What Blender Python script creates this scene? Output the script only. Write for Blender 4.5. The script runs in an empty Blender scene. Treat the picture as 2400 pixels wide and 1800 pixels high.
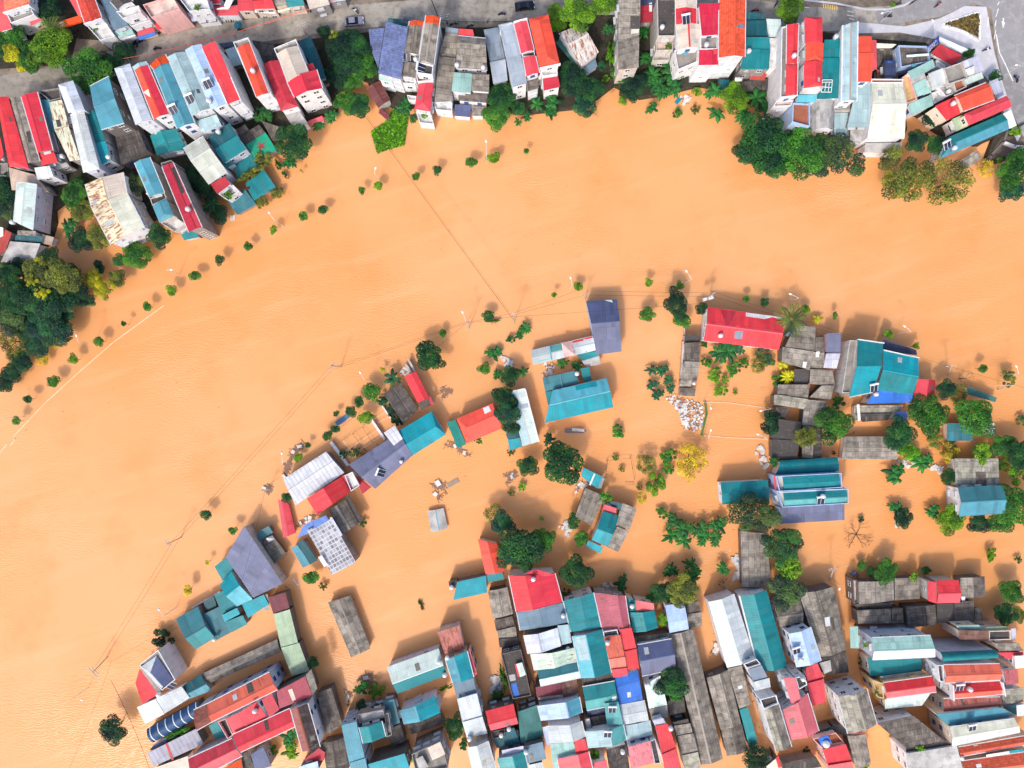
import bpy, math, random
from mathutils import Vector, Matrix, geometry
rnd = random.Random(11)
sc = bpy.context.scene
COL = sc.collection
# ---------------------------------------------------------------- camera
H = 200.0            # metres above the flood water
MPP = 0.11           # metres per photo pixel on the water
cam = bpy.data.objects.new('camera', bpy.data.cameras.new('camera'))
COL.objects.link(cam); sc.camera = cam
cam.location = (0, 0, H)
cam.data.sensor_width = 36.0
cam.data.lens = 36.0 * H / (2400 * MPP)
cam.data.clip_end = 3000
# ---------------------------------------------------------------- light
EL, AZ = math.radians(47), math.radians(22)
SUNV = Vector((-math.sin(AZ) * math.cos(EL), -math.cos(AZ) * math.cos(EL), math.sin(EL)))
wd = bpy.data.worlds.new('World'); sc.world = wd; wd.use_nodes = True
sky = wd.node_tree.nodes.new('ShaderNodeTexSky'); sky.sky_type = 'NISHITA'; sky.sun_disc = False
sky.sun_elevation = EL; sky.sun_rotation = math.atan2(SUNV.x, SUNV.y); sky.dust_density = 4.0; sky.air_density = 1.0; sky.ozone_density = 1.0
bg = wd.node_tree.nodes['Background']; bg.inputs['Strength'].default_value = 0.15
wd.node_tree.links.new(sky.outputs[0], bg.inputs[0])
sl = bpy.data.lights.new('sun', 'SUN'); sl.energy = 1.4; sl.angle = math.radians(5.0); sl.color = (1.0, 0.95, 0.87)
so = bpy.data.objects.new('sun', sl); COL.objects.link(so); so.location = SUNV * 300
so.rotation_euler = (-SUNV).to_track_quat('-Z', 'Y').to_euler()
sc.view_settings.view_transform = 'Standard'; sc.view_settings.look = 'None'
sc.view_settings.exposure = 0.5; sc.view_settings.gamma = 1.0
# ---------------------------------------------------------------- helpers
def lin(c):
    c /= 255.0
    return c / 12.92 if c <= 0.04045 else ((c + 0.055) / 1.055) ** 2.4
ALB = 1.05
def rgb(r, g, b, k=ALB):
    return (min(.86, lin(r) * k), min(.86, lin(g) * k), min(.86, lin(b) * k), 1)
def W(px, py, z=0.0):
    k = (H - z) / H * MPP
    return Vector(((px - 1200) * k, (900 - py) * k, z))
TX = TY = 0.0; TS = 400 / 2212
def T(x, y, w=400, d=2212):
    global TX, TY, TS
    TX, TY, TS = x, y, w / d
def P(u, v, z=0.0):
    return W(TX + u * TS, TY + v * TS, z)
class NB:
    def __init__(s, name):
        s.mat = bpy.data.materials.new(name); s.mat.use_nodes = True
        s.t = s.mat.node_tree; s.b = s.t.nodes['Principled BSDF']
    def n(s, ty, **kw):
        o = s.t.nodes.new(ty)
        for k, v in kw.items(): setattr(o, k, v)
        return o
    def l(s, a, b):
        if isinstance(a, (int, float, tuple)): b.default_value = a
        else: s.t.links.new(a, b)
    def m(s, op, a, b=0.0, c=None):
        o = s.n('ShaderNodeMath', operation=op); s.l(a, o.inputs[0]); s.l(b, o.inputs[1])
        if c is not None: s.l(c, o.inputs[2])
        return o.outputs[0]
    def vec(s, x, y, z=0.0):
        o = s.n('ShaderNodeCombineXYZ'); s.l(x, o.inputs[0]); s.l(y, o.inputs[1]); s.l(z, o.inputs[2]); return o.outputs[0]
    def noise(s, v, scale, detail=3.0, rough=.55):
        o = s.n('ShaderNodeTexNoise'); s.l(v, o.inputs['Vector']); o.inputs['Scale'].default_value = scale
        o.inputs['Detail'].default_value = detail; o.inputs['Roughness'].default_value = rough; return o.outputs[0]
    def white(s, v):
        o = s.n('ShaderNodeTexWhiteNoise', noise_dimensions='3D'); s.l(v, o.inputs['Vector']); return o.outputs['Value']
    def ramp(s, f, lo, hi, a=0.0, b=1.0):
        o = s.n('ShaderNodeMapRange'); s.l(f, o.inputs[0])
        for i, v in enumerate((lo, hi, a, b)): o.inputs[i + 1].default_value = v
        return o.outputs[0]
    def mix(s, f, a, b, mode='MIX'):
        o = s.n('ShaderNodeMix', data_type='RGBA', blend_type=mode); s.l(f, o.inputs[0]); s.l(a, o.inputs[6]); s.l(b, o.inputs[7]); return o.outputs[2]
    def mul(s, c, f):
        o = s.n('ShaderNodeVectorMath', operation='SCALE'); s.l(c, o.inputs[0]) if not isinstance(c, tuple) else setattr(o.inputs[0], 'default_value', c[:3]); s.l(f, o.inputs['Scale']); return o.outputs[0]
    def out(s, c, rough=.6, spec=.3, metal=0.0):
        s.l(c, s.b.inputs['Base Color']); s.b.inputs['Roughness'].default_value = rough
        s.b.inputs['Specular IOR Level'].default_value = spec; s.b.inputs['Metallic'].default_value = metal
        return s.mat
    def bump(s, h, strength, dist):
        o = s.n('ShaderNodeBump'); s.l(h, o.inputs['Height']); o.inputs['Strength'].default_value = strength
        o.inputs['Distance'].default_value = dist; s.t.links.new(o.outputs[0], s.b.inputs['Normal'])
MATS = {}
# colour name -> (r, g, b as seen in daylight), kind, rust
RC = dict(
 red=(232,60,70,'m',.1), red2=(222,52,72,'m',.1), red3=(226,72,86,'m',.1), red4=(205,45,52,'m',.05), red5=(190,45,60,'m',.2), crim=(200,32,66,'m',.05),
 dred=(192,46,66,'m',.15), dred2=(178,30,58,'m',.25), dred3=(172,62,84,'m',.3), pink=(240,96,100,'m',.15), pinkred=(222,84,96,'m',.25),
 pinkr=(228,92,104,'m',.3), pinkr2=(224,112,122,'m',.2), pred=(240,112,116,'m',.1), pdull=(180,92,108,'m',.4), pinkp=(216,176,172,'m',.1),
 pinkrust=(226,130,140,'m',.45), rustpink=(196,120,112,'m',.85), pinkg=(196,104,112,'m',.35), maroon=(116,42,58,'m',.2), oldred=(150,92,92,'m',.7), coral=(250,116,92,'m',.1),
 ored=(240,84,62,'m',.1), ored2=(244,88,72,'m',.1), orust=(212,98,78,'m',.45), orust2=(232,126,108,'m',.2), rustred=(190,70,66,'m',.6), rustdark=(112,62,62,'m',.6),
 tile=(232,130,102,'t',0), rtile=(206,78,66,'t',0), rtile2=(190,86,66,'t',0), otile=(226,86,46,'t',0), otile3=(244,98,68,'t',0), otile4=(214,76,48,'m',.15), oldtile=(130,80,72,'t',0),
 teal=(14,130,138,'m',.05), teal2=(34,140,146,'m',.1), bteal=(4,156,172,'m',.05), dteal=(10,88,100,'m',.1), lteal=(84,156,176,'m',.08), pteal=(164,192,198,'m',.05),
 cyan=(98,190,208,'m',.05), gteal=(44,114,112,'m',.15), mint=(150,190,184,'m',.1), dmint=(92,170,170,'m',.1), palemint=(206,222,216,'m',.05), mintst=(204,226,206,'m',.35),
 limemint=(172,196,164,'m',.15), green=(18,158,124,'m',.05), green2=(16,140,130,'m',.1), gteal2=(58,124,136,'m',.1),
 lblue=(178,204,240,'m',.04), lblue2=(150,188,212,'m',.05), blue=(44,112,206,'m',.1), tarp=(92,132,206,'m',.2), blued=(30,76,124,'m',.05), slateblue=(104,116,158,'t',0),
 navy=(52,62,96,'m',.05), navy2=(80,90,128,'m',.05), slate=(110,114,142,'m',.06), bslate=(104,130,148,'m',.08), bgrey=(126,140,156,'m',.05), bgrey2=(162,174,188,'m',.05),
 pale=(200,206,206,'m',.08), palew=(206,214,226,'m',.05), lgrey=(192,200,204,'m',.06), lav=(188,190,208,'m',.06), cream=(224,224,204,'m',.08), cream2=(204,208,196,'m',.06),
 beige=(206,192,178,'m',.08), crust=(222,226,200,'m',.75), rustcream=(224,212,180,'m',1.0), rustw=(206,202,196,'m',.9), tanfib=(186,164,148,'m',.25), white=(232,236,240,'m',.04),
 fib=(142,134,124,'f',0), fib2=(156,148,138,'f',0), fibl=(166,162,148,'f',0), fibd=(112,104,98,'f',0), dfib=(88,83,81,'f',0), dk=(80,76,75,'c',0), dkred=(82,70,70,'f',0),
 conc=(150,146,140,'c',0), concw=(188,186,184,'c',0), whitec=(226,226,224,'c',0), pkw=(226,200,188,'c',0), tan=(222,186,130,'c',0), clay=(176,104,78,'c',0), lavc=(186,190,214,'c',0),
 wcorr=(206,208,214,'k',.1), gcorr=(160,160,176,'k',.1), gridw=(204,206,212,'g',0), stripe=(190,200,230,'k',0), brownr=(140,104,92,'f',0))
def roofmat(name):
    if name in MATS: return MATS[name]
    r, g, b, kind, rust = RC[name]
    c0 = rgb(r, g, b, .93 if max(r, g, b) - min(r, g, b) > 60 else 1.02)
    q = NB('roof_' + name)
    uv = q.n('ShaderNodeTexCoord').outputs['UV']; oi = q.n('ShaderNodeObjectInfo').outputs['Random']
    sp = q.n('ShaderNodeSeparateXYZ'); q.l(uv, sp.inputs[0])
    u = q.m('ADD', sp.outputs[0], q.m('MULTIPLY', oi, 91.0)); v = q.m('ADD', sp.outputs[1], q.m('MULTIPLY', oi, 57.0))
    flat = q.vec(u, v)
    tone = q.ramp(q.noise(flat, .22, 3), .3, .7, .82, 1.14)
    tone = q.m('MULTIPLY', tone, q.ramp(oi, 0, 1, .92, 1.08))
    h = None
    if kind in 'mk':
        per = .62 if kind == 'm' else 1.1
        cell = q.white(q.vec(q.m('FLOOR', q.m('DIVIDE', u, 1.05)), q.m('FLOOR', q.m('DIVIDE', v, 7.0))))
        tone = q.m('MULTIPLY', tone, q.ramp(cell, 0, 1, .93, 1.07))
        odd = q.white(q.vec(q.m('ADD', q.m('FLOOR', q.m('DIVIDE', u, 1.05)), 31.0), q.m('FLOOR', q.m('DIVIDE', v, 3.4))))
        tone = q.m('MULTIPLY', tone, q.m('SUBTRACT', 1.0, q.m('MULTIPLY', q.m('GREATER_THAN', odd, .93), .16)))
        tone = q.m('MULTIPLY', tone, q.m('ADD', 1.0, q.m('MULTIPLY', q.m('LESS_THAN', odd, .06), .14)))
        tone = q.m('MULTIPLY', tone, q.m('SUBTRACT', 1.0, q.m('MULTIPLY', q.m('LESS_THAN', q.m('FRACT', q.m('DIVIDE', v, 3.4)), .045), .16)))
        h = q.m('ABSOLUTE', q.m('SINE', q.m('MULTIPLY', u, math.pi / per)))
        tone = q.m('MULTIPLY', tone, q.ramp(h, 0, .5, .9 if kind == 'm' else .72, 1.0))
        streak = q.noise(q.vec(q.m('MULTIPLY', u, 1.5), q.m('MULTIPLY', v, .16)), 1.0, 4, .6)
        col = q.mix(q.ramp(streak, .5, .8, 0, .3), c0, rgb(120, 112, 104))
        blot = q.noise(flat, .7, 5, .65)
        col = q.mix(q.ramp(blot, .54, .74, 0, .3), col, rgb(104, 98, 92))
        if .08 < rust <= .3:
            rr = q.noise(q.vec(q.m('MULTIPLY', u, 1.3), q.m('MULTIPLY', v, .3)), 1.3, 5, .7)
            col = q.mix(q.ramp(rr, .6, .7, 0, .45), col, rgb(132, 86, 66))
        if rust > .3:
            rs = q.noise(q.vec(q.m('MULTIPLY', u, 1.6), q.m('MULTIPLY', v, .35)), 1.1, 5, .7)
            rf = q.m('MULTIPLY', q.ramp(rs, .6 - rust * .12, .66 - rust * .1, 0, 1), .9)
            rc = q.mix(q.noise(flat, 3.0, 2), rgb(110, 52, 34), rgb(168, 96, 60))
            col = q.mix(rf, col, rc)
    elif kind == 'f':
        cu, cv = q.m('DIVIDE', u, .95), q.m('DIVIDE', v, 1.45)
        cell = q.white(q.vec(q.m('FLOOR', cu), q.m('FLOOR', cv)))
        tone = q.m('MULTIPLY', tone, q.ramp(cell, 0, 1, .74, 1.2))
        joint = q.m('LESS_THAN', q.m('FRACT', cv), .09)
        tone = q.m('MULTIPLY', tone, q.m('SUBTRACT', 1.0, q.m('MULTIPLY', joint, .38)))
        h = q.m('ABSOLUTE', q.m('SINE', q.m('MULTIPLY', u, math.pi / .38)))
        tone = q.m('MULTIPLY', tone, q.ramp(h, 0, .6, .68, 1.05))
        blot = q.noise(flat, .45, 6, .68)
        col = q.mix(q.ramp(blot, .46, .68, 0, .7), c0, rgb(64, 58, 56))
        col = q.mix(q.ramp(q.noise(q.vec(q.m('MULTIPLY', u, 2.2), q.m('MULTIPLY', v, .3)), 1.0, 4), .56, .76, 0, .35), col, rgb(196, 186, 172))
    elif kind == 't':
        cu, cv = q.m('DIVIDE', u, .5), q.m('DIVIDE', v, .55)
        cell = q.white(q.vec(q.m('FLOOR', cu), q.m('FLOOR', cv)))
        tone = q.m('MULTIPLY', tone, q.ramp(cell, 0, 1, .78, 1.16))
        h = q.m('FRACT', cv); tone = q.m('MULTIPLY', tone, q.ramp(h, 0, .35, .72, 1.03))  # dark edge of each tile course is shading put into the colour
        col = q.mix(q.ramp(q.noise(flat, .6, 5, .7), .52, .72, 0, .55), c0, rgb(92, 70, 62))
    elif kind == 'g':
        gu = q.m('FRACT', q.m('DIVIDE', u, 1.1)); gv = q.m('FRACT', q.m('DIVIDE', v, .9))
        bar = q.m('MAXIMUM', q.m('LESS_THAN', gu, .24), q.m('LESS_THAN', gv, .2))
        pane = q.mix(q.white(q.vec(q.m('FLOOR', q.m('DIVIDE', u, 1.1)), q.m('FLOOR', q.m('DIVIDE', v, .9)))), rgb(126, 122, 128), rgb(186, 186, 194))
        col = q.mix(bar, pane, c0); h = bar
    else:
        col = q.mix(q.ramp(q.noise(flat, .35, 6, .7), .42, .7, 0, .62), c0, rgb(78, 72, 68))
        col = q.mix(q.ramp(q.noise(flat, 1.6, 4, .7), .55, .75, 0, .3), col, rgb(190, 180, 170))
    if h is not None: q.bump(h, .35, .05)
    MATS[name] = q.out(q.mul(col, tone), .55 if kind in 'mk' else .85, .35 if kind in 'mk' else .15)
    return MATS[name]
WC = dict(w=(226,226,230,.3), g=(150,146,146,.8), c=(226,206,188,.35), y=(222,190,140,.35), shade_lv=(200,202,216,.35), d=(112,106,104,.9), b=(168,192,226,.3), p=(230,180,176,.35), s=(196,190,184,.55))  # the lavender entry puts the sky tint of shaded walls into the colour
def wallmat(k):
    if 'wall_' + k in MATS: return MATS['wall_' + k]
    r, g, b, dirt_shade = WC[k]  # real dirt, plus shade of the gaps painted on grey and dark walls
    q = NB('render_wall_' + k)
    ge = q.n('ShaderNodeNewGeometry'); sp = q.n('ShaderNodeSeparateXYZ'); q.l(ge.outputs['Position'], sp.inputs[0])
    x, y, z = sp.outputs
    st = q.noise(q.vec(q.m('MULTIPLY', x, 1.3), q.m('MULTIPLY', y, 1.3), q.m('MULTIPLY', z, .22)), 1.0, 5, .65)
    bl = q.noise(ge.outputs['Position'], .5, 5, .65)
    col = q.mix(q.ramp(st, .48, .76, 0, dirt_shade), rgb(r, g, b), rgb(92, 86, 82))
    col = q.mix(q.ramp(bl, .5, .72, 0, dirt_shade * .7), col, rgb(122, 112, 104))
    tide = q.m('MULTIPLY', q.ramp(q.m('ADD', z, q.m('MULTIPLY', bl, 1.2)), 1.0, 1.5, 1, 0), .55)
    col = q.mix(tide, col, rgb(176, 128, 84))
    MATS['wall_' + k] = q.out(col, .85, .15)
    return MATS['wall_' + k]
def plain(name, r, g, b, rough=.6, spec=.3, metal=0.0, var=.12, scale=1.2):
    if name in MATS: return MATS[name]
    q = NB(name)
    ge = q.n('ShaderNodeNewGeometry')
    t = q.ramp(q.noise(ge.outputs['Position'], scale, 4), .3, .7, 1 - var, 1 + var)
    MATS[name] = q.out(q.mul(rgb(r, g, b), t), rough, spec, metal)
    return MATS[name]
# ---------------------------------------------------------------- mesh + object builders
def obj(name, vs, fs, mats, parent=None, base=None, mi=None, uv=None, smooth=False):
    b = base if base is not None else Vector((0, 0, 0))
    me = bpy.data.meshes.new(name)
    me.from_pydata([tuple(Vector(v) - b) for v in vs], [], fs)
    for m in (mats if isinstance(mats, (list, tuple)) else [mats]): me.materials.append(m)
    if mi: me.polygons.foreach_set('material_index', mi)
    if uv:
        L = me.uv_layers.new(name='UVMap')
        L.data.foreach_set('uv', [c for f in uv for p in f for c in p])
    if smooth: me.polygons.foreach_set('use_smooth', [True] * len(me.polygons))
    o = bpy.data.objects.new(name, me); COL.objects.link(o)
    if parent: o.parent = parent
    return o
def tag(o, label=None, cat=None, group=None, kind=None):
    for k, v in (('label', label), ('category', cat), ('group', group), ('kind', kind)):
        if v: o[k] = v
    return o
def empty(name, loc, label, cat, group=None):
    o = bpy.data.objects.new(name, None); COL.objects.link(o); o.location = loc; o.empty_display_size = .5
    return tag(o, label, cat, group)
class MB:
    """collects boxes, tubes and polygons into one mesh"""
    def __init__(s): s.v, s.f, s.m = [], [], []
    def add(s, vs, fs, m=0):
        k = len(s.v); s.v += [Vector(a) for a in vs]; s.f += [tuple(i + k for i in f) for f in fs]; s.m += [m] * len(fs)
    def box(s, c, sx, sy, sz, rot=0.0, m=0):
        ca, sa = math.cos(rot), math.sin(rot); c = Vector(c); vs = []
        for z in (-sz / 2, sz / 2):
            for x, y in ((-sx / 2, -sy / 2), (sx / 2, -sy / 2), (sx / 2, sy / 2), (-sx / 2, sy / 2)):
                vs.append(c + Vector((x * ca - y * sa, x * sa + y * ca, z)))
        s.add(vs, [(3, 2, 1, 0), (4, 5, 6, 7), (0, 1, 5, 4), (1, 2, 6, 5), (2, 3, 7, 6), (3, 0, 4, 7)], m)
    def bar(s, a, b, w, h=None, m=0):
        a, b = Vector(a), Vector(b); h = h or w; d = (b - a)
        if d.length < 1e-5: return
        d.normalize(); up = Vector((0, 0, 1)) if abs(d.z) < .95 else Vector((1, 0, 0))
        sd = d.cross(up).normalized(); up = sd.cross(d).normalized()
        vs = [p + sd * (i * w / 2) + up * (j * h / 2) for p in (a, b) for i, j in ((-1, -1), (1, -1), (1, 1), (-1, 1))]
        s.add(vs, [(3, 2, 1, 0), (4, 5, 6, 7), (0, 1, 5, 4), (1, 2, 6, 5), (2, 3, 7, 6), (3, 0, 4, 7)], m)
    def tube(s, pts, r, n=6, m=0):
        pts = [Vector(p) for p in pts]; rs = r if isinstance(r, (list, tuple)) else [r] * len(pts); k = len(s.v); N = len(pts)
        for i, p in enumerate(pts):
            d = (pts[min(i + 1, N - 1)] - pts[max(i - 1, 0)]).normalized()
            up = Vector((0, 0, 1)) if abs(d.z) < .9 else Vector((1, 0, 0))
            a = d.cross(up).normalized(); b = d.cross(a)
            for j in range(n):
                t = 2 * math.pi * j / n; s.v.append(p + (a * math.cos(t) + b * math.sin(t)) * rs[i])
        for i in range(N - 1):
            for j in range(n):
                s.f.append((k + i * n + j, k + i * n + (j + 1) % n, k + (i + 1) * n + (j + 1) % n, k + (i + 1) * n + j)); s.m.append(m)
        s.f.append(tuple(k + j for j in range(n))[::-1]); s.m.append(m)
        s.f.append(tuple(k + (N - 1) * n + j for j in range(n))); s.m.append(m)
    def build(s, name, mats, parent=None, base=None, smooth=False):
        return obj(name, s.v, s.f, mats, parent, base, s.m, None, smooth)
def link_copy(src, parent=None, loc=None, rot=None, scale=None):
    o = src.copy(); COL.objects.link(o); o.parent = parent
    if loc is not None: o.location = loc
    if rot is not None: o.rotation_euler = rot
    if scale is not None: o.scale = scale
    return o
def copy_tree(src, loc, rz=0.0, scale=None, label=None, group=None):
    r = link_copy(src, None, loc, (0, 0, rz), scale)
    if label: r['label'] = label
    if group: r['group'] = group
    for ch in list(src.children):
        c = link_copy(ch, r)
        for g in list(ch.children): link_copy(g, c)
    return r
# ---------------------------------------------------------------- houses
HS = None            # the house being built
HOUSES = []
class House: pass
def B(label, wall='w', name='house', cat=None, group=None):
    global HS
    h = House(); h.label, h.wall, h.name, h.cat, h.group = label, wall, name, cat or name.split('_')[-1], group
    h.root = None; h.segs = []; h.tris = []; HS = h; HOUSES.append(h)
    return h
def _root(c):
    if HS.root is None:
        HS.root = empty(HS.name, (c.x, c.y, 0), HS.label, HS.cat, HS.group)
        HS.base = Vector((c.x, c.y, 0))
    return HS.root
def nums(s): 
    a = [float(x) for x in s.split()]
    return list(zip(a[::2], a[1::2]))
def inset(poly, d):
    """move every edge of a convex polygon inwards by d (xy only)"""
    n = len(poly); c = sum(poly, Vector((0, 0, 0))) / n; out = []
    def line(i):
        a, b = poly[i], poly[(i + 1) % n]; t = Vector((b.x - a.x, b.y - a.y)); t.normalize()
        nn = Vector((-t.y, t.x))
        if nn.dot(Vector((c.x - a.x, c.y - a.y))) < 0: nn = -nn
        return Vector((a.x, a.y)) + nn * d, t
    for i in range(n):
        p, t = line(i - 1); q, s = line(i)
        den = t.x * s.y - t.y * s.x
        if abs(den) < 1e-4: out.append(Vector((q.x, q.y, poly[i].z))); continue
        k = ((q.x - p.x) * s.y - (q.y - p.y) * s.x) / den
        r = p + t * k; out.append(Vector((r.x, r.y, poly[i].z)))
    return out
GLASS = None
WINPROTO = []
def window_protos():
    fr = plain('window_frame_white', 214, 214, 212, .6); fd = plain('window_frame_brown', 120, 84, 62, .6); bl = plain('window_frame_blue', 60, 92, 150, .5)
    gl = plain('window_glass', 40, 46, 58, .08, .6, 0, .2); gb = plain('window_glass_blue', 56, 88, 128, .08, .6, 0, .2); aw = plain('window_canopy', 176, 182, 188, .6)
    for w, h, fm, gm, can in ((1.2, 1.3, fr, gl, 0), (1.5, 1.2, fd, gl, 1), (1.0, 1.2, bl, gb, 0), (.8, .7, fr, gl, 0), (1.4, 1.3, fr, gb, 1)):
        m = MB()   # local frame: x along the wall, y out of the wall, z up
        t = .1
        m.box((0, .03, h / 2), w + t, .1, t); m.box((0, .03, -h / 2), w + t * 2.4, .16, t)
        for x in (-w / 2, 0, w / 2): m.box((x, .03, 0), t, .1, h - t)
        m.box((0, -.01, 0), w, .06, h, 0, 1)
        if can: m.add([(-w * .62, .03, h / 2 + .25), (w * .62, .03, h / 2 + .25), (w * .62, .6, h / 2 + .08), (-w * .62, .6, h / 2 + .08), (-w * .62, .03, h / 2 + .2), (w * .62, .03, h / 2 + .2), (w * .62, .6, h / 2 + .03), (-w * .62, .6, h / 2 + .03)],
              [(0, 1, 2, 3), (7, 6, 5, 4), (3, 2, 6, 7), (1, 0, 4, 5), (0, 3, 7, 4), (2, 1, 5, 6)], 2)
        me = bpy.data.meshes.new('window'); me.from_pydata([tuple(v) for v in m.v], [], m.f)
        for k in (fm, gm, aw): me.materials.append(k)
        me.polygons.foreach_set('material_index', m.m); WINPROTO.append(me)
window_protos()
NWIN = 0
def add_windows(ring, zt, mode, skip_long):
    """windows on the walls that face the middle of the town, storey by storey"""
    global NWIN
    n = len(ring); c = sum(ring, Vector((0, 0, 0))) / n
    if mode == 0: return
    kind = rnd.choice((0, 0, 1, 2, 4))
    ln = [(ring[(i + 1) % n] - ring[i]).length for i in range(n)]
    for i in range(n):
        a, b = ring[i], ring[(i + 1) % n]; L = ln[i]
        if L < 2.2: continue
        d = Vector((b.x - a.x, b.y - a.y, 0)).normalized(); nn = Vector((d.y, -d.x, 0)); mid = (a + b) / 2
        if nn.dot(Vector((mid.x - c.x, mid.y - c.y, 0))) < 0: nn = -nn
        tilt = nn.dot(Vector((-mid.x, -mid.y, 0))) / max(1, Vector((mid.x, mid.y)).length)
        if tilt < .25: continue
        lng = L > min(ln) * 1.7 and L > 7
        if lng and mode != 2: continue
        z = zt - 1.7; row = 0
        while z > 1.1 and row < 4:
            k = max(1, min(3, int(L / 2.4))) if not lng else max(1, min(4, int(L / 5)))
            for j in range(k):
                if rnd.random() < .12: continue
                p = a + (b - a) * ((j + .5) / k); p = Vector((p.x, p.y, z)) + nn * .03
                o = bpy.data.objects.new('window', WINPROTO[kind if rnd.random() < .8 else 3]); COL.objects.link(o); o.parent = HS.root
                x = Vector((-nn.y, nn.x, 0)) * -1
                M = Matrix((( x.x, nn.x, 0), (x.y, nn.y, 0), (0, 0, 1))).to_4x4()
                M.translation = p - HS.base; o.matrix_local = M; NWIN += 1
            z -= 3.2; row += 1
def wall_prism(ring, tops, gable=None, mat=None, zb=-1.6):
    """walls under a roof; gable = (index of edge, ridge point) list"""
    n = len(ring); vs = [Vector((p.x, p.y, zb)) for p in ring] + [Vector((p.x, p.y, t)) for p, t in zip(ring, tops)]
    fs = []; g = dict(gable or [])
    for i in range(n):
        j = (i + 1) % n
        if i in g:
            vs.append(g[i]); fs.append((i, j, n + j, len(vs) - 1, n + i))
        else: fs.append((i, j, n + j, n + i))
    return obj('wall', vs, fs, mat or wallmat(HS.wall), HS.root, HS.base)
def slab_roof(faces, mats, mi, uaxis, thick=.12, name='roof', parent=None):
    """thick roof skin from top faces (lists of points); uv in metres, u across the slope"""
    vs, fs, uvs, ms = [], [], [], []
    idx = {}
    def vid(p):
        k = (round(p.x, 3), round(p.y, 3), round(p.z, 3))
        if k not in idx: idx[k] = len(vs); vs.append(p.copy())
        return idx[k]
    edges = {}
    for f, m in zip(faces, mi):
        ids = [vid(p) for p in f]
        nr = (f[1] - f[0]).cross(f[2] - f[0])
        if nr.z < 0: f = f[::-1]; ids = ids[::-1]; nr = -nr
        nr.normalize(); ua = uaxis.normalized(); va = nr.cross(ua).normalized()
        if abs(nr.dot(ua)) > .9: va = Vector((0, 1, 0))
        ua = va.cross(nr)
        fs.append(tuple(ids)); ms.append(m); uvs.append([(p.dot(ua), p.dot(va)) for p in f])
        for a, b in zip(ids, ids[1:] + ids[:1]): edges[(a, b)] = m
    k = len(vs); vs += [v - Vector((0, 0, thick)) for v in vs[:k]]
    for f, m in list(zip(fs, ms)): fs.append(tuple(i + k for i in f)[::-1]); ms.append(m); uvs.append([(0, 0)] * len(f))
    for (a, b), m in edges.items():
        if (b, a) not in edges: fs.append((b, a, a + k, b + k)); ms.append(m); uvs.append([(0, 0)] * 4)
    o = obj(name, vs, fs, mats, parent or HS.root, HS.base, ms, uvs)
    for f in faces:
        for i in range(1, len(f) - 1): HS.tris.append((f[0], f[i], f[i + 1]))
    return o
SKYL = [plain('skylight_clear', 172, 178, 178, .4), plain('skylight_dirty', 120, 116, 108, .6), plain('skylight_dark', 84, 84, 84, .5)]
GUT = plain('gutter_grey', 196, 198, 202, .5)
def hj(h): return h + rnd.uniform(-.06, .06)
def two(col): return (col, col) if isinstance(col, str) else col
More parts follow.
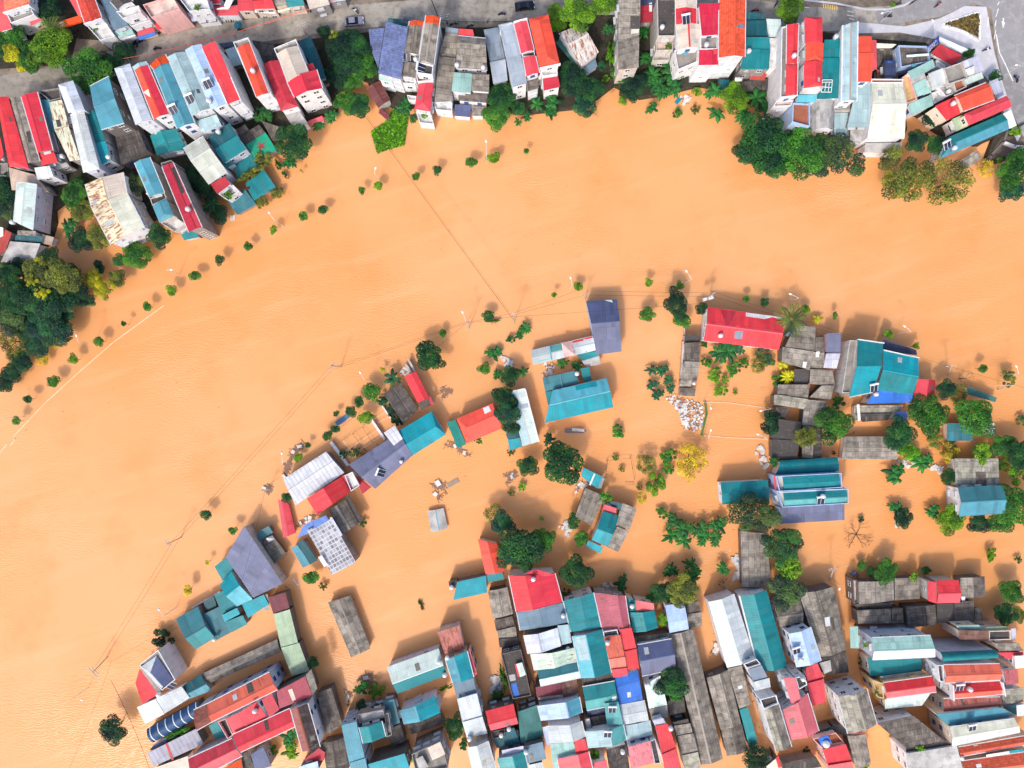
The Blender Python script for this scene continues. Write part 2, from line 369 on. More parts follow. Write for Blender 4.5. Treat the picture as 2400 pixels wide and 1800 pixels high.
def G(col, h, s, rise=None, hip=(0, 0), off=.5, oh=.28, win=1, cap=None, par='', parc='w', ph=.55, wall=None):
    """gable or hip roof: corners A B C D, eaves A-B and C-D, ridge between them"""
    h = hj(h); A, Bq, C, D = [P(u, v, h) for u, v in nums(s)]
    _root((A + Bq + C + D) / 4)
    w = ((D - A).length + (C - Bq).length) / 2
    rise = rise if rise is not None else max(.25, min(1.6, w * .16))
    E = A.lerp(D, off); F_ = Bq.lerp(C, off); E.z += rise; F_.z += rise
    E2, F2 = E.lerp(F_, hip[0]), F_.lerp(E, hip[1])
    c1, c2 = two(col); mats = [roofmat(c1)] + ([roofmat(c2)] if c2 != c1 else []); m2 = 1 if c2 != c1 else 0
    faces = [[A, Bq, F2, E2], [C, D, E2, F2]]; mi = [0, m2]
    if hip[0]: faces.append([D, A, E2]); mi.append(0)
    if hip[1]: faces.append([Bq, C, F2]); mi.append(m2)
    roof = slab_roof(faces, mats, mi, (Bq - A))
    if h > 4.5 and RC[c1][3] == 'm' and w > 3.5 and (Bq - A).length > 5 and rnd.random() < .42:
        side = [(A, Bq, F2, E2), (D, C, F2, E2)][rnd.randrange(2)]; a0, b0 = rnd.uniform(.15, .75), rnd.uniform(.15, .4); da, db = 1.1 / (Bq - A).length, rnd.uniform(.25, .5)
        e_ = lambda s_, t_: side[0].lerp(side[1], s_).lerp(side[3].lerp(side[2], s_), t_)
        pt = [e_(a0, b0), e_(a0 + da, b0), e_(a0 + da, b0 + db), e_(a0, b0 + db)]; n_ = (pt[1] - pt[0]).cross(pt[2] - pt[0]).normalized(); n_ = n_ if n_.z > 0 else -n_
        m = MB(); m.add([p + n_ * .05 for p in pt] + [p + n_ * .01 for p in pt], [(0, 1, 2, 3), (3, 2, 1, 0)][:1] + [(0, 4, 5, 1), (1, 5, 6, 2), (2, 6, 7, 3), (3, 7, 4, 0)])
        m.build('skylight', SKYL[rnd.randrange(3)], roof, HS.base)
    if cap != 0:
        m = MB(); up = Vector((0, 0, .03)); sd = (F2 - E2).cross(Vector((0, 0, 1))).normalized() * .22; dz = Vector((0, 0, -.09))
        e, f = E2 + up, F2 + up
        m.add([e, f, f + sd + dz, e + sd + dz, f - sd + dz, e - sd + dz], [(0, 3, 2, 1), (0, 1, 4, 5)])
        m.add([e - up * 3, f - up * 3, f + sd + dz - up, e + sd + dz - up, f - sd + dz - up, e - sd + dz - up], [(0, 1, 2, 3), (0, 5, 4, 1)])
        m.build('ridge_cap', roofmat(cap or c1), roof, HS.base)
    if h > 7 and hip == (0, 0) or 'gutter' in par:
        for a_, b_ in ((A, Bq), (C, D)):
            m = MB(); o_ = (a_ + b_) / 2 - (A + Bq + C + D) / 4; o_.z = 0; o_ = o_.normalized() * .1
            m.bar(a_ + o_ - Vector((0, 0, .08)), b_ + o_ - Vector((0, 0, .08)), .2, .14); m.build('gutter', GUT, roof, HS.base)
    ring = inset([A, Bq, C, D], oh)
    gab = []
    if not hip[1]: gab.append((1, ring[1].lerp(ring[2], off) + Vector((0, 0, rise - .16))))
    if not hip[0]: gab.append((3, ring[3].lerp(ring[0], 1 - off) + Vector((0, 0, rise - .16))))
    wall_prism(ring, [h - .1] * 4, gab, wallmat(wall) if wall else None)
    if h > 4.4: add_windows(ring, h, win, True)
    parapets([A, Bq, C, D], h, par, parc, ph)
def F(col, h, s, dz=None, oh=.22, win=1, par='', parc='w', ph=.55, wall=None, walls=True):
    """single pitch roof A B C D; dz lifts each corner (by default the A-B edge is the higher one)"""
    h = hj(h); pts = nums(s)
    if dz is None: dz = (.45, .45, 0, 0)
    q = [P(u, v, h + d) for (u, v), d in zip(pts, dz)]
    _root(sum(q, Vector((0, 0, 0))) / len(q))
    nr = geometry.normal(q[:3]); 
    slab_roof([q] if abs((q[3] - q[0]).dot(nr)) < .02 else [[q[0], q[1], q[2]], [q[0], q[2], q[3]]], [roofmat(col)], [0, 0], (q[1] - q[0]))
    if walls:
        ring = inset(q, oh); wall_prism(ring, [h + d - .1 for d in dz], None, wallmat(wall) if wall else None)
        if h > 4.4: add_windows(ring, h, win, True)
    parapets(q, h, par, parc, ph)
def Rf(col, h, s, rise=None, oh=.25, n=8, win=1):
    """barrel roof, eaves A-B and C-D"""
    h = hj(h); A, Bq, C, D = [P(u, v, h) for u, v in nums(s)]
    _root((A + Bq + C + D) / 4); w = ((D - A).length + (C - Bq).length) / 2; rise = rise or w * .25
    row = []
    for i in range(n + 1):
        t = i / n; z = Vector((0, 0, rise * math.sin(math.pi * t) ** .8)); row.append((A.lerp(D, t) + z, Bq.lerp(C, t) + z))
    slab_roof([[row[i][0], row[i][1], row[i + 1][1], row[i + 1][0]] for i in range(n)], [roofmat(col)], [0] * n, (Bq - A))
    ring = inset([A, Bq, C, D], oh); wall_prism(ring, [h - .1] * 4, [(1, ring[1].lerp(ring[2], .5) + Vector((0, 0, rise - .2))), (3, ring[3].lerp(ring[0], .5) + Vector((0, 0, rise - .2)))])
    if h > 4.4: add_windows(ring, h, win, True)
def Tr(col, h, s, ph=.8, th=.18, parc=None, win=1, wall=None):
    """flat concrete terrace with a parapet"""
    h = hj(h); q = [P(u, v, h + ph) for u, v in nums(s)]
    _root(sum(q, Vector((0, 0, 0))) / len(q)); inn = inset(q, th); n = len(q)
    fl = [Vector((p.x, p.y, h)) for p in inset(q, th * .5)]
    slab_roof([fl], [roofmat(col)], [0], (fl[1] - fl[0]), .1, 'terrace')
    wm = wallmat(parc or wall or HS.wall)
    if ph > .05:
        d = Vector((0, 0, ph + .12)); vs = q + inn + [p - d for p in q] + [p - d for p in inn]
        fs = [((i + 1) % n, i, n + i, n + (i + 1) % n) for i in range(n)] + [(i, (i + 1) % n, 2 * n + (i + 1) % n, 2 * n + i) for i in range(n)] + [(n + (i + 1) % n, n + i, 3 * n + i, 3 * n + (i + 1) % n) for i in range(n)]
        obj('parapet', vs, fs, wm, HS.root, HS.base)
    ring = inset(q, .06); wall_prism(ring, [h - .06] * n, None, wallmat(wall) if wall else None)
    if h > 4.4: add_windows(ring, h, win, True)
def parapets(q, h, par, parc, ph):
    for c in par:
        i = int(c); a, b = q[i], q[(i + 1) % len(q)]; m = MB(); z = Vector((0, 0, 1))
        d = (b - a).normalized() * .1
        m.bar(Vector((a.x, a.y, h + ph / 2 - .3)) - d, Vector((b.x, b.y, h + ph / 2 - .3)) + d, .24, ph + .6)
        m.build('parapet', wallmat(parc), HS.root, HS.base)
def hit(u, v, default):
    """where the sight line of a photo pixel meets the roofs of the house being built"""
    o = Vector((0, 0, H)); d = (P(u, v, 0) - o).normalized(); best = None
    for t in HS.tris:
        p = geometry.intersect_ray_tri(t[0], t[1], t[2], d, o, True)
        if p is not None and (best is None or p.z > best.z): best = p
    return best if best is not None else P(u, v, default)
def PT(col, s, lift=.05, name='roof_panel'):
    pts = [hit(u, v, 4) + Vector((0, 0, lift)) for u, v in nums(s)]
    slab = []
    vs = pts + [p - Vector((0, 0, .045)) for p in pts]; n = len(pts)
    if (pts[1] - pts[0]).cross(pts[2] - pts[0]).z < 0: vs = pts[::-1] + [p - Vector((0, 0, .045)) for p in pts[::-1]]
    fs = [tuple(range(n)), tuple(range(2 * n - 1, n - 1, -1))] + [((i + 1) % n, i, n + i, n + (i + 1) % n) for i in range(n)]
    ua = (pts[1] - pts[0]).normalized(); va = Vector((-ua.y, ua.x, 0))
    obj(name, vs, fs, roofmat(col), HS.root, HS.base, None, [[(vs[i].dot(ua), vs[i].dot(va)) for i in f] for f in fs])
TANKM = {}
def tank_mesh(kind):
    if kind in TANKM: return TANKM[kind]
    st = plain('stainless', 226, 228, 230, .25, .5, .35, .06); fr = plain('tank_stand_steel', 96, 96, 100, .5)
    m = MB()
    if kind == 'v':
        prof = [(0.02, 1.75), (.2, 1.72), (.5, 1.55), (.58, 1.42), (.58, .45), (.5, .35), (.02, .33)]; n = 14; k = 0
        for r, z in prof: m.v += [Vector((r * math.cos(2 * math.pi * j / n), r * math.sin(2 * math.pi * j / n), z)) for j in range(n)]
        for i in range(len(prof) - 1):
            for j in range(n): m.f.append((i * n + j, (i + 1) * n + j, (i + 1) * n + (j + 1) % n, i * n + (j + 1) % n)); m.m.append(0)
        m.f.append(tuple(range(n))); m.m.append(0)
    else:
        prof = [(-.95, .05), (-.9, .35), (-.7, .52), (.7, .52), (.9, .35), (.95, .05)]; n = 14
        for x, r in prof: m.v += [Vector((x, r * math.cos(2 * math.pi * j / n), .85 + r * math.sin(2 * math.pi * j / n))) for j in range(n)]
        for i in range(len(prof) - 1):
            for j in range(n): m.f.append((i * n + j, i * n + (j + 1) % n, (i + 1) * n + (j + 1) % n, (i + 1) * n + j)); m.m.append(0)
    a = bpy.data.meshes.new('water_tank'); a.from_pydata([tuple(v) for v in m.v], [], m.f); a.materials.append(st)
    a.polygons.foreach_set('use_smooth', [True] * len(a.polygons))
    f = MB()
    for x in (-.42, .42):
        for y in (-.42, .42): f.box((x, y, .17), .07, .07, .5)
    for y in (-.42, .42): f.box((0, y, .38), .9, .06, .06)
    for x in (-.42, .42): f.box((x, 0, .32), .06, .9, .06)
    b = bpy.data.meshes.new('tank_stand'); b.from_pydata([tuple(v) for v in f.v], [], f.f); b.materials.append(fr)
    TANKM[kind] = (a, b); return TANKM[kind]
def K(u, v, kind='v', ang=0.0, h=6.0, s=1.0):
    """stainless water tank on its stand, seen at pixel (u, v)"""
    p = hit(u, v, h); a, b = tank_mesh(kind)
    q = P(u, v, p.z + 1.2); loc = Vector((q.x, q.y, p.z - .02)) - HS.base
    o = bpy.data.objects.new('water_tank', a); COL.objects.link(o); o.parent = HS.root; o.location = loc; o.rotation_euler = (0, 0, ang); o.scale = (s, s, s)
    t = bpy.data.objects.new('tank_stand', b); COL.objects.link(t); t.parent = o
SOLM = []
def SH(u, v, ang=0.0, h=6.0):
    """solar water heater: tilted dark collector with a white drum on top"""
    if not SOLM:
        m = MB(); gl = plain('collector_glass', 34, 40, 64, .15, .5); al = plain('aluminium', 206, 208, 212, .4, .5); 
        m.add([(-.9, -.9, .15), (.9, -.9, .15), (.9, .8, 1.0), (-.9, .8, 1.0), (-.9, -.9, .05), (.9, -.9, .05), (.9, .8, .9), (-.9, .8, .9)], [(0, 1, 2, 3), (7, 6, 5, 4), (0, 4, 5, 1), (1, 5, 6, 2), (2, 6, 7, 3), (3, 7, 4, 0)], 0)
        for x in (-.92, 0, .92): m.bar((x, -.9, .14), (x, .8, .99), .07, .16, 1)
        m.bar((-.8, .7, -.1), (-.8, .7, .95), .06, None, 1); m.bar((.8, .7, -.1), (.8, .7, .95), .06, None, 1)
        a = bpy.data.meshes.new('solar_heater'); a.from_pydata([tuple(x) for x in m.v], [], m.f); a.materials.append(gl); a.materials.append(al); a.polygons.foreach_set('material_index', m.m)
        d = MB(); d.tube([(-1.05, .95, 1.12), (1.05, .95, 1.12)], .27, 10)
        b = bpy.data.meshes.new('heater_drum'); b.from_pydata([tuple(x) for x in d.v], [], d.f); b.materials.append(plain('enamel_white', 236, 238, 240, .3, .5)); SOLM.extend((a, b))
    p = hit(u, v, h); q = P(u, v, p.z + .6)
    o = bpy.data.objects.new('solar_heater', SOLM[0]); COL.objects.link(o); o.parent = HS.root; o.location = Vector((q.x, q.y, p.z)) - HS.base; o.rotation_euler = (0, 0, ang)
    t = bpy.data.objects.new('heater_drum', SOLM[1]); COL.objects.link(t); t.parent = o
# ================================================================ buildings: north bank, street side
T(0, 0)
B('corner villa with clay tile roof and grey terrace at the upper west corner', 'w', 'villa')
F('tile', 10, "40 -60 370 -160 388 75 60 175", par='2'); F('pink', 8, "-60 -20 32 -10 150 365 -10 410"); Tr('conc', 7.4, "85 182 392 86 440 190 140 300"); F('pinkr', 6, "370 245 480 205 540 255 400 330", wall='c')
B('townhouse with worn red tile ridge roof beside the orange gate', 'w', 'townhouse')
F('pink', 7.5, "880 -40 985 -30 1080 215 1015 205"); G('rtile', 10, "985 -40 1105 320 1325 250 1215 -40", par='1'); Tr('whitec', 6, "1120 330 1340 255 1490 470 1295 525"); F('whitec', 4, "1285 522 1510 448 1532 490 1330 572")
B('shop with dark blue grey sloping roof and white front board on the street', 'shade_lv', 'shop')
F('bslate', 8, "1285 -40 1430 -40 1660 325 1475 390"); F('mint', 5.5, "1480 405 1690 335 1735 440 1535 490"); F('whitec', 4.5, "1538 492 1738 432 1758 465 1570 528")
B('white villa with stacked curved balconies and a dark gable', 'w', 'villa')
G('dk', 12, "1430 20 1520 120 1720 15 1640 -60"); Tr('whitec', 9.5, "1505 150 1795 70 1830 165 1590 245"); Tr('whitec', 6.5, "1630 270 1900 190 1945 265 1700 345"); F('pinkred', 4.2, "1770 385 1950 290 2010 405 1790 470", wall='c'); F('blue', 3.6, "1772 472 2005 412 2025 452 1815 522", walls=False)
B('pink townhouse with planted terraces above a red awning', 'p', 'townhouse')
Tr('pkw', 10, "1850 60 2230 -60 2330 120 1960 230"); Tr('pkw', 7, "1975 235 2330 130 2400 190 2030 290", ph=.6); F('red', 4, "2000 300 2420 190 2455 275 2040 390")


T(0, 250)
B('small red roofed house cut by the west edge', 'g'); F('red', 8, "-60 330 5 405 48 620 -15 725"); Tr('conc', 4, "-40 735 100 725 110 900 -40 900"); K(22, 668)
B('long bright red gable house nearest the west edge on the north bank', 'g'); G('red', 9.5, "-45 -105 118 778 372 805 105 -135", hip=(0, .08), off=.35)
B('narrow grey sheet roof house squeezed between two red ones', 'g'); G('fib2', 9, "118 -105 345 742 512 705 272 -130", rise=.5); PT('dk', "340 325 385 318 412 460 370 468"); PT('fibd', "240 350 340 325 375 470 285 500")
B('long red gable house with a lower red flat end, second of the west row', 'g')
G('red2', 10, "275 -130 490 602 682 558 480 -192", off=.4); F('red', 8.2, "495 612 690 570 750 715 545 765"); F('concw', 5.5, "560 800 860 720 900 770 640 850"); K(800, 640)
B('blue strip roof house with a pale grey lower end', 'g'); F('lteal', 8, "512 -92 638 -92 700 330 610 282"); F('lav', 7, "612 292 700 335 768 580 682 550")
B('cream sheet roof house with long rust streaks', 'g')
F('crust', 8.6, "640 -60 800 -92 892 254 702 290"); F('crust', 8.3, "702 294 888 258 1040 690 902 705"); Tr('dk', 8, "490 -205 770 -245 792 -112 645 -75"); PT('dk', "722 175 775 165 800 255 745 265")
B('long pale ridge roof townhouse with hipped ends west of the teal tower', 'shade_lv', 'townhouse')
G('palew', 12.5, "752 -285 885 82 1098 44 945 -342", off=.45, hip=(.18, 0)); G('pale', 11, "908 100 1078 855 1292 805 1092 68", hip=(0, .15))
B('teal roofed tower house standing over lower teal annexes', 'd', 'townhouse')
G('lteal', 13.5, "1163 -262 1410 -392 1605 205 1310 295", rise=.8, win=2); F('teal', 9, "1113 60 1213 44 1366 436 1175 480", wall='w'); F('bteal', 8.6, "1180 486 1366 440 1432 690 1278 770", wall='w'); K(1400, 650)
B('dark mossy sheet roof behind the teal tower', 'd'); F('dfib', 6, "1490 392 1790 300 1900 560 1575 770")
T(0, 0)
B('long pale blue roof townhouse at the west end of the tall block', 'w', 'townhouse'); G('palew', 13, "1480 885 1758 1622 1965 1545 1682 820", hip=(.06, 0))
B('tall townhouse with red ridge roof and grey patch near the pale one', 'w', 'townhouse'); G(('ored', 'red2'), 13.2, "1745 908 1995 1545 2190 1472 1915 845", off=.45); G('pteal', 13, "1722 860 1745 905 1915 842 1880 795"); PT('cream', "1858 1195 1922 1155 1952 1262 1892 1305"); PT('cream', "2018 1450 2175 1435 2190 1470 2035 1520")  # brighter west slope and deeper east slope paint sunlight and shade
B('townhouse with blue ridge roof and a short orange street gable', 'w', 'townhouse'); G('lteal', 13, "1988 895 2298 1668 2520 1592 2192 802"); G('otile', 13.3, "1945 842 1988 897 2196 805 2138 705"); SH(2245, 1420, .4); SH(2350, 1110, .4)
T(400, 0)
B('townhouse with pale teal ridge roof between the blue and lilac ones', 'w', 'townhouse'); G('pteal', 13.4, "-40 735 280 1500 520 1402 195 668"); F('pteal', 10, "345 1562 590 1482 655 1620 400 1720"); SH(250, 1280, .4); K(245, 1425)
B('townhouse with shiny light blue roof and rooftop water tank', 'w', 'townhouse'); G('lblue', 14, "195 642 535 1420 728 1345 385 570"); PT('dk', "415 1085 545 1020 570 1105 445 1165"); K(490, 1300); SH(480, 1085, .4)
B('tallest white townhouse with one flat bright red roof', 'w', 'townhouse'); F('red', 14.2, "402 606 572 530 905 1285 735 1347", dz=(.8, .8, 0, 0), par='13', ph=.3); PT('pinkr', "622 1020 640 1015 740 1255 724 1260")
B('slim white townhouse with orange red ridge roof and white pediment', 'w', 'townhouse'); Tr('conc', 11.4, "808 545 1003 482 1300 1210 1108 1262", ph=.7); G('ored', 12.3, "862 616 1112 1256 1268 1200 1025 562"); PT('dk', "1000 945 1145 890 1180 945 1022 1000"); K(1060, 910)
B('dark red hip roof house set low between two white townhouses', 'w'); G('dred', 9, "1200 830 1428 1440 1652 1378 1392 778", hip=(0, .12)); F('concw', 5, "1460 1450 1640 1400 1780 1600 1590 1659")
B('white townhouse with beige and red ridge roofs and a windowed rear wall', 'w', 'townhouse')
Tr('conc', 12.6, "1335 625 1622 505 1800 960 1520 1060", ph=.8); G('beige', 13.6, "1380 690 1515 1058 1785 945 1640 592"); G('red2', 13.2, "1510 1062 1605 1262 1965 1142 1890 900", win=1); F('red', 11, "1760 830 1842 818 1900 958 1785 955", walls=False); F('pinkred', 2.5, "1790 1562 1962 1500 1985 1560 1815 1622")
B('dark teal lean-to roof on the east side of the beige townhouse', 'g', 'annex'); F('dteal', 7, "1650 532 1815 472 2012 1005 1925 1040")
B('low dark sheet roof in the gap between tall white townhouses', 'd', 'shed'); F('dfib', 4, "1055 520 1335 560 1385 770 1185 800", walls=True)
B('low pale teal lean-to roof in the gap beside the tallest townhouse', 'd', 'shed'); F('pteal', 4, "705 645 830 600 918 832 800 862"); F('navy', 4.5, "622 562 800 540 828 600 660 620")
# north side of the street
B('white blue house with roof plants and striped awning north of the street', 'w'); Tr('whitec', 9, "110 -20 455 -70 505 118 240 150"); F('stripe', 4, "215 162 510 122 532 242 280 278", walls=False)
B('shop with two red roofs and a white slab north of the street', 'w', 'shop'); F('dred', 6.5, "490 -60 650 -60 645 40 505 45"); F('pinkred', 5, "515 82 870 66 880 195 530 202"); F('white', 8, "735 -40 850 -70 760 100 690 75", walls=False); F('white', 7.6, "590 115 740 75 755 118 600 125", walls=False)
B('red roofed shop beside the white canopy north of the street', 'c', 'shop'); F('red3', 6, "868 -10 1060 -10 1065 135 865 140")
B('bright red roofed shop with a white canopy board on the street', 'c', 'shop'); F('red', 6.4, "1062 8 1310 -10 1352 108 1070 115"); F('white', 4.2, "1065 124 1342 112 1362 178 1072 160", walls=False)
B('grey sheet roof shop with cream canopy north of the street', 'c', 'shop'); F('fib2', 6, "1310 -30 1480 -30 1502 60 1350 85"); F('cream', 4, "1380 132 1540 96 1552 122 1400 168", walls=False)
B('teal roofed shop north of the street beside the parked motorbikes', 'c', 'shop'); F('teal2', 6, "1490 -30 1715 -30 1728 68 1510 92")
B('beige sheet roof shop at the top edge by the motorbikes', 'g', 'shop'); F('beige', 6.5, "1750 -40 2020 -50 2062 55 1800 122")
B('pale teal shop roof clipped by the top edge of the street', 'g', 'shop'); F('pteal', 5.5, "2030 -20 2260 -50 2270 0 2060 32")
T(800, 0)
B('blue violet ribbed lean-to beside the large blue shed', 'g', 'annex'); F('slateblue', 6, "352 378 560 360 478 880 385 645")
B('large blue violet tiled shed with white rear walls on the bank', 'w', 'warehouse'); F('slateblue', 11, "580 280 862 352 765 1025 476 948", dz=(.7, .7, 0, 0)); F('mint', 8.5, "485 962 660 1022 662 1062 488 1035"); F('dteal', 7.5, "602 232 800 248 875 350 600 285"); F('navy', 7.8, "800 208 905 222 880 300 798 258")
B('narrow house with grey sheet roofs, orange tip and roof garden', 'w', 'townhouse'); G('fib', 11, "868 330 828 690 1000 705 1055 335"); G('otile', 11.3, "885 272 876 325 1056 335 1070 275"); Tr('dk', 9.4, "818 690 1000 712 988 832 802 800", ph=.4); SH(848, 735, 0); K(962, 765); G('fib', 10, "806 812 778 990 962 1016 985 832"); Tr('whitec', 6, "782 1015 962 1040 955 1090 790 1080"); Tr('whitec', 3.4, "850 1230 970 1245 965 1300 870 1300")
B('tall narrow house with grey sheet roof, orange tip and red hip below', 'w', 'townhouse'); G('fib2', 13, "1085 300 1008 790 1196 832 1266 320"); G('otile', 13.3, "1095 198 1086 295 1266 318 1282 225"); Tr('dk', 11.6, "998 800 1192 842 1180 972 978 942"); SH(1035, 870, 1.4); K(1130, 842); Tr('clay', 8.6, "975 962 1195 1000 1190 1045 985 1060"); G('red3', 8, "1008 1062 945 1412 1150 1445 1195 1078", hip=(0, .25)); Tr('whitec', 3.6, "968 1445 1158 1480 1200 1610 1012 1592")
B('wide grey asbestos sheet house with two tanks and lean-tos', 'w', 'house')
F('fib', 7, "1350 422 1520 440 1480 748 1265 718"); F('fib', 7.3, "1265 728 1480 757 1430 1312 1208 1322"); G('fib2', 9, "1515 465 1868 500 1890 905 1485 882", off=.28); K(1498, 838); K(1838, 872); F('mint', 8, "1455 935 1697 955 1682 1202 1430 1182"); F('fib', 7.8, "1698 962 1917 966 1915 1192 1686 1175"); F('fibd', 6, "1510 1205 1895 1222 1885 1332 1520 1302"); F('navy2', 3.6, "1470 1352 1682 1362 1670 1517 1460 1500"); F('fib2', 3.6, "1688 1378 1862 1382 1842 1502 1690 1502"); Tr('whitec', 4.5, "1195 1320 1437 1332 1432 1442 1220 1422"); F('red', 8.6, "1525 370 1702 382 1722 465 1520 455"); F('bgrey', 7.2, "1350 350 1520 372 1515 440 1350 420")
B('long grey blue flat sheet roof beside the asbestos house', 'g'); F('bgrey', 7, "1845 385 2035 350 2122 760 1925 800"); F('bgrey2', 7.1, "1925 804 2126 764 2156 1042 1970 1087")
T(1200, 0)
B('long pale grey blue flat roof townhouse west of the red pair', 'w', 'townhouse'); F('bgrey2', 11, "-165 330 22 285 198 1075 8 1130", dz=(.3, .3, 0, 0)); F('bgrey2', 11.3, "-178 322 0 282 20 305 -162 382")
B('narrow red two part roof townhouse with white pediment', 'w', 'townhouse'); G('red3', 12.6, "25 302 120 692 285 650 190 258", par='3', ph=.9); Tr('dk', 11, "120 690 290 655 300 725 140 735", ph=.3); G('red3', 12, "143 745 188 990 355 942 302 725"); F('fibd', 8, "190 995 332 962 350 1140 205 1182"); K(350, 1000)
B('orange hip roof townhouse with roof terrace and dark red lean-to', 'w', 'townhouse'); G('ored', 12.6, "215 245 365 892 622 835 470 185", hip=(.1, .17), par='1'); Tr('whitec', 9, "370 892 580 852 592 960 392 990"); F('dred', 8, "395 992 592 966 624 1126 415 1172")
B('rust streaked white shed standing askew among the trees', 'w', 'shed'); G('rustw', 6.5, "600 430 880 320 1125 675 895 858", off=.42, win=0); F('bslate', 3.5, "930 882 1080 762 1110 860 980 952"); F('gteal', 3, "565 552 645 490 935 915 890 932", dz=(1, 1, 0, 0), walls=False)
B('tall weathered concrete block with stepped grey sheet roofs', 's', 'apartment_block'); F('fib2', 12.5, "1382 -40 1665 -40 1662 182 1395 192"); F('fib2', 11.2, "1382 195 1660 190 1650 452 1370 540"); F('fib', 10.8, "1370 542 1650 462 1642 872 1378 902"); PT('dk', "1535 208 1655 208 1650 372 1530 376"); PT('cream', "1545 378 1648 376 1640 430 1540 440")  # dark panel paints the shade inside a black opening
B('dark red flat shed roof beside the weathered concrete block', 'g', 'shed'); F('dred', 6, "1665 72 1825 62 1816 286 1665 290"); F('navy', 7, "1665 -40 1825 -40 1822 60 1665 68"); PT('pale', "1775 40 1815 35 1815 148 1780 152")
B('house with black stained flat roof, one tank and a planted balcony', 's', 'townhouse'); Tr('dk', 11, "1880 -30 2135 -30 2118 465 1890 468"); K(1950, 345); Tr('pkw', 8, "1870 482 2100 492 2082 652 1870 655"); Tr('concw', 4.4, "1835 705 2060 662 2040 782 1822 785")
T(1600, 0)
B('house with beige and red sheets and concrete rear terrace', 'w', 'townhouse'); G('beige', 13.2, "-90 -20 -90 110 175 108 178 -30"); G('red2', 13, "-92 108 -85 318 180 300 180 104"); G('beige', 12.6, "-85 320 -60 642 225 612 215 310", cap='red'); SH(45, 250, .2); Tr('conc', 9, "-105 650 215 622 190 800 -60 905"); F('lteal', 9.4, "-10 690 60 672 70 700 5 720", walls=False)
B('tall white house with crimson flat roofs and a tank terrace', 'w', 'apartment_block'); F('crim', 14.6, "210 45 480 38 472 445 250 462"); Tr('conc', 12.6, "232 465 462 452 452 632 232 640"); K(312, 575); SH(310, 470, .1); PT('pale', "360 470 455 460 450 580 352 590"); F('crim', 12.6, "215 645 462 640 462 838 210 842", win=2); F('red', 12.9, "402 640 455 630 455 700 402 705", walls=False)
B('white apartment house with broad orange tile ridge roof', 'w', 'apartment_block'); G('otile3', 15, "475 -60 468 745 806 735 816 -60", off=.57, win=2); PT('bgrey', "668 290 800 322 800 376 676 345")
B('dark teal stepped roofs beside the orange tile apartment house', 'g'); F('dteal', 8.6, "815 160 1062 170 1072 260 815 262"); F('dteal', 9, "815 265 1075 262 1112 475 815 470"); F('teal', 9.4, "815 478 1120 482 1138 636 815 632"); F('teal', 9.1, "812 634 1138 640 1116 895 750 895"); K(862, 655)
B('long white strip roof between the teal sheds and the red townhouses', 'w'); F('palemint', 8, "1083 242 1272 250 1290 490 1110 480"); F('whitec', 8.3, "1120 492 1295 495 1260 880 1124 882")
B('low rusted red lean-to with a ruined brick yard over the water', 'd', 'shed'); F('rustred', 4, "925 912 1112 910 1062 1040 862 1026"); F('dfib', 2.6, "650 1062 1150 1012 1160 1170 700 1180"); F('dteal', 2.6, "465 1022 606 1032 582 1212 472 1202"); F('pkw', 5, "750 908 880 905 870 950 745 950", walls=False); K(730, 1020, 'h', 0)
B('slim townhouse with red strip roof and tiered white balconies', 'w', 'townhouse'); Tr('conc', 12, "1285 350 1510 295 1492 1235 1268 1262", ph=.6); G('red', 13, "1352 320 1346 820 1482 828 1502 310", off=.6); G('red', 12.8, "1346 832 1336 1232 1482 1226 1490 838", off=.65, hip=(.25, 0)); K(1450, 715); Tr('pkw', 9, "1230 1282 1440 1300 1402 1372 1170 1382"); Tr('pkw', 5, "1142 1372 1312 1374 1292 1442 1122 1440")
B('townhouse with three red hip roofs and a grey pergola slab', 'w', 'townhouse'); G('red', 14.2, "1580 222 1586 560 1815 552 1810 222", hip=(.15, .05), off=.62); G('ored', 13.7, "1592 566 1594 800 1818 798 1826 560", hip=(0, .3)); G('red', 13.8, "1574 802 1572 1142 1806 1112 1808 795", hip=(0, .12), off=.6); F('concw', 12, "1580 1120 1850 1114 1742 1220 1510 1216", walls=False); F('cyan', 11, "1490 1228 1742 1224 1730 1326 1476 1326"); Tr('clay', 10, "1432 1332 1650 1342 1650 1640 1420 1580", win=2, wall='b')
B('long teal flat roof with white frames beside the red hip townhouse', 'w'); F('teal', 11, "1840 515 2050 508 2062 744 1822 742"); F('teal', 10.9, "1824 748 2060 750 2018 1272 1745 1285"); K(1990, 470, h=11)
B('long pale mint ridge roof townhouse with white gutters', 'w', 'townhouse'); G('pteal', 13.2, "2072 335 2055 1310 2258 1302 2268 285", par='02', ph=.2, cap='rustw'); PT('lblue', "2090 740 2240 730 2250 880 2095 905")
T(1700, 250)
B('grey barrel roof house with blue tinted end near the big dark trees', 'w'); Rf('concw', 8, "1110 -110 1122 310 1402 312 1412 -100", rise=2.4); PT('bslate', "1125 235 1290 185 1395 215 1400 310 1125 308")
B('small pale teal flat roof east of the barrel roof', 'g', 'shed'); F('pteal', 6, "1413 80 1590 78 1580 380 1410 380"); F('concw', 6.6, "1412 38 1620 36 1622 70 1415 74"); F('fib2', 7.4, "1420 -60 1622 -60 1618 34 1425 38")
T(2000, 0)
B('long pale teal ribbed roof west of the large cream roof', 'g'); F('pteal', 8, "52 1066 232 1062 200 1640 -80 1645"); T(1700, 250); F('concw', 5, "1622 270 1828 270 1800 462 1618 440"); T(2000, 0)
B('townhouse with two bright orange flat roofs by the teal strip', 'w', 'townhouse'); F('ored', 13, "60 470 236 470 268 680 62 682"); F('ored', 12.8, "62 686 268 685 232 1056 62 1058")
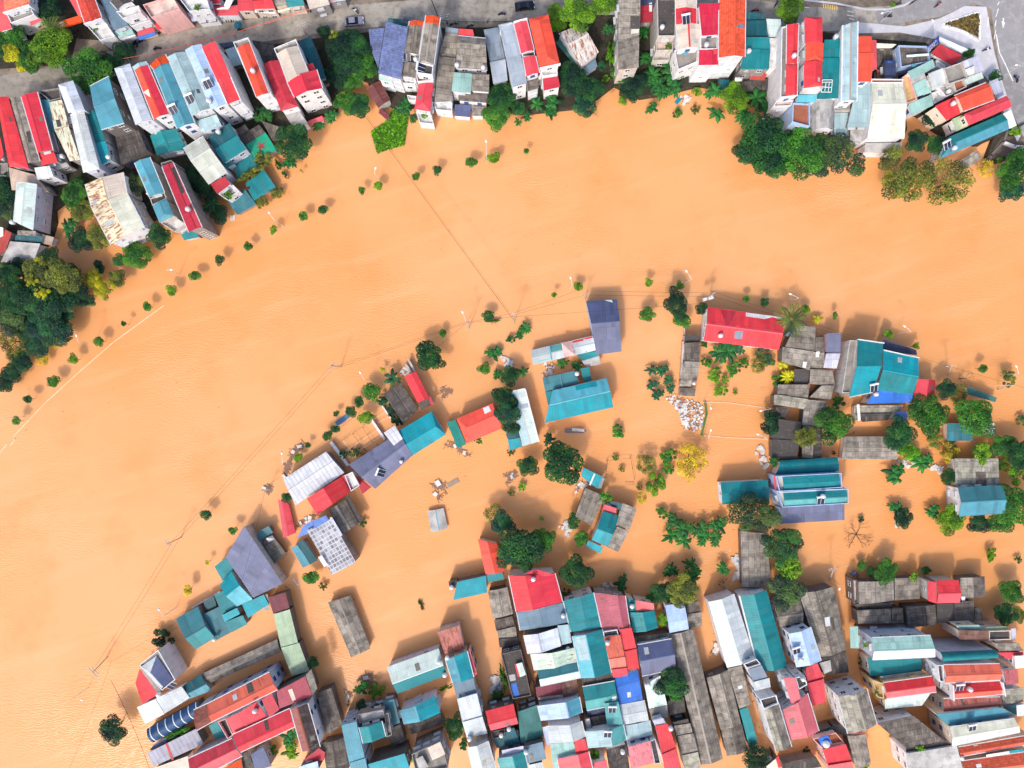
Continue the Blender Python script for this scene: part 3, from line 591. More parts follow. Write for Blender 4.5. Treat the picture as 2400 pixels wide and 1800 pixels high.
B('narrow dull red side roof east of the orange roofs', 'g', 'annex'); F('pinkred', 8, "246 515 300 518 305 905 252 885")
B('dark walled yard with a small navy roofed hut', 'd'); F('fibd', 4, "302 625 560 645 580 1012 310 1012"); F('navy', 7, "402 782 548 785 552 992 402 1000"); PT('blue', "440 785 515 782 518 812 442 815"); F('cream', 6, "300 560 562 572 500 622 300 625"); F('clay', 5, "305 905 400 892 402 1015 300 1020", walls=False)
B('courtyard house with dark sheet roof and teal wall tops', 'b'); Tr('fibd', 7, "588 585 978 598 990 795 618 872"); F('palemint', 7.9, "690 712 975 692 978 720 692 742", walls=False); F('lteal', 7.9, "755 830 810 822 815 860 762 868", walls=False)
B('stepped pale mint roofs between the tan terrace and white terrace', 'w'); F('mint', 8.4, "705 928 1030 770 1062 872 762 1030"); F('concw', 8, "740 1012 922 948 942 1010 772 1090"); F('mint', 7.6, "772 1094 942 1012 1012 1200 832 1250"); F('mint', 7, "716 1346 1012 1222 1042 1362 762 1490")
B('tan flat terrace with a maroon rim', 'c'); Tr('tan', 7, "632 1000 715 948 832 1290 690 1342", parc='p')
B('large cream ridge roof hall with white lower extension', 'w', 'warehouse'); G('cream', 9, "234 1080 640 1078 662 1790 180 1795", off=.42, win=0); T(2000, 250); F('concw', 5, "152 472 637 464 610 610 145 590"); PT('lteal', "188 466 236 462 236 516 190 518"); T(2000, 0); Tr('clay', 8.6, "232 1020 650 1025 640 1072 236 1072", ph=.5)
B('red faceted roof shop with white awning by the traffic island', 'w', 'shop'); F('red5', 6, "1005 690 1125 568 1420 722 1285 850", dz=(0, .6, .6, 0)); F('white', 4.6, "1110 472 1492 640 1422 702 1122 562", walls=False); Tr('whitec', 5, "1080 770 1190 850 1170 900 1070 860")
B('cluttered roof house with glass canopy and mint lean-tos', 's'); F('pale', 9, "975 952 1172 876 1200 1082 1032 1172"); Tr('conc', 9, "1175 885 1420 800 1482 1012 1232 1092"); F('lav', 9, "1400 800 1612 722 1692 912 1500 990"); F('whitec', 9.4, "1450 902 1572 850 1572 952 1482 972", walls=False); F('palemint', 8, "1430 1022 1662 932 1690 1012 1470 1100"); Tr('clay', 8.4, "1292 1052 1432 1022 1472 1122 1330 1192")
B('white terrace house full of clutter north of the red villa', 'w'); Tr('concw', 7, "1100 1132 1290 1062 1352 1192 1200 1252"); Tr('whitec', 6, "1010 1205 1140 1162 1200 1262 1052 1342"); K(1240, 1180, h=7)
B('red villa of three roofs beside the white boulevard', 'c', 'villa'); F('red', 9, "1060 1372 1312 1252 1392 1472 1210 1560"); G('ored', 10, "1312 1240 1722 1072 1832 1290 1430 1440", off=.3); G('red3', 9, "1435 1480 1985 1240 2052 1385 1500 1622", hip=(.12, 0), off=.4); F('lav', 6.5, "1760 1062 1872 1012 1952 1232 1850 1272"); K(1305, 1335)
T(2000, 250)
B('long teal blue ridge roof house with white end by the ramp', 'w'); G(('teal', 'lteal'), 7, "1215 402 1932 92 2022 290 1130 672", hip=(.1, 0), off=.45); F('white', 6, "1940 92 2042 42 2116 242 2015 290"); F('limemint', 6, "1280 162 1420 102 1490 252 1340 322"); K(1320, 530); SH(1220, 500, .5)
B('grey sheet hut half sunk below the teal blue house', 'd', 'hut'); F('fib2', 2.2, "1385 700 1590 562 1668 662 1480 802")
T(350, 250)
B('teal ridge roof house behind the dark ravine trees', 'shade_lv'); G('teal2', 5, "8 372 100 635 492 560 352 290")
B('long pale grey green roof house with red rounded front and balcony', 'w'); G('cream2', 9, "440 545 700 385 1005 838 760 1000", off=.4); F('red5', 7.6, "790 1002 975 905 1052 1002 880 1132"); Tr('whitec', 5, "892 1132 1085 1012 1162 1092 1012 1212")
B('teal stepped roof house with a rooftop tank under the tall block', 'shade_lv'); F('dteal', 8, "757 392 1040 208 1130 370 842 545"); F('teal', 7.8, "842 548 1132 373 1258 550 962 732"); F('teal', 6, "962 734 1060 682 1102 742 1000 792"); K(890, 320)
B('teal sheet roof overgrown by creepers above the water', 'g', 'shed'); F('teal', 3, "1080 730 1300 592 1432 782 1150 952")
B('teal square roof at the waterline with a tan patch', 'g', 'shed'); F('teal', 2.4, "1238 1002 1480 806 1636 1040 1356 1216"); PT('clay', "1250 1040 1300 1030 1300 1070 1262 1085")
B('blue teal square roof nearest the floating white board', 'g', 'shed'); F('gteal2', 2.2, "1002 1212 1232 1062 1386 1262 1136 1400")
B('bright green roof painted with a red star', 'g', 'shed'); F('green', 3.4, "1250 490 1502 330 1648 560 1372 692")
_c = [hit(u, v, 3) for u, v in nums("1370 525 1425 525 1405 450 1450 490 1490 455 1478 505 1500 545 1450 535 1432 585 1418 540")]
_s = MB(); _up = Vector((0, 0, .06)); _s.v = [p + _up for p in _c] + [sum(_c, Vector((0, 0, 0))) / 10 + _up]
_s.f = [((i + 1) % 10, i, 10) for i in range(10)]; _s.m = [0] * 10; _s.build('star', plain('star_red', 150, 60, 56), HS.root, HS.base)
B('collapsed dark sheet roof beside the star roof', 'd', 'shed'); F('dfib', 4, "1170 382 1420 232 1500 330 1250 488"); F('fibd', 3.4, "1450 180 1722 272 1742 382 1600 442"); F('dfib', 5, "1120 300 1240 230 1290 300 1180 370")
T(0, 250)
B('blue ridge roof townhouse with two tanks and tiered balconies', 's', 'townhouse'); G('lteal', 11, "1745 725 1938 1170 2128 1112 1938 655", off=.45); T(350, 250); Tr('dk', 9.4, "8 1195 190 1110 225 1185 38 1280", ph=.3); K(100, 1135); SH(45, 1160, .4); G('lteal', 10, "40 1285 130 1502 318 1412 222 1190", hip=(0, .25), off=.55); Tr('whitec', 6.6, "140 1502 320 1420 470 1520 330 1625"); F('teal', 3, "390 1625 560 1580 640 1690 450 1730")
B('dark red strip roof house with a long bare grey side wall', 'g', 'townhouse'); G(('dred2', 'red3'), 12.4, "165 780 512 1625 678 1560 305 725", off=.62, rise=.5, win=1); K(495, 1325); Tr('dk', 11.8, "145 730 280 690 310 725 165 780", ph=.5); PT('dk', "285 795 325 780 455 1110 415 1130") 
T(0, 250)
B('rust streaked cream and beige ridge roof house over the inlet', 'w', 'townhouse'); G(('rustcream', 'beige'), 10.2, "1105 1005 1192 1315 1640 1112 1592 850", rise=.9); G(('rustcream', 'cream'), 9.8, "1195 1320 1440 1792 1868 1560 1640 1116", rise=.9, win=1); PT('bgrey2', "1205 1215 1262 1200 1280 1275 1225 1290")
B('tan and grey lean-to roof west of the pale mint house', 'g', 'annex'); F('tanfib', 6, "110 785 450 880 632 1110 152 1080", dz=(.5, .5, 0, 0)); F('pale', 8, "445 792 642 765 692 905 485 948", wall='w')
B('pale mint ridge roof house with bare grey side wall at the west', 'shade_lv'); G('palemint', 9, "225 978 178 1482 420 1600 470 1000", win=2); K(152, 1495); F('fib2', 3.4, "228 1602 462 1612 472 1702 222 1682")
T(0, 500)
B('white grey flat roof at the water by the big western wood', 'w'); F('concw', 3.4, "130 362 522 392 452 585 10 632"); F('dteal', 3.2, "205 280 570 300 545 380 190 350"); F('tanfib', 2.6, "545 270 700 310 670 420 545 390")
B('rusted red and grey roof cut by the west edge near the wood', 'g'); F('rustred', 4, "-40 150 150 255 75 470 -40 560"); F('white', 4.6, "-40 160 40 190 40 290 -40 330", walls=False)
T(800, 0)
B('old rust red ridge roof hut leaning over the inlet', 's', 'hut'); G('rustdark', 4.2, "322 1155 480 1402 640 1296 500 1040"); 
B('small maroon and pale roof shelter by the floating weed', 's', 'hut'); F('maroon', 2.2, "495 1402 622 1490 600 1560 482 1462")
# ================================================================ buildings: the flooded peninsula
T(1200, 650)
B('large navy ridge roof standing alone in the flood with a torn corner', 'b', 'shed'); G(('navy2', 'slate'), 4.6, "960 305 1360 285 1420 960 1095 1005", off=.43); PT('white', "1200 295 1290 292 1308 326 1240 310")
B('long patchwork roof of grey, mint and pink sheets beside the navy roof', 'c', 'shed'); G('lgrey', 3, "240 945 1045 755 1095 945 275 1135", rise=.4)
PT('mint', "272 1012 490 955 525 1062 282 1112"); PT('dmint', "490 890 640 855 655 935 510 970"); PT('pinkp', "640 850 780 820 815 1012 672 1040"); PT('red', "778 830 920 795 928 822 786 852"); PT('red', "940 788 1040 762 1044 785 944 808"); PT('lteal', "474 888 490 884 524 1066 508 1070"); PT('lteal', "922 790 938 786 970 968 956 972"); F('teal', 2.7, "1050 745 1084 740 1122 945 1096 952")
B('teal roof with one mud bleached corner south of the patchwork roof', 'c', 'shed'); F('teal', 2.5, "832 1002 1094 955 1130 1012 920 1086"); F('concw', 2.1, "905 1085 1132 1015 1148 1125 960 1162")
B('teal blue roof with a dark stain and white tank on the peninsula', 'c', 'house'); F('gteal2', 3.6, "395 1305 812 1210 868 1362 430 1482"); F('teal', 3, "886 1180 1000 1164 1030 1332 930 1362"); F('teal', 3.4, "430 1492 518 1472 552 1640 470 1662"); K(842, 1250, h=4); PT('lteal', "612 1262 628 1258 660 1432 644 1436")
B('large bright cyan ridge roof with pale sheets on its north slope', 'c', 'warehouse'); G(('cyan', 'bteal'), 5, "525 1465 1225 1305 1314 1685 422 1890", off=.44, win=0); PT('bteal', "820 1410 1090 1345 1130 1515 855 1580")
T(950, 900)
B('long pale aqua box roof with a rusty ridge strip', 'shade_lv', 'warehouse'); G(('pteal', 'palemint'), 4.4, "1335 105 1520 805 1732 745 1552 58", rise=.35, par='23', ph=.3, cap='rustw', win=0); PT('lav', "1500 268 1585 245 1600 300 1512 320")
B('small teal roof with dark north half beside the aqua box', 'c', 'shed'); F('dteal', 3.2, "1300 650 1450 570 1486 690 1330 722"); F('bteal', 2.8, "1325 727 1482 697 1516 812 1355 858")
B('orange red hip roof with a white skylight and vines on its eave', 'c', 'house'); G('ored2', 4.6, "665 450 1130 248 1262 570 795 770", hip=(.16, 0), off=.45); PT('white', "1003 312 1082 284 1112 350 1030 388"); F('green2', 2.4, "535 500 645 462 792 780 676 832", dz=(.2, .2, 0, 0))
B('bright teal hip ended roof joined to the long slate roof', 'c', 'house'); G('bteal', 4.2, "-82 605 340 352 527 655 98 925", hip=(0, .1), off=.55)
T(600, 830)
B('long slate blue ridge roof with satellite boxes along its south eave', 'g', 'house'); G('slate', 4.3, "1205 1430 1860 1010 2032 1310 1545 1747", off=.5); SH(1620, 1540, 1.2); K(1880, 1395, h=4, s=.8); F('wcorr', 4.9, "1655 1020 1800 922 1922 1132 1810 1218", walls=False)
T(560, 1080)
B('large white corrugated shelter roof beside the red balcony house', 'g', 'shelter'); G('wcorr', 4.2, "575 235 1128 -118 1366 155 735 577", rise=.35, off=.42, win=0)
B('red ridge roof house with an ornate white balustrade front', 'w', 'house'); G(('red', 'red4'), 4.8, "880 490 1012 702 1444 402 1326 205", off=.52); F('red3', 4.2, "1322 205 1372 180 1470 370 1425 402"); Tr('whitec', 4, "1368 190 1470 142 1562 322 1452 398", ph=.7); F('dred', 3, "1465 150 1560 250 1716 340 1602 430", walls=False)
B('grey ridge roof with a dark gutter strip on the peninsula shore', 'd', 'house'); G(('fib2', 'fibd'), 3.6, "1165 640 1342 947 1552 818 1382 500", off=.5); F('dk', 3.1, "1385 470 1425 450 1608 770 1566 812", walls=False)
B('building with a white grid glass roof and blue tarpaulins', 'g', 'house'); F('gridw', 6.2, "1185 745 1518 1318 1205 1478 880 905", dz=(.4, .2, 0, .2)); F('tarp', 5.6, "830 845 955 772 988 912 762 992", walls=False); F('tarp', 6.9, "945 785 1128 705 1168 770 985 880", walls=False); F('white', 6.9, "1025 1250 1075 1225 1150 1350 1105 1375", walls=False); F('dteal', 3.4, "755 1066 832 1020 1015 1292 920 1346"); F('lteal', 2.6, "676 1130 760 1090 922 1342 830 1386"); F('lav', 6.8, "1175 735 1205 728 1345 965 1318 978", walls=False)
B('rose red faded roof half under water at the shoreline', 'p', 'shed'); G(('pinkr', 'red3'), 1.5, "505 500 575 998 738 935 642 555", off=.42, rise=.35, win=0)
B('small teal and broken grey roof behind the slate triangle roof', 'd', 'shed'); F('gteal2', 2.6, "240 920 385 845 442 928 265 1045"); F('fib', 2.2, "300 1040 430 960 612 1200 462 1332", dz=(.3, .1, 0, .1)); PT('white', "350 1005 430 965 460 1010 385 1055")
T(300, 1250)
B('large slate blue triangular roof with grey east wall', 's', 'warehouse'); F('slate', 5.2, "1265 312 1505 -98 2005 650 1625 835", dz=(.2, .6, .4, 0), win=0); F('teal', 3.6, "1122 430 1262 318 1390 472 1226 617"); G(('bteal', 'cyan'), 4.8, "1190 668 1340 490 1615 855 1412 948", off=.45)
B('bright teal ribbed roof with faded east edge on the peninsula', 'c', 'shed'); F('bteal', 3, "1476 922 1758 795 1824 920 1556 1096"); F('concw', 2.6, "1756 800 1808 790 1846 990 1765 1000", walls=False)
B('cluster of overlapping teal roofs around a small yard', 'g', 'house'); F('teal', 3.6, "1116 802 1240 738 1410 952 1220 1042"); F('bteal', 4.4, "1215 1062 1410 965 1452 1046 1255 1148"); F('teal', 3.5, "1270 1146 1482 1062 1546 1178 1345 1282"); F('gteal2', 3.1, "965 1056 1190 946 1342 1280 1146 1386"); F('dteal', 2.6, "975 880 1110 815 1150 950 1010 1000")
B('grey teal ridge roof with white trims at the peninsula tip', 'g', 'house'); G(('gteal2', 'teal2'), 3.8, "620 1110 905 945 1128 1352 880 1504", off=.58); K(1110, 1385, h=4, s=.8)
B('maroon and long pale green roof row along the narrow channel', 'd', 'house'); F('maroon', 4.3, "1815 832 2040 765 2096 975 1885 1046"); F('limemint', 4.2, "1886 1050 2096 985 2202 1420 1982 1478"); T(650, 1500); F('limemint', 4, "48 102 282 38 416 402 186 466"); F('dk', 3, "90 550 180 480 410 400 370 460", walls=False); T(300, 1250)
T(300, 1500)
B('white house with navy hip roof, red side roof and white shop roofs', 'w', 'house')
Tr('conc', 8, "145 325 390 128 612 515 440 655", ph=.5, win=1); G(('lgrey', 'navy2'), 8.3, "170 345 432 625 585 515 370 205", hip=(.35, 0), off=.22, win=0); SH(560, 590, .9); F('red', 3.4, "95 560 185 832 385 702 150 375", dz=(0, 0, .8, .8)); F('white', 3, "115 872 352 767 472 960 222 1086"); F('lgrey', 3.8, "362 760 692 602 802 752 476 952"); K(392, 715, h=4)
B('dark teal and aqua ridge roof east of the navy hip house', 'c', 'shed'); G(('dteal', 'lteal'), 3.2, "705 602 940 435 1086 652 802 762", off=.55)
B('long grey asbestos ridge roof with a canal on its south side', 'd', 'shed'); G(('fib2', 'fib'), 2.6, "950 440 1932 -12 1986 155 1062 560", off=.55, rise=.4)
B('long blue barrel awning with white hoops', 'd', 'shelter'); Rf('blued', 3.6, "245 1152 905 790 985 950 332 1328", rise=1.2)
for k in range(7):
    t = .06 + k * .15; a = (245 + t * 660, 1152 - t * 362); b = (332 + t * 653, 1328 - t * 378)
    m = MB(); pr = []
    for i in range(9):
        s = i / 8; p = P(a[0] + (b[0] - a[0]) * s, a[1] + (b[1] - a[1]) * s, 3.65); p.z += 1.22 * math.sin(math.pi * s) ** .8; pr.append(p)
    for p, q in zip(pr, pr[1:]): m.bar(p, q, .22, .08)
    m.build('hoop', plain('hoop_white', 226, 230, 234, .5), HS.root, HS.base)
B('long orange red ridge roof house with old tile end and white side wall', 'shade_lv', 'house'); G(('orust', 'ored'), 9.2, "1022 832 1830 420 1938 640 1085 1058", off=.62, win=2); G('oldtile', 9.1, "850 912 1018 832 1098 1052 890 1170", off=.62, win=0); PT('dk', "1530 575 1600 540 1640 660 1560 690"); PT('dk', "1555 700 1650 670 1700 745 1630 780")
B('red stepped roofs around a dark yard with a white tank', 'w', 'house'); F('red3', 7, "1280 1022 1420 952 1536 1180 1370 1228"); F('red2', 7.3, "1422 952 1662 800 1822 1022 1538 1180"); K(1640, 925); F('dred', 8, "1730 772 1862 690 1962 902 1832 1002"); Tr('dk', 6, "1160 1060 1265 1020 1362 1240 1290 1285", ph=.9, parc='p'); F('teal', 4, "1046 1112 1150 1060 1262 1242 1130 1286")
B('broad red gable roof with dark skylight band in the lower west block', 'w', 'house'); G(('red2', 'red'), 8, "1355 1230 2095 890 2166 1120 1460 1452", off=.66, win=2); PT('dk', "1760 1052 1806 1030 1832 1160 1786 1178")
B('long crimson and rose ridge roof at the lower west corner block', 'shade_lv', 'house'); G(('dred', 'pinkr'), 7.2, "775 1542 1348 1280 1480 1500 880 1810", off=.5)
B('grey violet corrugated shelter roof with a red strip', 'd', 'shelter'); F('gcorr', 4, "245 1468 880 1152 982 1350 325 1642", win=0); PT('red4', "485 1352 512 1340 598 1556 570 1568"); F('slate', 3, "270 1440 330 1360 510 1250 495 1345", walls=False)
B('beige sheet roof cut by the bottom edge beside the corrugated shelter', 'c', 'shed'); F('beige', 4, "330 1662 772 1505 800 1720 400 1800")
B('orange tile roof cut by the bottom edge beside the crimson ridge roof', 'c', 'house'); F('otile', 6, "1240 1660 1462 1550 1500 1740 1230 1790"); F('fibd', 5, "1470 1500 1545 1440 1660 1690 1510 1740")
B('navy roof in a narrow gap of the lower west block', 'g', 'shed'); F('navy2', 5, "1590 1482 1752 1392 1862 1632 1652 1700")
T(650, 1500)
B('dull crimson flat roof with a grey panel and dark soot', 'd', 'house'); F('dred3', 8, "-10 665 362 470 452 722 28 892"); PT('beige', "138 648 190 630 242 770 200 795"); F('fib', 8.6, "365 455 440 380 520 630 455 715", walls=False)
B('white walled house with black red ridge roof and small windows', 'w', 'house'); G(('oldred', 'dkred'), 9.8, "170 892 325 1447 552 1385 392 825", off=.42, win=2)
B('large black stained sheet roof east of the black red ridge house', 'd', 'house'); F('fibd', 4, "505 690 700 620 842 1092 662 1232"); G('fibd', 4, "580 1332 640 1700 935 1700 872 1262")
B('small crimson roof at the foot of the black red ridge house', 'd', 'shed'); F('dred', 5, "330 1560 540 1402 622 1462 602 1562"); F('lblue', 6, "280 1642 520 1572 542 1700 282 1720")
B('long pale blue steel roof beside the central teal terrace house', 'shade_lv', 'house'); F('lteal', 9, "830 1106 1022 1060 1132 1522 930 1592"); F('lteal', 8.8, "932 1596 1140 1532 1178 1720 960 1730"); F('dteal', 7, "830 1062 1012 1006 1022 1052 830 1104")
B('central teal ridge roof house with a purple floored terrace', 'g', 'house'); G(('teal2', 'teal'), 9.2, "1060 1132 1112 1342 1402 1252 1352 1054", off=.44); K(1370, 1120); Tr('concw', 7.4, "1040 962 1372 902 1392 1002 1062 1082", ph=.6); PT('lav', "1165 950 1360 915 1372 1005 1180 1040"); Tr('conc', 7, "1385 960 1440 945 1485 1230 1420 1260", ph=.7)
B('slate blue lean-to and black sheet roof behind the central teal house', 'd', 'annex'); F('gteal2', 5, "1370 790 1512 766 1592 1072 1482 1112"); F('dfib', 4, "1400 1172 1592 1092 1662 1312 1482 1372")
B('pale blue and teal ridge roof house over the inner canal', 'shade_lv', 'house'); G(('lteal', 'bteal'), 6.4, "1585 912 1638 1096 2116 942 2042 725", off=.45, win=2)
B('black sheet roof south of the pale blue and teal ridge roof', 'd', 'shed'); F('dfib', 3, "1680 1102 2112 962 2182 1082 1742 1222")
B('wide pale and teal roof hall with small slot windows and two tanks', 'shade_lv', 'warehouse'); G(('palemint', 'teal'), 5.2, "1420 350 2092 110 2204 450 1556 697", off=.56, win=2); K(2095, 290, h=6); K(2168, 458, h=6)
B('long teal roof with dark weathered walls at the bottom edge', 'd', 'house'); F('bteal', 8, "1172 1612 1650 1472 1722 1680 1180 1720")
B('brown grey terrace house with stepped concrete roofs at the bottom', 'g', 'house'); Tr('conc', 8, "1740 1482 2115 1310 2215 1660 1800 1760", ph=.8); F('concw', 9, "1790 1545 1880 1500 1960 1640 1850 1700"); F('beige', 8.8, "1940 1400 2110 1320 2180 1480 2010 1560")
T(0, 0, 2400, 2400)
B('weathered brown sheet ridge roof shed alone in the flood', 's', 'shed'); G(('fib2', 'fib'), 2.4, "768 1412 823 1541 868 1520 820 1396", rise=.5)
B('rust pink flat roof shed at the channel north of the slot window hall', 's', 'shed'); F('rustpink', 5, "1025 1481 1077 1466 1089 1518 1042 1533")
T(850, 680)
B('black sheet ridge roof on the western shore of the peninsula', 'd', 'house'); G(('dfib', 'fibd'), 3, "270 1345 520 1720 722 1552 500 1205", rise=.5)
B('slim red roof house with a cluttered south yard', 'w', 'house'); G('red', 3.6, "540 1122 712 1464 862 1396 690 1055", off=.6, rise=.3); F('dred', 3, "852 1390 872 1372 926 1470 880 1486"); F('fibd', 2.2, "715 1470 850 1405 880 1490 760 1550")
B('derelict roofless shelter of grey posts beside the slim red roof', 's', 'ruin'); F('concw', 1.4, "575 895 600 890 690 1050 665 1065"); F('rustw', 1.0, "470 1075 560 950 650 1065 545 1110")
T(960, 1180)
B('orange red ridge roof under the large dark tree', 'c', 'house'); G(('ored2', 'ored'), 4.2, "885 460 985 922 1240 882 1132 520", off=.5)
B('teal roof with a black corner and white tank in the flood', 'd', 'house'); F('bteal', 4.2, "616 1016 990 935 1006 1156 566 1252"); F('dk', 3.4, "502 1010 620 995 625 1090 520 1105"); K(542, 1090, h=4); F('teal', 3.8, "992 925 1200 890 1226 982 1016 1026")
B('grey asbestos ridge roof beside the red ridge hall', 'd', 'shed'); G('fib2', 4, "1015 1132 1082 1492 1342 1432 1266 1085", off=.5, rise=.5); F('fibd', 3.5, "1095 1512 1330 1460 1372 1602 1122 1652"); T(1150, 1300); F('fib2', 3.5, "82 986 320 930 347 1080 112 1122"); F('dfib', 3.3, "115 1124 352 1082 382 1155 135 1205")
T(960, 1180)
B('pale polythene greenhouse roof sinking in the open flood', 'c', 'greenhouse'); G('concw', 1.0, "230 96 277 376 496 320 440 60", rise=.4, cap='lteal', win=0)
T(1300, 1180, 400, 1269)
B('teal roof house with a pink side roof and grey sheets in the flood', 'c', 'house'); G(('teal', 'bteal'), 5, "360 56 478 93 394 322 274 271", off=.58); F('pinkr', 4.5, "370 6 461 36 452 86 346 71"); F('fib2', 3.5, "500 -2 610 36 556 196 450 161"); F('fib2', 3.3, "465 170 550 206 471 362 386 322"); F('bteal', 2.5, "250 275 360 326 341 371 231 321"); F('dteal', 4, "405 -12 502 2 490 52 430 22")
T(1300, 920)
B('bright teal two slope roof with white ridge beside the big dark tree', 'c', 'shed'); F('bteal', 3, "372 970 652 1106 555 1250 345 1085"); PT('white', "505 1052 530 1052 465 1205 445 1195"); PT('concw', "615 1100 652 1112 600 1245 560 1240")
B('grey asbestos ridge roof with rubbish at its north end', 'd', 'house'); G(('fib', 'fib2'), 3.6, "395 1232 265 1602 482 1722 642 1340", off=.55, rise=.5)
T(1550, 650)
B('broad red ridge roof house with torn white plaster on its north edge', 'w', 'villa'); G('red', 6, "600 385 1587 512 1522 942 547 820", off=.52, cap='pinkr'); K(770, 755); PT('bgrey', "952 698 1062 695 1042 800 945 792"); PT('white', "968 715 1035 712 1020 785 965 780"); PT('white', "1095 455 1585 520 1570 555 1440 515 1340 540 1095 505"); PT('dred', "770 425 965 450 875 620 840 622")
B('long narrow grey roof row on the west side of the garden', 's', 'shed'); F('fibd', 3.2, "300 850 502 840 497 1092 300 1082"); F('fib2', 3, "298 1086 496 1094 462 1340 252 1322"); F('fib2', 2.6, "246 1332 400 1336 386 1412 236 1412"); F('fibd', 2.4, "240 1432 445 1440 432 1542 230 1532"); F('dk', 2.8, "302 742 506 740 502 842 298 830"); K(428, 1375, h=3, s=.8)
B('rambling grey asbestos roofs east of the red ridge house', 'd', 'house'); F('fib', 4.2, "1740 620 2000 640 1986 956 1602 902"); F('fib2', 4, "1572 902 1982 962 1922 1202 1560 1092"); F('fibd', 4, "1996 776 2112 770 2112 972 1990 952"); F('fib2', 3.6, "1980 968 2117 976 2086 1182 1932 1180"); PT('white', "2005 965 2050 960 2040 1035 1998 1035"); PT('white', "1840 1095 1885 1100 1870 1175 1828 1165"); F('bslate', 3, "1606 740 1742 660 1742 765 1620 765") 
B('navy and lilac sheet roof standing apart by the grey roofs', 'p', 'shed'); F('slate', 4.8, "2146 725 2332 720 2322 982 2136 972"); F('lav', 4.6, "2138 986 2322 986 2272 1182 2100 1172")
B('grey and black sheet roofs around a flooded yard', 'd', 'house'); F('dk', 3, "1722 1190 1920 1190 1902 1396 1722 1382"); F('fib', 3.6, "1930 1190 2215 1202 2252 1402 1920 1382"); F('fib', 3.6, "1512 1390 1922 1390 1902 1562 1502 1532"); F('fib2', 3.6, "2080 1400 2240 1400 2200 1580 1920 1555"); T(1650, 920); F('fibl', 3.5, "965 30 1350 85 1312 220 932 160"); F('fibl', 3.3, "912 28 962 30 948 160 905 155"); G('fib2', 3.6, "1312 92 1270 420 1532 432 1592 112", rise=.4); F('dfib', 3.1, "932 180 1102 200 1052 330 950 362"); F('dk', 3.5, "950 342 1262 382 1242 620 882 600"); F('dk', 3.3, "886 604 1242 626 1202 870 882 850"); G(('fib', 'dfib'), 3, "1282 432 1270 850 1522 850 1532 432", rise=.4)
T(1950, 700, 450)
B('large teal house of two ridge roofs with grey west terrace and blue lean-to', 's', 'house'); G(('teal', 'bteal'), 8, "300 470 592 512 470 1075 200 1132", off=.47, win=1, par='0', ph=.4); G(('bteal', 'teal'), 7, "592 592 996 682 930 1108 512 1050", off=.5, par='0', ph=.3); F('blue', 5, "512 1046 932 1108 916 1196 396 1212"); F('navy', 4.4, "602 470 972 592 982 652 585 592"); K(512, 1100, h=8); SH(485, 1030, .2); Tr('conc', 6.6, "205 480 290 480 215 1085 115 1085", ph=.5)
B('red ridge roof hut between the large teal house and the trees', 'c', 'hut'); G(('red3', 'red5'), 5, "986 922 926 1186 1172 1192 1192 938", off=.52)
B('mud caked broken tile roof with a blue tarpaulin end', 's', 'ruin'); F('fibl', 2, "255 1232 826 1226 722 1392 250 1402"); F('dfib', 2.3, "270 1330 690 1320 640 1400 350 1420", walls=False); F('tarp', 2.4, "725 1300 872 1290 862 1402 730 1422", walls=False); F('white', 2.6, "285 1220 318 1218 330 1400 300 1412", walls=False)
B('small dark green roof lying low by the east shore', 'w', 'shed'); F('gteal', 2, "1560 1010 1902 1140 1882 1192 1560 1102")
T(2000, 950)
B('long grey grid of roof sheets with a white tank at its west gable', 'c', 'shed'); G('fib2', 2.8, "-125 405 562 400 562 702 -155 700", off=.5, rise=.45); K(-215, 700, h=2); 
B('small teal blue roof beneath the eastern orchard tree', 'c', 'shed'); F('gteal2', 3, "1220 230 1562 230 1542 460 1216 460", dz=(0, 0, 0, 0)); F('white', 2.6, "1752 232 1826 230 1832 402 1700 340", dz=(0, 0, 0, 0))
B('grey plank like sheet roof north of the blue ridge house', 's', 'shed'); F('fibl', 4, "1310 690 1882 690 1892 1032 1332 1052"); PT('fibd', "1585 860 1722 860 1725 1035 1588 1035")
B('pale blue ridge roof house among the eastern trees', 'w', 'house'); G(('gteal2', 'lteal'), 6.2, "1355 1062 1932 1036 1968 1402 1372 1442", off=.48)
T(1650, 920)
B('teal barrel roof shed north of the white parapet house', 'c', 'shed'); Rf('teal', 4.4, "985 882 1726 840 1742 1022 920 1070", rise=.8)
B('lilac house with sunken teal roofs behind white and red parapets', 'b', 'house'); Tr('concw', 6.6, "930 1085 1782 1042 1792 1232 980 1285", ph=.9); G('teal', 6.9, "1018 1098 1748 1060 1756 1228 1034 1278", rise=.3, win=0); Tr('concw', 7.2, "940 1275 1872 1246 1872 1440 1022 1490", ph=.5); G(('teal', 'dmint'), 7.4, "1028 1300 1842 1258 1846 1428 1038 1472", rise=.5, win=0); K(1545, 1345); SH(1515, 1400, .1); F('slate', 4, "985 1486 1820 1442 1822 1652 985 1702"); F('red', 6.6, "908 1078 930 1076 940 1256 918 1260", walls=False)
B('teal ridge roof shed half hidden by the grey green tree', 'w', 'shed'); G('teal', 4.8, "215 1166 826 1133 846 1432 236 1452", off=.5, rise=.5)
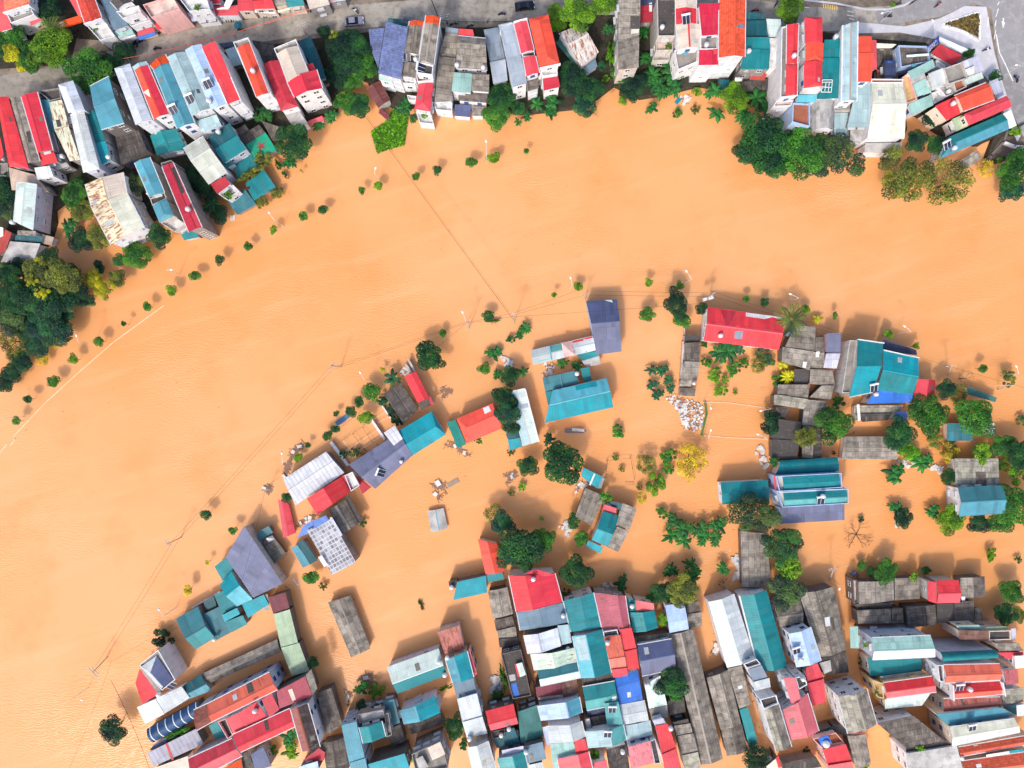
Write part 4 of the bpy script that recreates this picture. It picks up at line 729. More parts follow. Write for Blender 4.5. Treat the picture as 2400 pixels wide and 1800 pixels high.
# ================================================================ buildings: the southern town
T(1150, 1300)
B('bright red broad ridge roof hall with white tank at the town edge', 'w', 'warehouse'); G(('red', 'red2'), 8, "235 272 332 742 930 612 830 238", off=.36, win=0); F('red2', 8.6, "430 250 590 190 840 262 600 290", walls=False); K(552, 320)
B('slate blue roof joined to the south of the bright red hall', 'shade_lv', 'house'); G('bslate', 7.4, "340 747 385 982 1000 882 940 622", off=.48, rise=.5); K(940, 795)
B('broad teal roof beside the bright red hall', 'w', 'house'); G('teal', 7.6, "945 602 1040 1002 1427 942 1332 490", off=.55, rise=.35)
B('broad dull rose roof with a shadowed south corner', 'g', 'house'); G('pdull', 7.8, "1340 490 1456 992 1806 962 1742 532", off=.74, rise=.6)
B('pink and teal roof house with white tank beside the rose roof', 'c', 'house'); F('teal', 6, "1760 550 1872 592 1886 730 1802 736"); K(1832, 670); F('pred', 6.2, "1872 592 2112 632 2122 712 1892 736"); G(('teal2', 'teal'), 6.2, "1802 748 1852 1012 2172 946 2122 720", off=.5)
B('lilac ridge roof house with stained concrete rear wall', 'd', 'house'); G(('lav', 'palew'), 8, "430 1046 486 1286 906 1186 860 950", off=.42, win=0); F('pteal', 7.4, "866 920 1012 905 1052 1140 920 1172"); K(1002, 1220)
B('flaking mint green ridge roof over the dark teal one', 'g', 'house'); G('mintst', 7.6, "520 1286 570 1500 1116 1376 1080 1206", off=.46); 
B('slate and pale aqua ridge roof south of the flaking mint roof', 'w', 'house'); G(('gteal2', 'palemint'), 7.2, "605 1496 1130 1390 1162 1592 645 1702", off=.5); PT('tan', "830 1580 880 1570 895 1650 845 1665")
B('large cyan and teal ridge roof in the middle of the town', 'w', 'house'); G(('cyan', 'teal'), 8.2, "1060 1056 1172 1602 1562 1532 1446 968", off=.42); PT('pteal', "1075 1075 1225 1040 1290 1370 1150 1370")
B('rusted orange flat roof with tank beside the cyan ridge roof', 'w', 'townhouse'); F('orust', 8.8, "1465 1072 1682 1040 1736 1320 1530 1352"); F('orust2', 8.5, "1532 1356 1742 1324 1762 1470 1560 1490"); F('red3', 8.4, "1562 1492 1764 1468 1777 1566 1592 1597"); K(1515, 1145); Tr('dk', 8.6, "1455 1000 1640 970 1660 1045 1470 1075", ph=.3)
B('bright red flat strip roof with white mid seam', 'w', 'townhouse'); F('red', 8.2, "1665 967 1826 950 1892 1216 1726 1252"); F('red', 8, "1727 1256 1892 1222 1926 1476 1772 1502"); PT('white', "1728 1248 1892 1216 1894 1224 1730 1256", .16)
T(1350, 1500)
B('navy and lilac ridge roof hall at the alley corner', 'w', 'house'); G(('navy2', 'slate'), 7.2, "793 67 1238 -12 1300 372 856 466", off=.47)
B('very long grey asbestos ridge roof running down the alley', 'd', 'warehouse'); G(('fib2', 'fib'), 5, "1219 -72 1620 1620 1905 1537 1519 -152", off=.42, rise=.9, win=0)
B('grey sheet roof strip over the lane north of the navy hall', 'd', 'shed'); F('fib', 4.6, "735 -30 1220 -95 1225 -10 770 55")
B('vivid blue flat roof with small skylight', 'w', 'house'); G('blue', 7, "500 508 798 382 866 772 565 842", off=.32, rise=.4); PT('pale', "662 678 708 670 715 738 668 745")
B('sea green ridge roof with white gutter beside the blue roof', 'w', 'house'); G(('teal2', 'dmint'), 7.6, "85 610 500 535 546 832 140 912", off=.52); F('dmint', 8.2, "365 822 550 800 612 1092 405 1116"); SH(470, 905, 0); PT('cream', "465 715 515 705 520 780 470 790"); F('dfib', 6.6, "60 500 480 420 500 530 90 600")
B('pale grey steel roof patched with shadow beside the lane', 'w', 'house'); G('lgrey', 7, "570 852 892 790 942 1032 612 1092", off=.5, rise=.35)
B('pale aqua steel roof with centre seam above the pink roof', 'w', 'house'); G('pteal', 7, "625 1112 640 1292 996 1232 962 1040", off=.5, rise=.35)
B('aqua ridge roof with a solar collector near the dark courtyards', 'w', 'house'); G(('pteal', 'dmint'), 8, "125 1182 165 1402 652 1302 612 1096", off=.6); SH(410, 1225, 0)
B('dark courtyard roofs between the sea green and aqua ridge roofs', 'd', 'shed'); F('navy', 5, "145 912 362 870 382 962 150 992"); F('dfib', 5.2, "190 1002 402 962 432 1112 230 1172"); Tr('whitec', 6, "105 1020 180 1010 215 1165 130 1175", ph=.4)
B('faded pink ribbed roof below a parapet wall coloured lilac as in shade', 'shade_lv', 'house'); F('pinkrust', 8.6, "675 1386 962 1306 1012 1592 716 1672"); Tr('dk', 8.2, "960 1310 1030 1280 1100 1600 1020 1610", ph=.4)
B('red strip roof townhouse along the dark narrow alley', 'w', 'townhouse'); F('red', 9, "1026 1112 1190 1085 1300 1400 1110 1480"); F('red3', 8.9, "1112 1486 1302 1405 1372 1690 1150 1690"); F('lav', 9.3, "990 1045 1125 1010 1165 1080 1020 1105"); K(1230, 1150, h=9)
B('stack of four grey asbestos roofs east of the red strip townhouse', 'd', 'house'); F('fib2', 6.4, "1270 1112 1482 1080 1512 1202 1300 1242"); F('fib2', 6.2, "1310 1247 1522 1210 1582 1442 1370 1492"); F('fibl', 6, "1372 1496 1582 1452 1622 1690 1410 1690"); F('dk', 6.5, "1250 1070 1450 1020 1470 1075 1270 1105", walls=False)
B('pale mint roof with tank beside the courtyard tree', 'w', 'house'); F('palemint', 7, "888 582 1092 462 1182 842 946 892"); F('conc', 6.6, "946 902 1182 846 1196 1000 986 1042"); K(940, 585); PT('tan', "1060 510 1100 500 1150 690 1100 700")
B('dark mossy roof behind the courtyard tree', 'd', 'shed'); F('dfib', 5.4, "1190 790 1400 740 1420 940 1200 980")
B('grey ribbed ridge roof east of the thin orange canal', 'd', 'house'); G(('fib2', 'fib'), 4.6, "1690 490 1872 1162 2142 1085 1972 385", off=.6, rise=.6); G(('fib', 'fibd'), 4.2, "1880 1152 1956 1500 2230 1440 2150 1090", off=.45, rise=.6)
T(1700, 1500)
B('grey asbestos strip with a white skylight and teal lower roof', 'd', 'house'); F('fib2', 5, "32 372 216 332 332 838 180 892", dz=(.3, 0, 0, .3)); PT('white', "158 600 215 585 225 622 168 640"); F('teal2', 4.2, "185 906 292 866 422 1340 312 1402")
T(1500, 1250)
B('long pale grey steel ridge roof hall by the eastern canal', 'w', 'warehouse'); G(('palemint', 'lgrey'), 6.2, "885 888 1128 1743 1488 1612 1222 780", off=.45, win=0)
B('long teal ridge roof hall east of the pale steel hall', 'w', 'warehouse'); G(('teal2', 'teal'), 7, "1290 812 1540 1792 1910 1728 1642 735", off=.48, win=0, par='0', ph=.2)
B('grey ridge roof under trees north of the white gable house', 's', 'house'); G(('fib', 'fib2'), 5, "1742 902 2080 872 2117 1142 1812 1216", off=.52)
B('grey asbestos ridge roof shed beside the rubbish filled water', 'd', 'shed'); G('fib2', 3.6, "1305 -32 1325 692 1702 690 1642 0", off=.52, rise=.5)
B('small grey flat roofs at the canal bend below the dark trees', 'd', 'shed'); F('fib2', 3.2, "610 1050 800 1022 806 1202 622 1222"); F('fibd', 3.4, "600 900 760 880 790 1015 612 1045")
B('powder blue ridge roof beside the olive tree', 'w', 'house'); G('lblue', 6.2, "325 932 575 902 632 1242 382 1292", off=.62, rise=.45)
T(1700, 1500)
B('white gable house with powder blue roof and solar collector', 'w', 'townhouse'); G('lblue', 9.4, "824 -82 930 354 1240 270 1102 -170", off=.52, win=2); SH(925, 140, .3); K(985, 255)
T(1850, 1250)
B('large grey asbestos ridge roof with one white sheet by the canal', 'd', 'warehouse'); G(('fib2', 'fib'), 5.2, "122 772 390 1602 742 1502 577 690", off=.42, win=0); PT('white', "455 1092 522 1080 532 1198 470 1208")
T(1700, 1500)
B('black patched sheet roof south of the white sheeted asbestos roof', 'd', 'shed'); F('dfib', 4.2, "1215 242 1562 140 1602 420 1272 452"); F('concw', 4.4, "1215 300 1360 260 1380 400 1280 440", walls=False)
B('grey box house with lilac walls stepping down south', 'w', 'townhouse'); F('bgrey', 9, "290 386 470 326 552 490 370 542"); F('lgrey', 8.8, "355 546 572 492 587 612 380 662"); Tr('dk', 8.6, "235 312 405 245 465 318 285 372", ph=.6)
B('long grey ridge roof townhouse with mottled white side wall', 'w', 'townhouse'); G(('fibl', 'fib'), 10, "502 902 658 1437 858 1390 688 822", off=.48, win=2); Tr('dk', 9.7, "450 772 662 716 692 826 502 902", ph=.7); K(550, 880, 'v'); K(605, 850, 'h', .3)
B('salmon pink ridge roof townhouse with dark tank terrace', 'w', 'townhouse'); G('pinkr2', 9.2, "735 906 838 1302 1212 1182 1062 690", off=.55, win=2); F('pinkr2', 9.8, "755 490 905 486 1005 852 850 812"); Tr('dk', 9.2, "908 488 1030 462 1062 582 955 642", ph=.5); K(1010, 510)
B('dull red strip roof beside the salmon pink townhouse', 'd', 'annex'); F('red3', 6, "1040 362 1196 300 1277 500 1062 562"); F('red3', 6, "1058 565 1278 503 1302 800 1130 857")
B('big white gabled house with grey asbestos ridge roof', 'w', 'house'); G(('fibl', 'fib'), 10.4, "1460 732 1592 1216 1962 1092 1832 632", off=.55, win=2); PT('red', "1595 1196 1815 1202 1812 1214 1592 1210", .1)
B('pink house with a round blue tarpaulin and red roof', 'p', 'townhouse'); Tr('clay', 6, "1130 1285 1432 1202 1542 1332 1250 1402", ph=.6); K(1290, 1330, h=6, s=1.6); F('red', 7, "1260 1422 1562 1350 1642 1580 1330 1622"); F('pred', 7, "1332 1627 1646 1576 1662 1720 1340 1720"); F('blue', 7.4, "1205 1270 1330 1235 1385 1340 1240 1375", walls=False)
B('dark teal lean-to north of the round blue tarpaulin', 'd', 'annex'); F('dteal', 4.2, "1182 1192 1392 1120 1422 1192 1170 1242"); F('dfib', 4, "1395 1120 1560 1090 1580 1240 1430 1210")
B('grey ridge roof reaching the bottom edge beside the orange canal', 'd', 'house'); G('fib2', 5, "1580 1240 1690 1660 1890 1602 1822 1220", off=.4, rise=.5)
B('grey and cream roofs clipped by the bottom edge under the salmon roof', 'd', 'shed'); F('dfib', 4.2, "740 1602 1172 1510 1252 1642 760 1720"); F('cream', 5, "530 1642 652 1540 692 1660 580 1720"); F('red', 5.4, "655 1530 690 1500 722 1640 690 1660")
T(2000, 1500)
B('white house with grey lilac roof and plant filled balconies', 'w', 'apartment_block'); F('fibd', 9, "310 1082 780 982 1190 1312 692 1402", win=2); F('concw', 9.2, "690 1472 1342 1372 1432 1720 722 1740", win=2); F('dk', 8.4, "680 1410 1185 1325 1330 1365 690 1465", walls=False)
T(2000, 1300)
B('grey asbestos roofs with a pink balustrade on the canal side', 'd', 'house'); G('fib2', 4.2, "60 350 70 642 532 592 520 330", off=.46, rise=.5); F('fib', 3.6, "535 310 852 300 862 570 540 592"); Tr('pkw', 4.4, "-5 325 50 335 60 625 10 630", ph=.6)
B('red two part roof on a stained white wall among grey roofs', 's', 'house'); G(('red', 'pinkr'), 6.4, "1080 336 1366 330 1382 622 1085 632", off=.52, win=0); F('red3', 6.2, "962 340 1076 358 1082 632 970 602")
B('grey ridge roof east of the red two part roof', 'd', 'shed'); G(('fib2', 'fibd'), 4, "1385 300 1392 562 1712 542 1702 280", off=.48, rise=.5); F('fibd', 4, "1310 622 1562 592 1572 862 1310 882"); F('fib', 3.6, "1575 690 1660 700 1680 850 1575 850"); PT('white', "1400 545 1445 540 1450 605 1405 610")
B('dark grey asbestos roofs in two strips south of the pink balustrade', 'd', 'house'); F('fib', 4, "50 722 482 700 492 882 60 892"); F('fibd', 4.1, "496 702 642 690 652 882 500 882"); F('dfib', 3.4, "40 640 520 620 500 690 45 710")
B('black ridge roof beneath the red two part roof', 'd', 'house'); G(('dfib', 'fibd'), 4.4, "680 672 715 942 1082 902 1062 650", off=.62, rise=.5); F('dk', 4, "1085 640 1302 632 1302 872 1085 890")
B('tall mint and white ridge roof house with a window wall coloured lilac as in shade', 'shade_lv', 'townhouse'); G(('mint', 'white'), 11, "245 1080 1002 1048 1062 1322 250 1360", off=.55, win=2); F('mint', 5.5, "-45 935 60 930 75 1215 -35 1210", walls=False)
B('teal barrel roof house with a long side wall tinted lilac like shade', 'shade_lv', 'townhouse'); Rf('teal', 11, "1125 1262 1842 1232 1862 1342 1140 1387", rise=1.0)
B('low house with brown boards, black terrace and yellow panel', 'c', 'house'); F('brownr', 8.6, "1370 980 1752 990 1752 1116 1375 1102"); Tr('dk', 8.4, "1760 992 2042 982 2042 1102 1760 1112", ph=.4); F('mint', 8, "1330 922 1622 910 1702 972 1370 962"); F('limemint', 7.6, "1700 940 1980 930 2010 970 1740 978", walls=False); F('lav', 8, "2045 960 2105 955 2108 1110 2050 1115", walls=False)
B('grey ribbed canopy with red trim at the east edge', 'c', 'shed'); F('fib2', 8.4, "1832 1152 2150 1150 2202 1242 1892 1252"); PT('red', "1905 1238 2200 1228 2200 1242 1905 1252", .1); F('red3', 8, "1860 1270 2200 1262 2200 1340 1990 1350")
T(2000, 1500)
B('wide teal roof with shadow triangles below the mint house', 'c', 'house'); G('teal2', 6, "185 232 215 466 892 432 882 240", off=.62, rise=.3); F('concw', 6.4, "340 475 900 400 990 460 400 545", walls=False)
B('tan fronted house with red ridge roof and skylight terrace', 'y', 'townhouse'); G(('red4', 'pred'), 9, "395 556 1022 472 1077 672 430 757", off=.52); Tr('conc', 8.4, "770 500 880 485 905 640 790 650", ph=.3); Tr('tan', 7.4, "250 520 380 560 400 760 310 740", ph=.7)
B('long pale mint flat roof below the tan fronted house', 'y', 'townhouse'); F('palemint', 7, "405 772 1002 690 890 850 412 896")
B('coral barrel like ridge roof townhouse on the east side', 'w', 'townhouse'); G('coral', 11.2, "1170 325 1896 310 1907 516 1186 556", off=.55, rise=1.0); Tr('dk', 10.4, "1090 330 1168 325 1184 545 1120 545", ph=.7)
B('red and coral ridge roof townhouse with white pediments and collector', 'w', 'townhouse'); G(('red4', 'coral'), 10.2, "1265 572 1902 532 1937 702 1270 762", off=.58, par='13', ph=1.2); SH(1380, 620, .1); K(1520, 645)
B('faded brown red roof with grey panels below the coral pair', 's', 'townhouse'); G(('rustpink', 'oldred'), 8.4, "1170 762 1902 740 1917 872 1160 977", off=.5); PT('fibd', "1390 775 1425 772 1452 845 1418 848")
B('pale blue slab roof with cream and white ridge roof in front', 'c', 'apartment_block'); F('lteal', 9.6, "1062 962 1922 876 2102 986 1230 1112"); G(('cream', 'white'), 11, "1255 1132 2092 1020 2162 1192 1280 1372", off=.52, win=2); SH(1545, 1140, .2); PT('pale', "1260 1130 1490 1105 1530 1265 1370 1290")
B('long brown orange tile ridge roof at the lower east edge', 'c', 'townhouse'); G(('rtile2', 'coral'), 9, "1365 1392 2320 1228 2320 1340 1382 1512", off=.55); PT('concw', "1555 1365 1610 1355 1655 1450 1590 1460"); PT('concw', "2065 1270 2085 1268 2130 1350 2105 1352")
B('second brown orange tile ridge roof below at the lower east corner', 'c', 'townhouse'); G(('rtile2', 'coral'), 9, "1410 1572 2320 1440 2320 1640 1430 1740", off=.7); F('white', 9.2, "1720 1490 2020 1440 2025 1475 1730 1515", walls=False); F('bteal', 9.2, "2022 1440 2200 1412 2200 1440 2026 1472", walls=False); K(1405, 1530, h=8); PT('white', "1585 1610 1650 1600 1665 1650 1600 1655")
B('rose grey flat roof behind the coral ridge roofs', 'w', 'house'); F('pinkg', 8, "1950 392 2132 380 2142 560 1982 582"); F('fibl', 8, "1932 642 2202 622 2202 800 1932 842")
B('dark teal and white gridded slabs at the east edge', 'w', 'house'); F('dteal', 8, "1935 870 2110 840 2115 960 2100 975"); F('white', 8.6, "2115 850 2240 830 2240 980 2125 990"); F('white', 9, "2090 210 2230 200 2230 360 2100 370")
T(650, 1500)
T(1000, 1500)
B('teal ridge roof with a faded red side strip by the channel', 'c', 'house'); G(('lteal', 'bteal'), 7, "245 250 342 566 606 482 522 144", off=.4); F('pinkr', 6, "522 148 562 130 656 442 612 472"); F('bslate', 6.4, "342 572 606 490 652 692 396 762"); PT('concw', "440 690 495 680 505 725 455 735"); K(265, 232, h=6)
B('grey steel roof house south of the red side strip', 'w', 'house'); F('lgrey', 7.2, "395 766 650 692 722 986 460 1062"); F('lgrey', 7, "462 1066 722 992 787 1212 522 1272"); K(555, 1288, h=7)
B('cream ridge roof house with weathered east wall at the bottom', 's', 'house'); G(('palemint', 'pale'), 9, "530 1392 600 1690 900 1690 792 1310", off=.45, win=1); PT('beige', "720 1565 820 1520 840 1560 740 1600")
B('black terrace roof house with blue tarpaulin along the alley', 'd', 'house'); Tr('dk', 6, "965 182 1222 122 1352 722 1116 767", ph=.5); F('palemint', 6.6, "1160 312 1236 290 1286 452 1210 482", walls=False); F('red', 6.6, "1140 318 1160 312 1205 478 1180 482", walls=False); PT('blue', "1085 572 1162 550 1202 718 1130 742"); PT('concw', "1060 455 1145 440 1155 520 1080 535")
B('dark flooded sheet roof north of the black terrace house', 'd', 'shed'); F('dfib', 3.4, "930 -15 1192 -30 1200 62 945 95")
B('red ridge roof house with dark stained rear wall and two tanks', 'd', 'house'); G(('red', 'pinkr'), 7, "760 922 1126 826 1186 1086 830 1177", off=.6); Tr('dk', 6, "835 1190 1010 1150 1020 1250 860 1285", ph=.4); K(965, 1240, h=6); K(1066, 1158, h=6)
B('deep green teal roof wrapping round the red ridge house', 'd', 'house'); F('gteal', 6, "1180 932 1440 840 1516 1246 1222 1342"); F('dteal', 5.8, "850 1290 1130 1135 1222 1342 912 1402")
B('blue and aqua ridge roof east of the deep green roof', 'shade_lv', 'house'); G(('lblue', 'lteal'), 8, "1440 852 1490 1047 2016 942 1977 737", off=.66)
B('brown and dark red tile and board roof beside the narrow alley', 'd', 'shed'); F('maroon', 6, "1410 612 1740 552 1765 702 1430 742"); F('brownr', 6, "1745 552 1942 492 1968 682 1770 742"); F('fibl', 5.6, "1440 745 1770 705 1800 740 1450 775", walls=False)
B('white grey ridge roof with mint front and red side roofs', 'w', 'house'); G(('lgrey', 'pale'), 8, "1560 1112 1606 1342 2056 1256 2006 1050", off=.65); F('mint', 7.2, "1602 1347 1902 1322 1952 1482 1642 1690"); F('red', 8, "1912 1310 2052 1280 2092 1442 1932 1482"); F('stripe', 7.2, "1500 1130 1560 1120 1610 1350 1550 1370", walls=False)
B('broad coral red ridge roof at the bottom edge of the town', 'w', 'house'); G(('pred', 'red3'), 8.4, "1692 1542 1735 1720 2160 1720 2096 1446", off=.65, rise=.5)
B('mint gabled house behind a wall in a shaded lilac tint at the bottom edge', 'shade_lv', 'house'); G(('dmint', 'teal2'), 8, "915 1532 962 1720 1312 1660 1262 1442", off=.55); F('lav', 7.4, "972 1432 1252 1372 1262 1442 982 1502", walls=False)
B('slate flat roof with tank beside the mint gabled house', 'd', 'house'); F('bslate', 8, "1265 1382 1502 1320 1552 1542 1310 1602"); K(1287, 1458, h=8); PT('fib', "1330 1480 1375 1465 1390 1560 1345 1570"); F('lgrey', 7.4, "1320 1620 1500 1580 1520 1700 1330 1720")
T(1350, 1500)
B('coral red roof corner with a green shrub yard at the bottom', 'w', 'house'); F('pinkr', 7, "205 1600 392 1552 420 1690 210 1700"); F('dfib', 5.6, "390 1420 650 1350 700 1690 430 1690"); K(605, 1455, h=6)
# ================================================================ setting: water, bank, streets
def watermat():
    q = NB('flood_water'); ge = q.n('ShaderNodeNewGeometry'); p = ge.outputs['Position']
    sp = q.n('ShaderNodeSeparateXYZ'); q.l(p, sp.inputs[0])
    big = q.noise(p, .012, 4, .55); mid = q.noise(p, .06, 5, .6)
    col = q.mix(q.ramp(big, .36, .66), rgb(252, 184, 126, .83), rgb(248, 170, 102, .82))
    col = q.mix(q.ramp(mid, .5, .72, 0, .55), col, rgb(245, 160, 90, .81))
    fl = q.vec(q.m('ADD', q.m('MULTIPLY', sp.outputs[0], .10), q.m('MULTIPLY', sp.outputs[1], .05)), q.m('SUBTRACT', q.m('MULTIPLY', sp.outputs[1], .7), q.m('MULTIPLY', sp.outputs[0], .22)))
    col = q.mix(q.ramp(q.noise(fl, .3, 5, .6), .52, .74, 0, .4), col, rgb(254, 196, 146, .84))
    col = q.mix(q.ramp(q.noise(fl, .11, 4, .6), .54, .72, 0, .3), col, rgb(236, 160, 96, .82))
    col = q.mix(q.ramp(q.noise(fl, 1.1, 5, .7), .64, .76, 0, .35), col, rgb(226, 160, 108, .85))
    patch = q.ramp(q.noise(p, .028, 3, .5), .47, .64, .12, 1.0)
    wv = q.n('ShaderNodeTexWave', bands_direction='Y'); q.l(p, wv.inputs['Vector'])
    for k, v in (('Scale', .42), ('Distortion', 16.0), ('Detail', 3.0), ('Detail Scale', .9)): wv.inputs[k].default_value = v
    fine = q.noise(p, 1.6, 4, .6)
    h = q.m('ADD', q.m('MULTIPLY', q.m('MULTIPLY', wv.outputs['Fac'], patch), 1.05), q.m('MULTIPLY', fine, .5))
    q.bump(h, .24, .12)
    return q.out(col, .34, .4)
def sheet(name, pts, z, mat, kind='structure', bank=0.0):
    """a flat sheet from photo pixels; with bank > 0 its rim falls below the water as an earth bank"""
    vs = [W(x, y, z) for x, y in pts]; n = len(vs); fs = [tuple(range(n))]
    ar = sum(a.x * b.y - b.x * a.y for a, b in zip(vs, vs[1:] + vs[:1]))
    if ar < 0: vs = vs[::-1]
    if bank:
        low = inset_any(vs, -bank); vs += [Vector((p.x, p.y, -1.2)) for p in low]
        fs += [(i, n + i, n + (i + 1) % n, (i + 1) % n) for i in range(n)]
    o = obj(name, vs, fs, mat)
    return tag(o, kind=kind)
def inset_any(poly, d):
    out = []; n = len(poly)
    for i in range(n):
        a, b, c = poly[i - 1], poly[i], poly[(i + 1) % n]
        t = ((b - a).normalized() + (c - b).normalized()); t.z = 0
        t = t.normalized() if t.length > 1e-3 else (c - b).normalized()
        out.append(b + Vector((-t.y, t.x, 0)) * d)
    return out
w_ = 900
tag(obj('water', [(-w_, -w_, 0), (w_, -w_, 0), (w_, w_, 0), (-w_, w_, 0)], [(0, 1, 2, 3)], watermat()), kind='structure')
def groundmat(name, a, b, c, s1=.25, s2=1.4):
    q = NB(name); p = q.n('ShaderNodeNewGeometry').outputs['Position']
    col = q.mix(q.ramp(q.noise(p, s1, 5, .65), .38, .66), rgb(*a), rgb(*b))
    col = q.mix(q.ramp(q.noise(p, s2, 5, .7), .5, .72, 0, .8), col, rgb(*c)); return q.out(col, .9, .1)
earth = groundmat('bank_earth', (64, 58, 52), (46, 54, 38), (92, 82, 72))  # earth darkened so its colour carries the shade between houses
paving = groundmat('street_paving', (150, 138, 124), (108, 97, 86), (78, 70, 62), .16, .7)
asph = groundmat('asphalt', (142, 136, 128), (176, 168, 158), (104, 98, 92), .12, .7)
asph2 = groundmat('boulevard_asphalt', (154, 152, 154), (134, 132, 134), (176, 172, 172), .09, .6)
pale_ = groundmat('pale_concrete', (206, 204, 210), (190, 188, 194), (220, 218, 222), .08, .6)
LANDZ = 1.2
sheet('ground', [(-700, -700), (3100, -700), (3100, 350), (2400, 356), (2335, 378), (2312, 374), (2330, 322), (2296, 336), (2240, 330), (2190, 300), (2152, 266), (2122, 262), (2126, 300), (2110, 330), (2034, 342), (1990, 322), (1900, 302), (1850, 292), (1840, 262), (1800, 256), (1740, 226), (1700, 206), (1640, 196), (1560, 216), (1500, 226), (1440, 196), (1400, 226), (1340, 250), (1230, 262), (1150, 252), (1010, 250), (966, 246), (940, 262), (925, 250), (880, 216), (862, 186), (830, 176), (815, 192), (790, 216), (786, 262), (740, 268), (690, 286), (650, 300), (600, 312), (560, 332), (520, 352), (470, 382), (440, 402), (470, 442), (440, 482), (380, 502), (330, 522), (290, 512), (222, 486), (208, 470), (150, 470), (124, 490), (126, 520), (112, 566), (60, 612), (-700, 640)], LANDZ, earth, bank=1.1)
sheet('street', [(-60, 165), (60, 158), (165, 150), (180, 90), (235, 95), (262, 122), (330, 100), (420, 55), (520, 40), (650, 22), (740, 8), (800, -30), (1250, -60), (1900, -60), (2100, -20), (2160, -80), (2500, -80), (2500, 345), (2385, 330), (2330, 235), (2262, 160), (2170, 100), (2040, 90), (1930, 75), (1760, 60), (1700, 40), (1620, 10), (1240, 50), (1190, 60), (1140, 64), (960, 66), (870, 74), (790, 84), (720, 92), (620, 108), (540, 122), (430, 130), (300, 170), (170, 206), (80, 222), (-60, 236)], LANDZ + .06, paving)
def strip(name, pts, w, z, mat):
    c = [W(x, y, z) for x, y in pts]; n = len(c); vs, fs = [], []
    for i in range(n):
        d = (c[min(i + 1, n - 1)] - c[max(i - 1, 0)]).normalized(); s = Vector((-d.y, d.x, 0)) * w / 2; vs += [c[i] + s, c[i] - s]
    fs = [(2 * i, 2 * i + 1, 2 * i + 3, 2 * i + 2) for i in range(n - 1)]
    return tag(obj(name, vs, fs, mat), kind='structure')
ROADC = [(-60, 216), (80, 194), (160, 174), (300, 138), (420, 102), (560, 78), (700, 56), (820, 40), (1000, 26), (1200, 20), (1400, 6), (1640, 8), (1750, 24), (1880, 44), (2020, 46), (2120, 40)]
strip('road', ROADC, 6.2, LANDZ + .12, asph)
sheet('boulevard', [(2050, 30), (2110, 8), (2150, -80), (2500, -80), (2500, 340), (2398, 320), (2360, 235), (2338, 130), (2322, 20), (2280, 8), (2200, 40), (2060, 60)], LANDZ + .16, asph2)
sheet('pale_pavement', [(2012, 52), (2120, 62), (2200, 44), (2262, 14), (2312, 16), (2330, 120), (2352, 200), (2392, 320), (2384, 332), (2352, 262), (2318, 190), (2262, 128), (2196, 92), (2108, 76), (2012, 78)], LANDZ + .2, pale_)
wpaint = plain('road_paint', 226, 226, 226, .8); ypaint = plain('road_paint_yellow', 224, 190, 110, .8)
def mark(pts, m, nm='road_marking', z=.26):
    vs = [W(x, y, LANDZ + z) for x, y in pts]
    o = obj(nm, vs, [tuple(range(len(vs)))], m); tag(o, kind='structure')
for x, y, X, Y in ((2338, 12, 2342, 4), (2334, 40, 2340, 20), (2332, 62, 2335, 46), (2330, 92, 2334, 70), (2315, 62, 2317, 40), (1885, 17, 1897, 18), (1986, 26, 2000, 29), (1985, 35, 2000, 38), (1990, 43, 2002, 46)):
    d = Vector((X - x, Y - y)).normalized(); s = Vector((-d.y, d.x)) * 1.0
    mark([(x + s.x, y + s.y), (X + s.x, Y + s.y), (X - s.x, Y - s.y), (x - s.x, y - s.y)], wpaint)
for k in range(7): mark([(1929 + k * 5.2, 9 + k * .8), (1931.5 + k * 5.2, 9 + k * .8), (1931.5 + k * 5.2, 19 + k * .8), (1929 + k * 5.2, 19 + k * .8)], ypaint)
mark([(2350, 42), (2353, 42), (2353, 52), (2356, 52), (2351, 66), (2347, 50), (2350, 50)], wpaint)
strip('road_marking', [(2335, 80), (2342, 122), (2356, 150), (2374, 190)], .3, LANDZ + .27, wpaint)
strip('kerb_line', [(1885, 0), (1960, 8), (2030, 22), (2080, 22), (2120, 12), (2175, -20)], .5, LANDZ + .25, pale_)
sheet('path', [(2330, 372), (2400, 356), (2500, 350), (2500, 300), (2392, 318), (2350, 320), (2312, 372)], LANDZ + .05, groundmat('ramp_concrete', (96, 84, 78), (116, 104, 96), (74, 66, 62)))
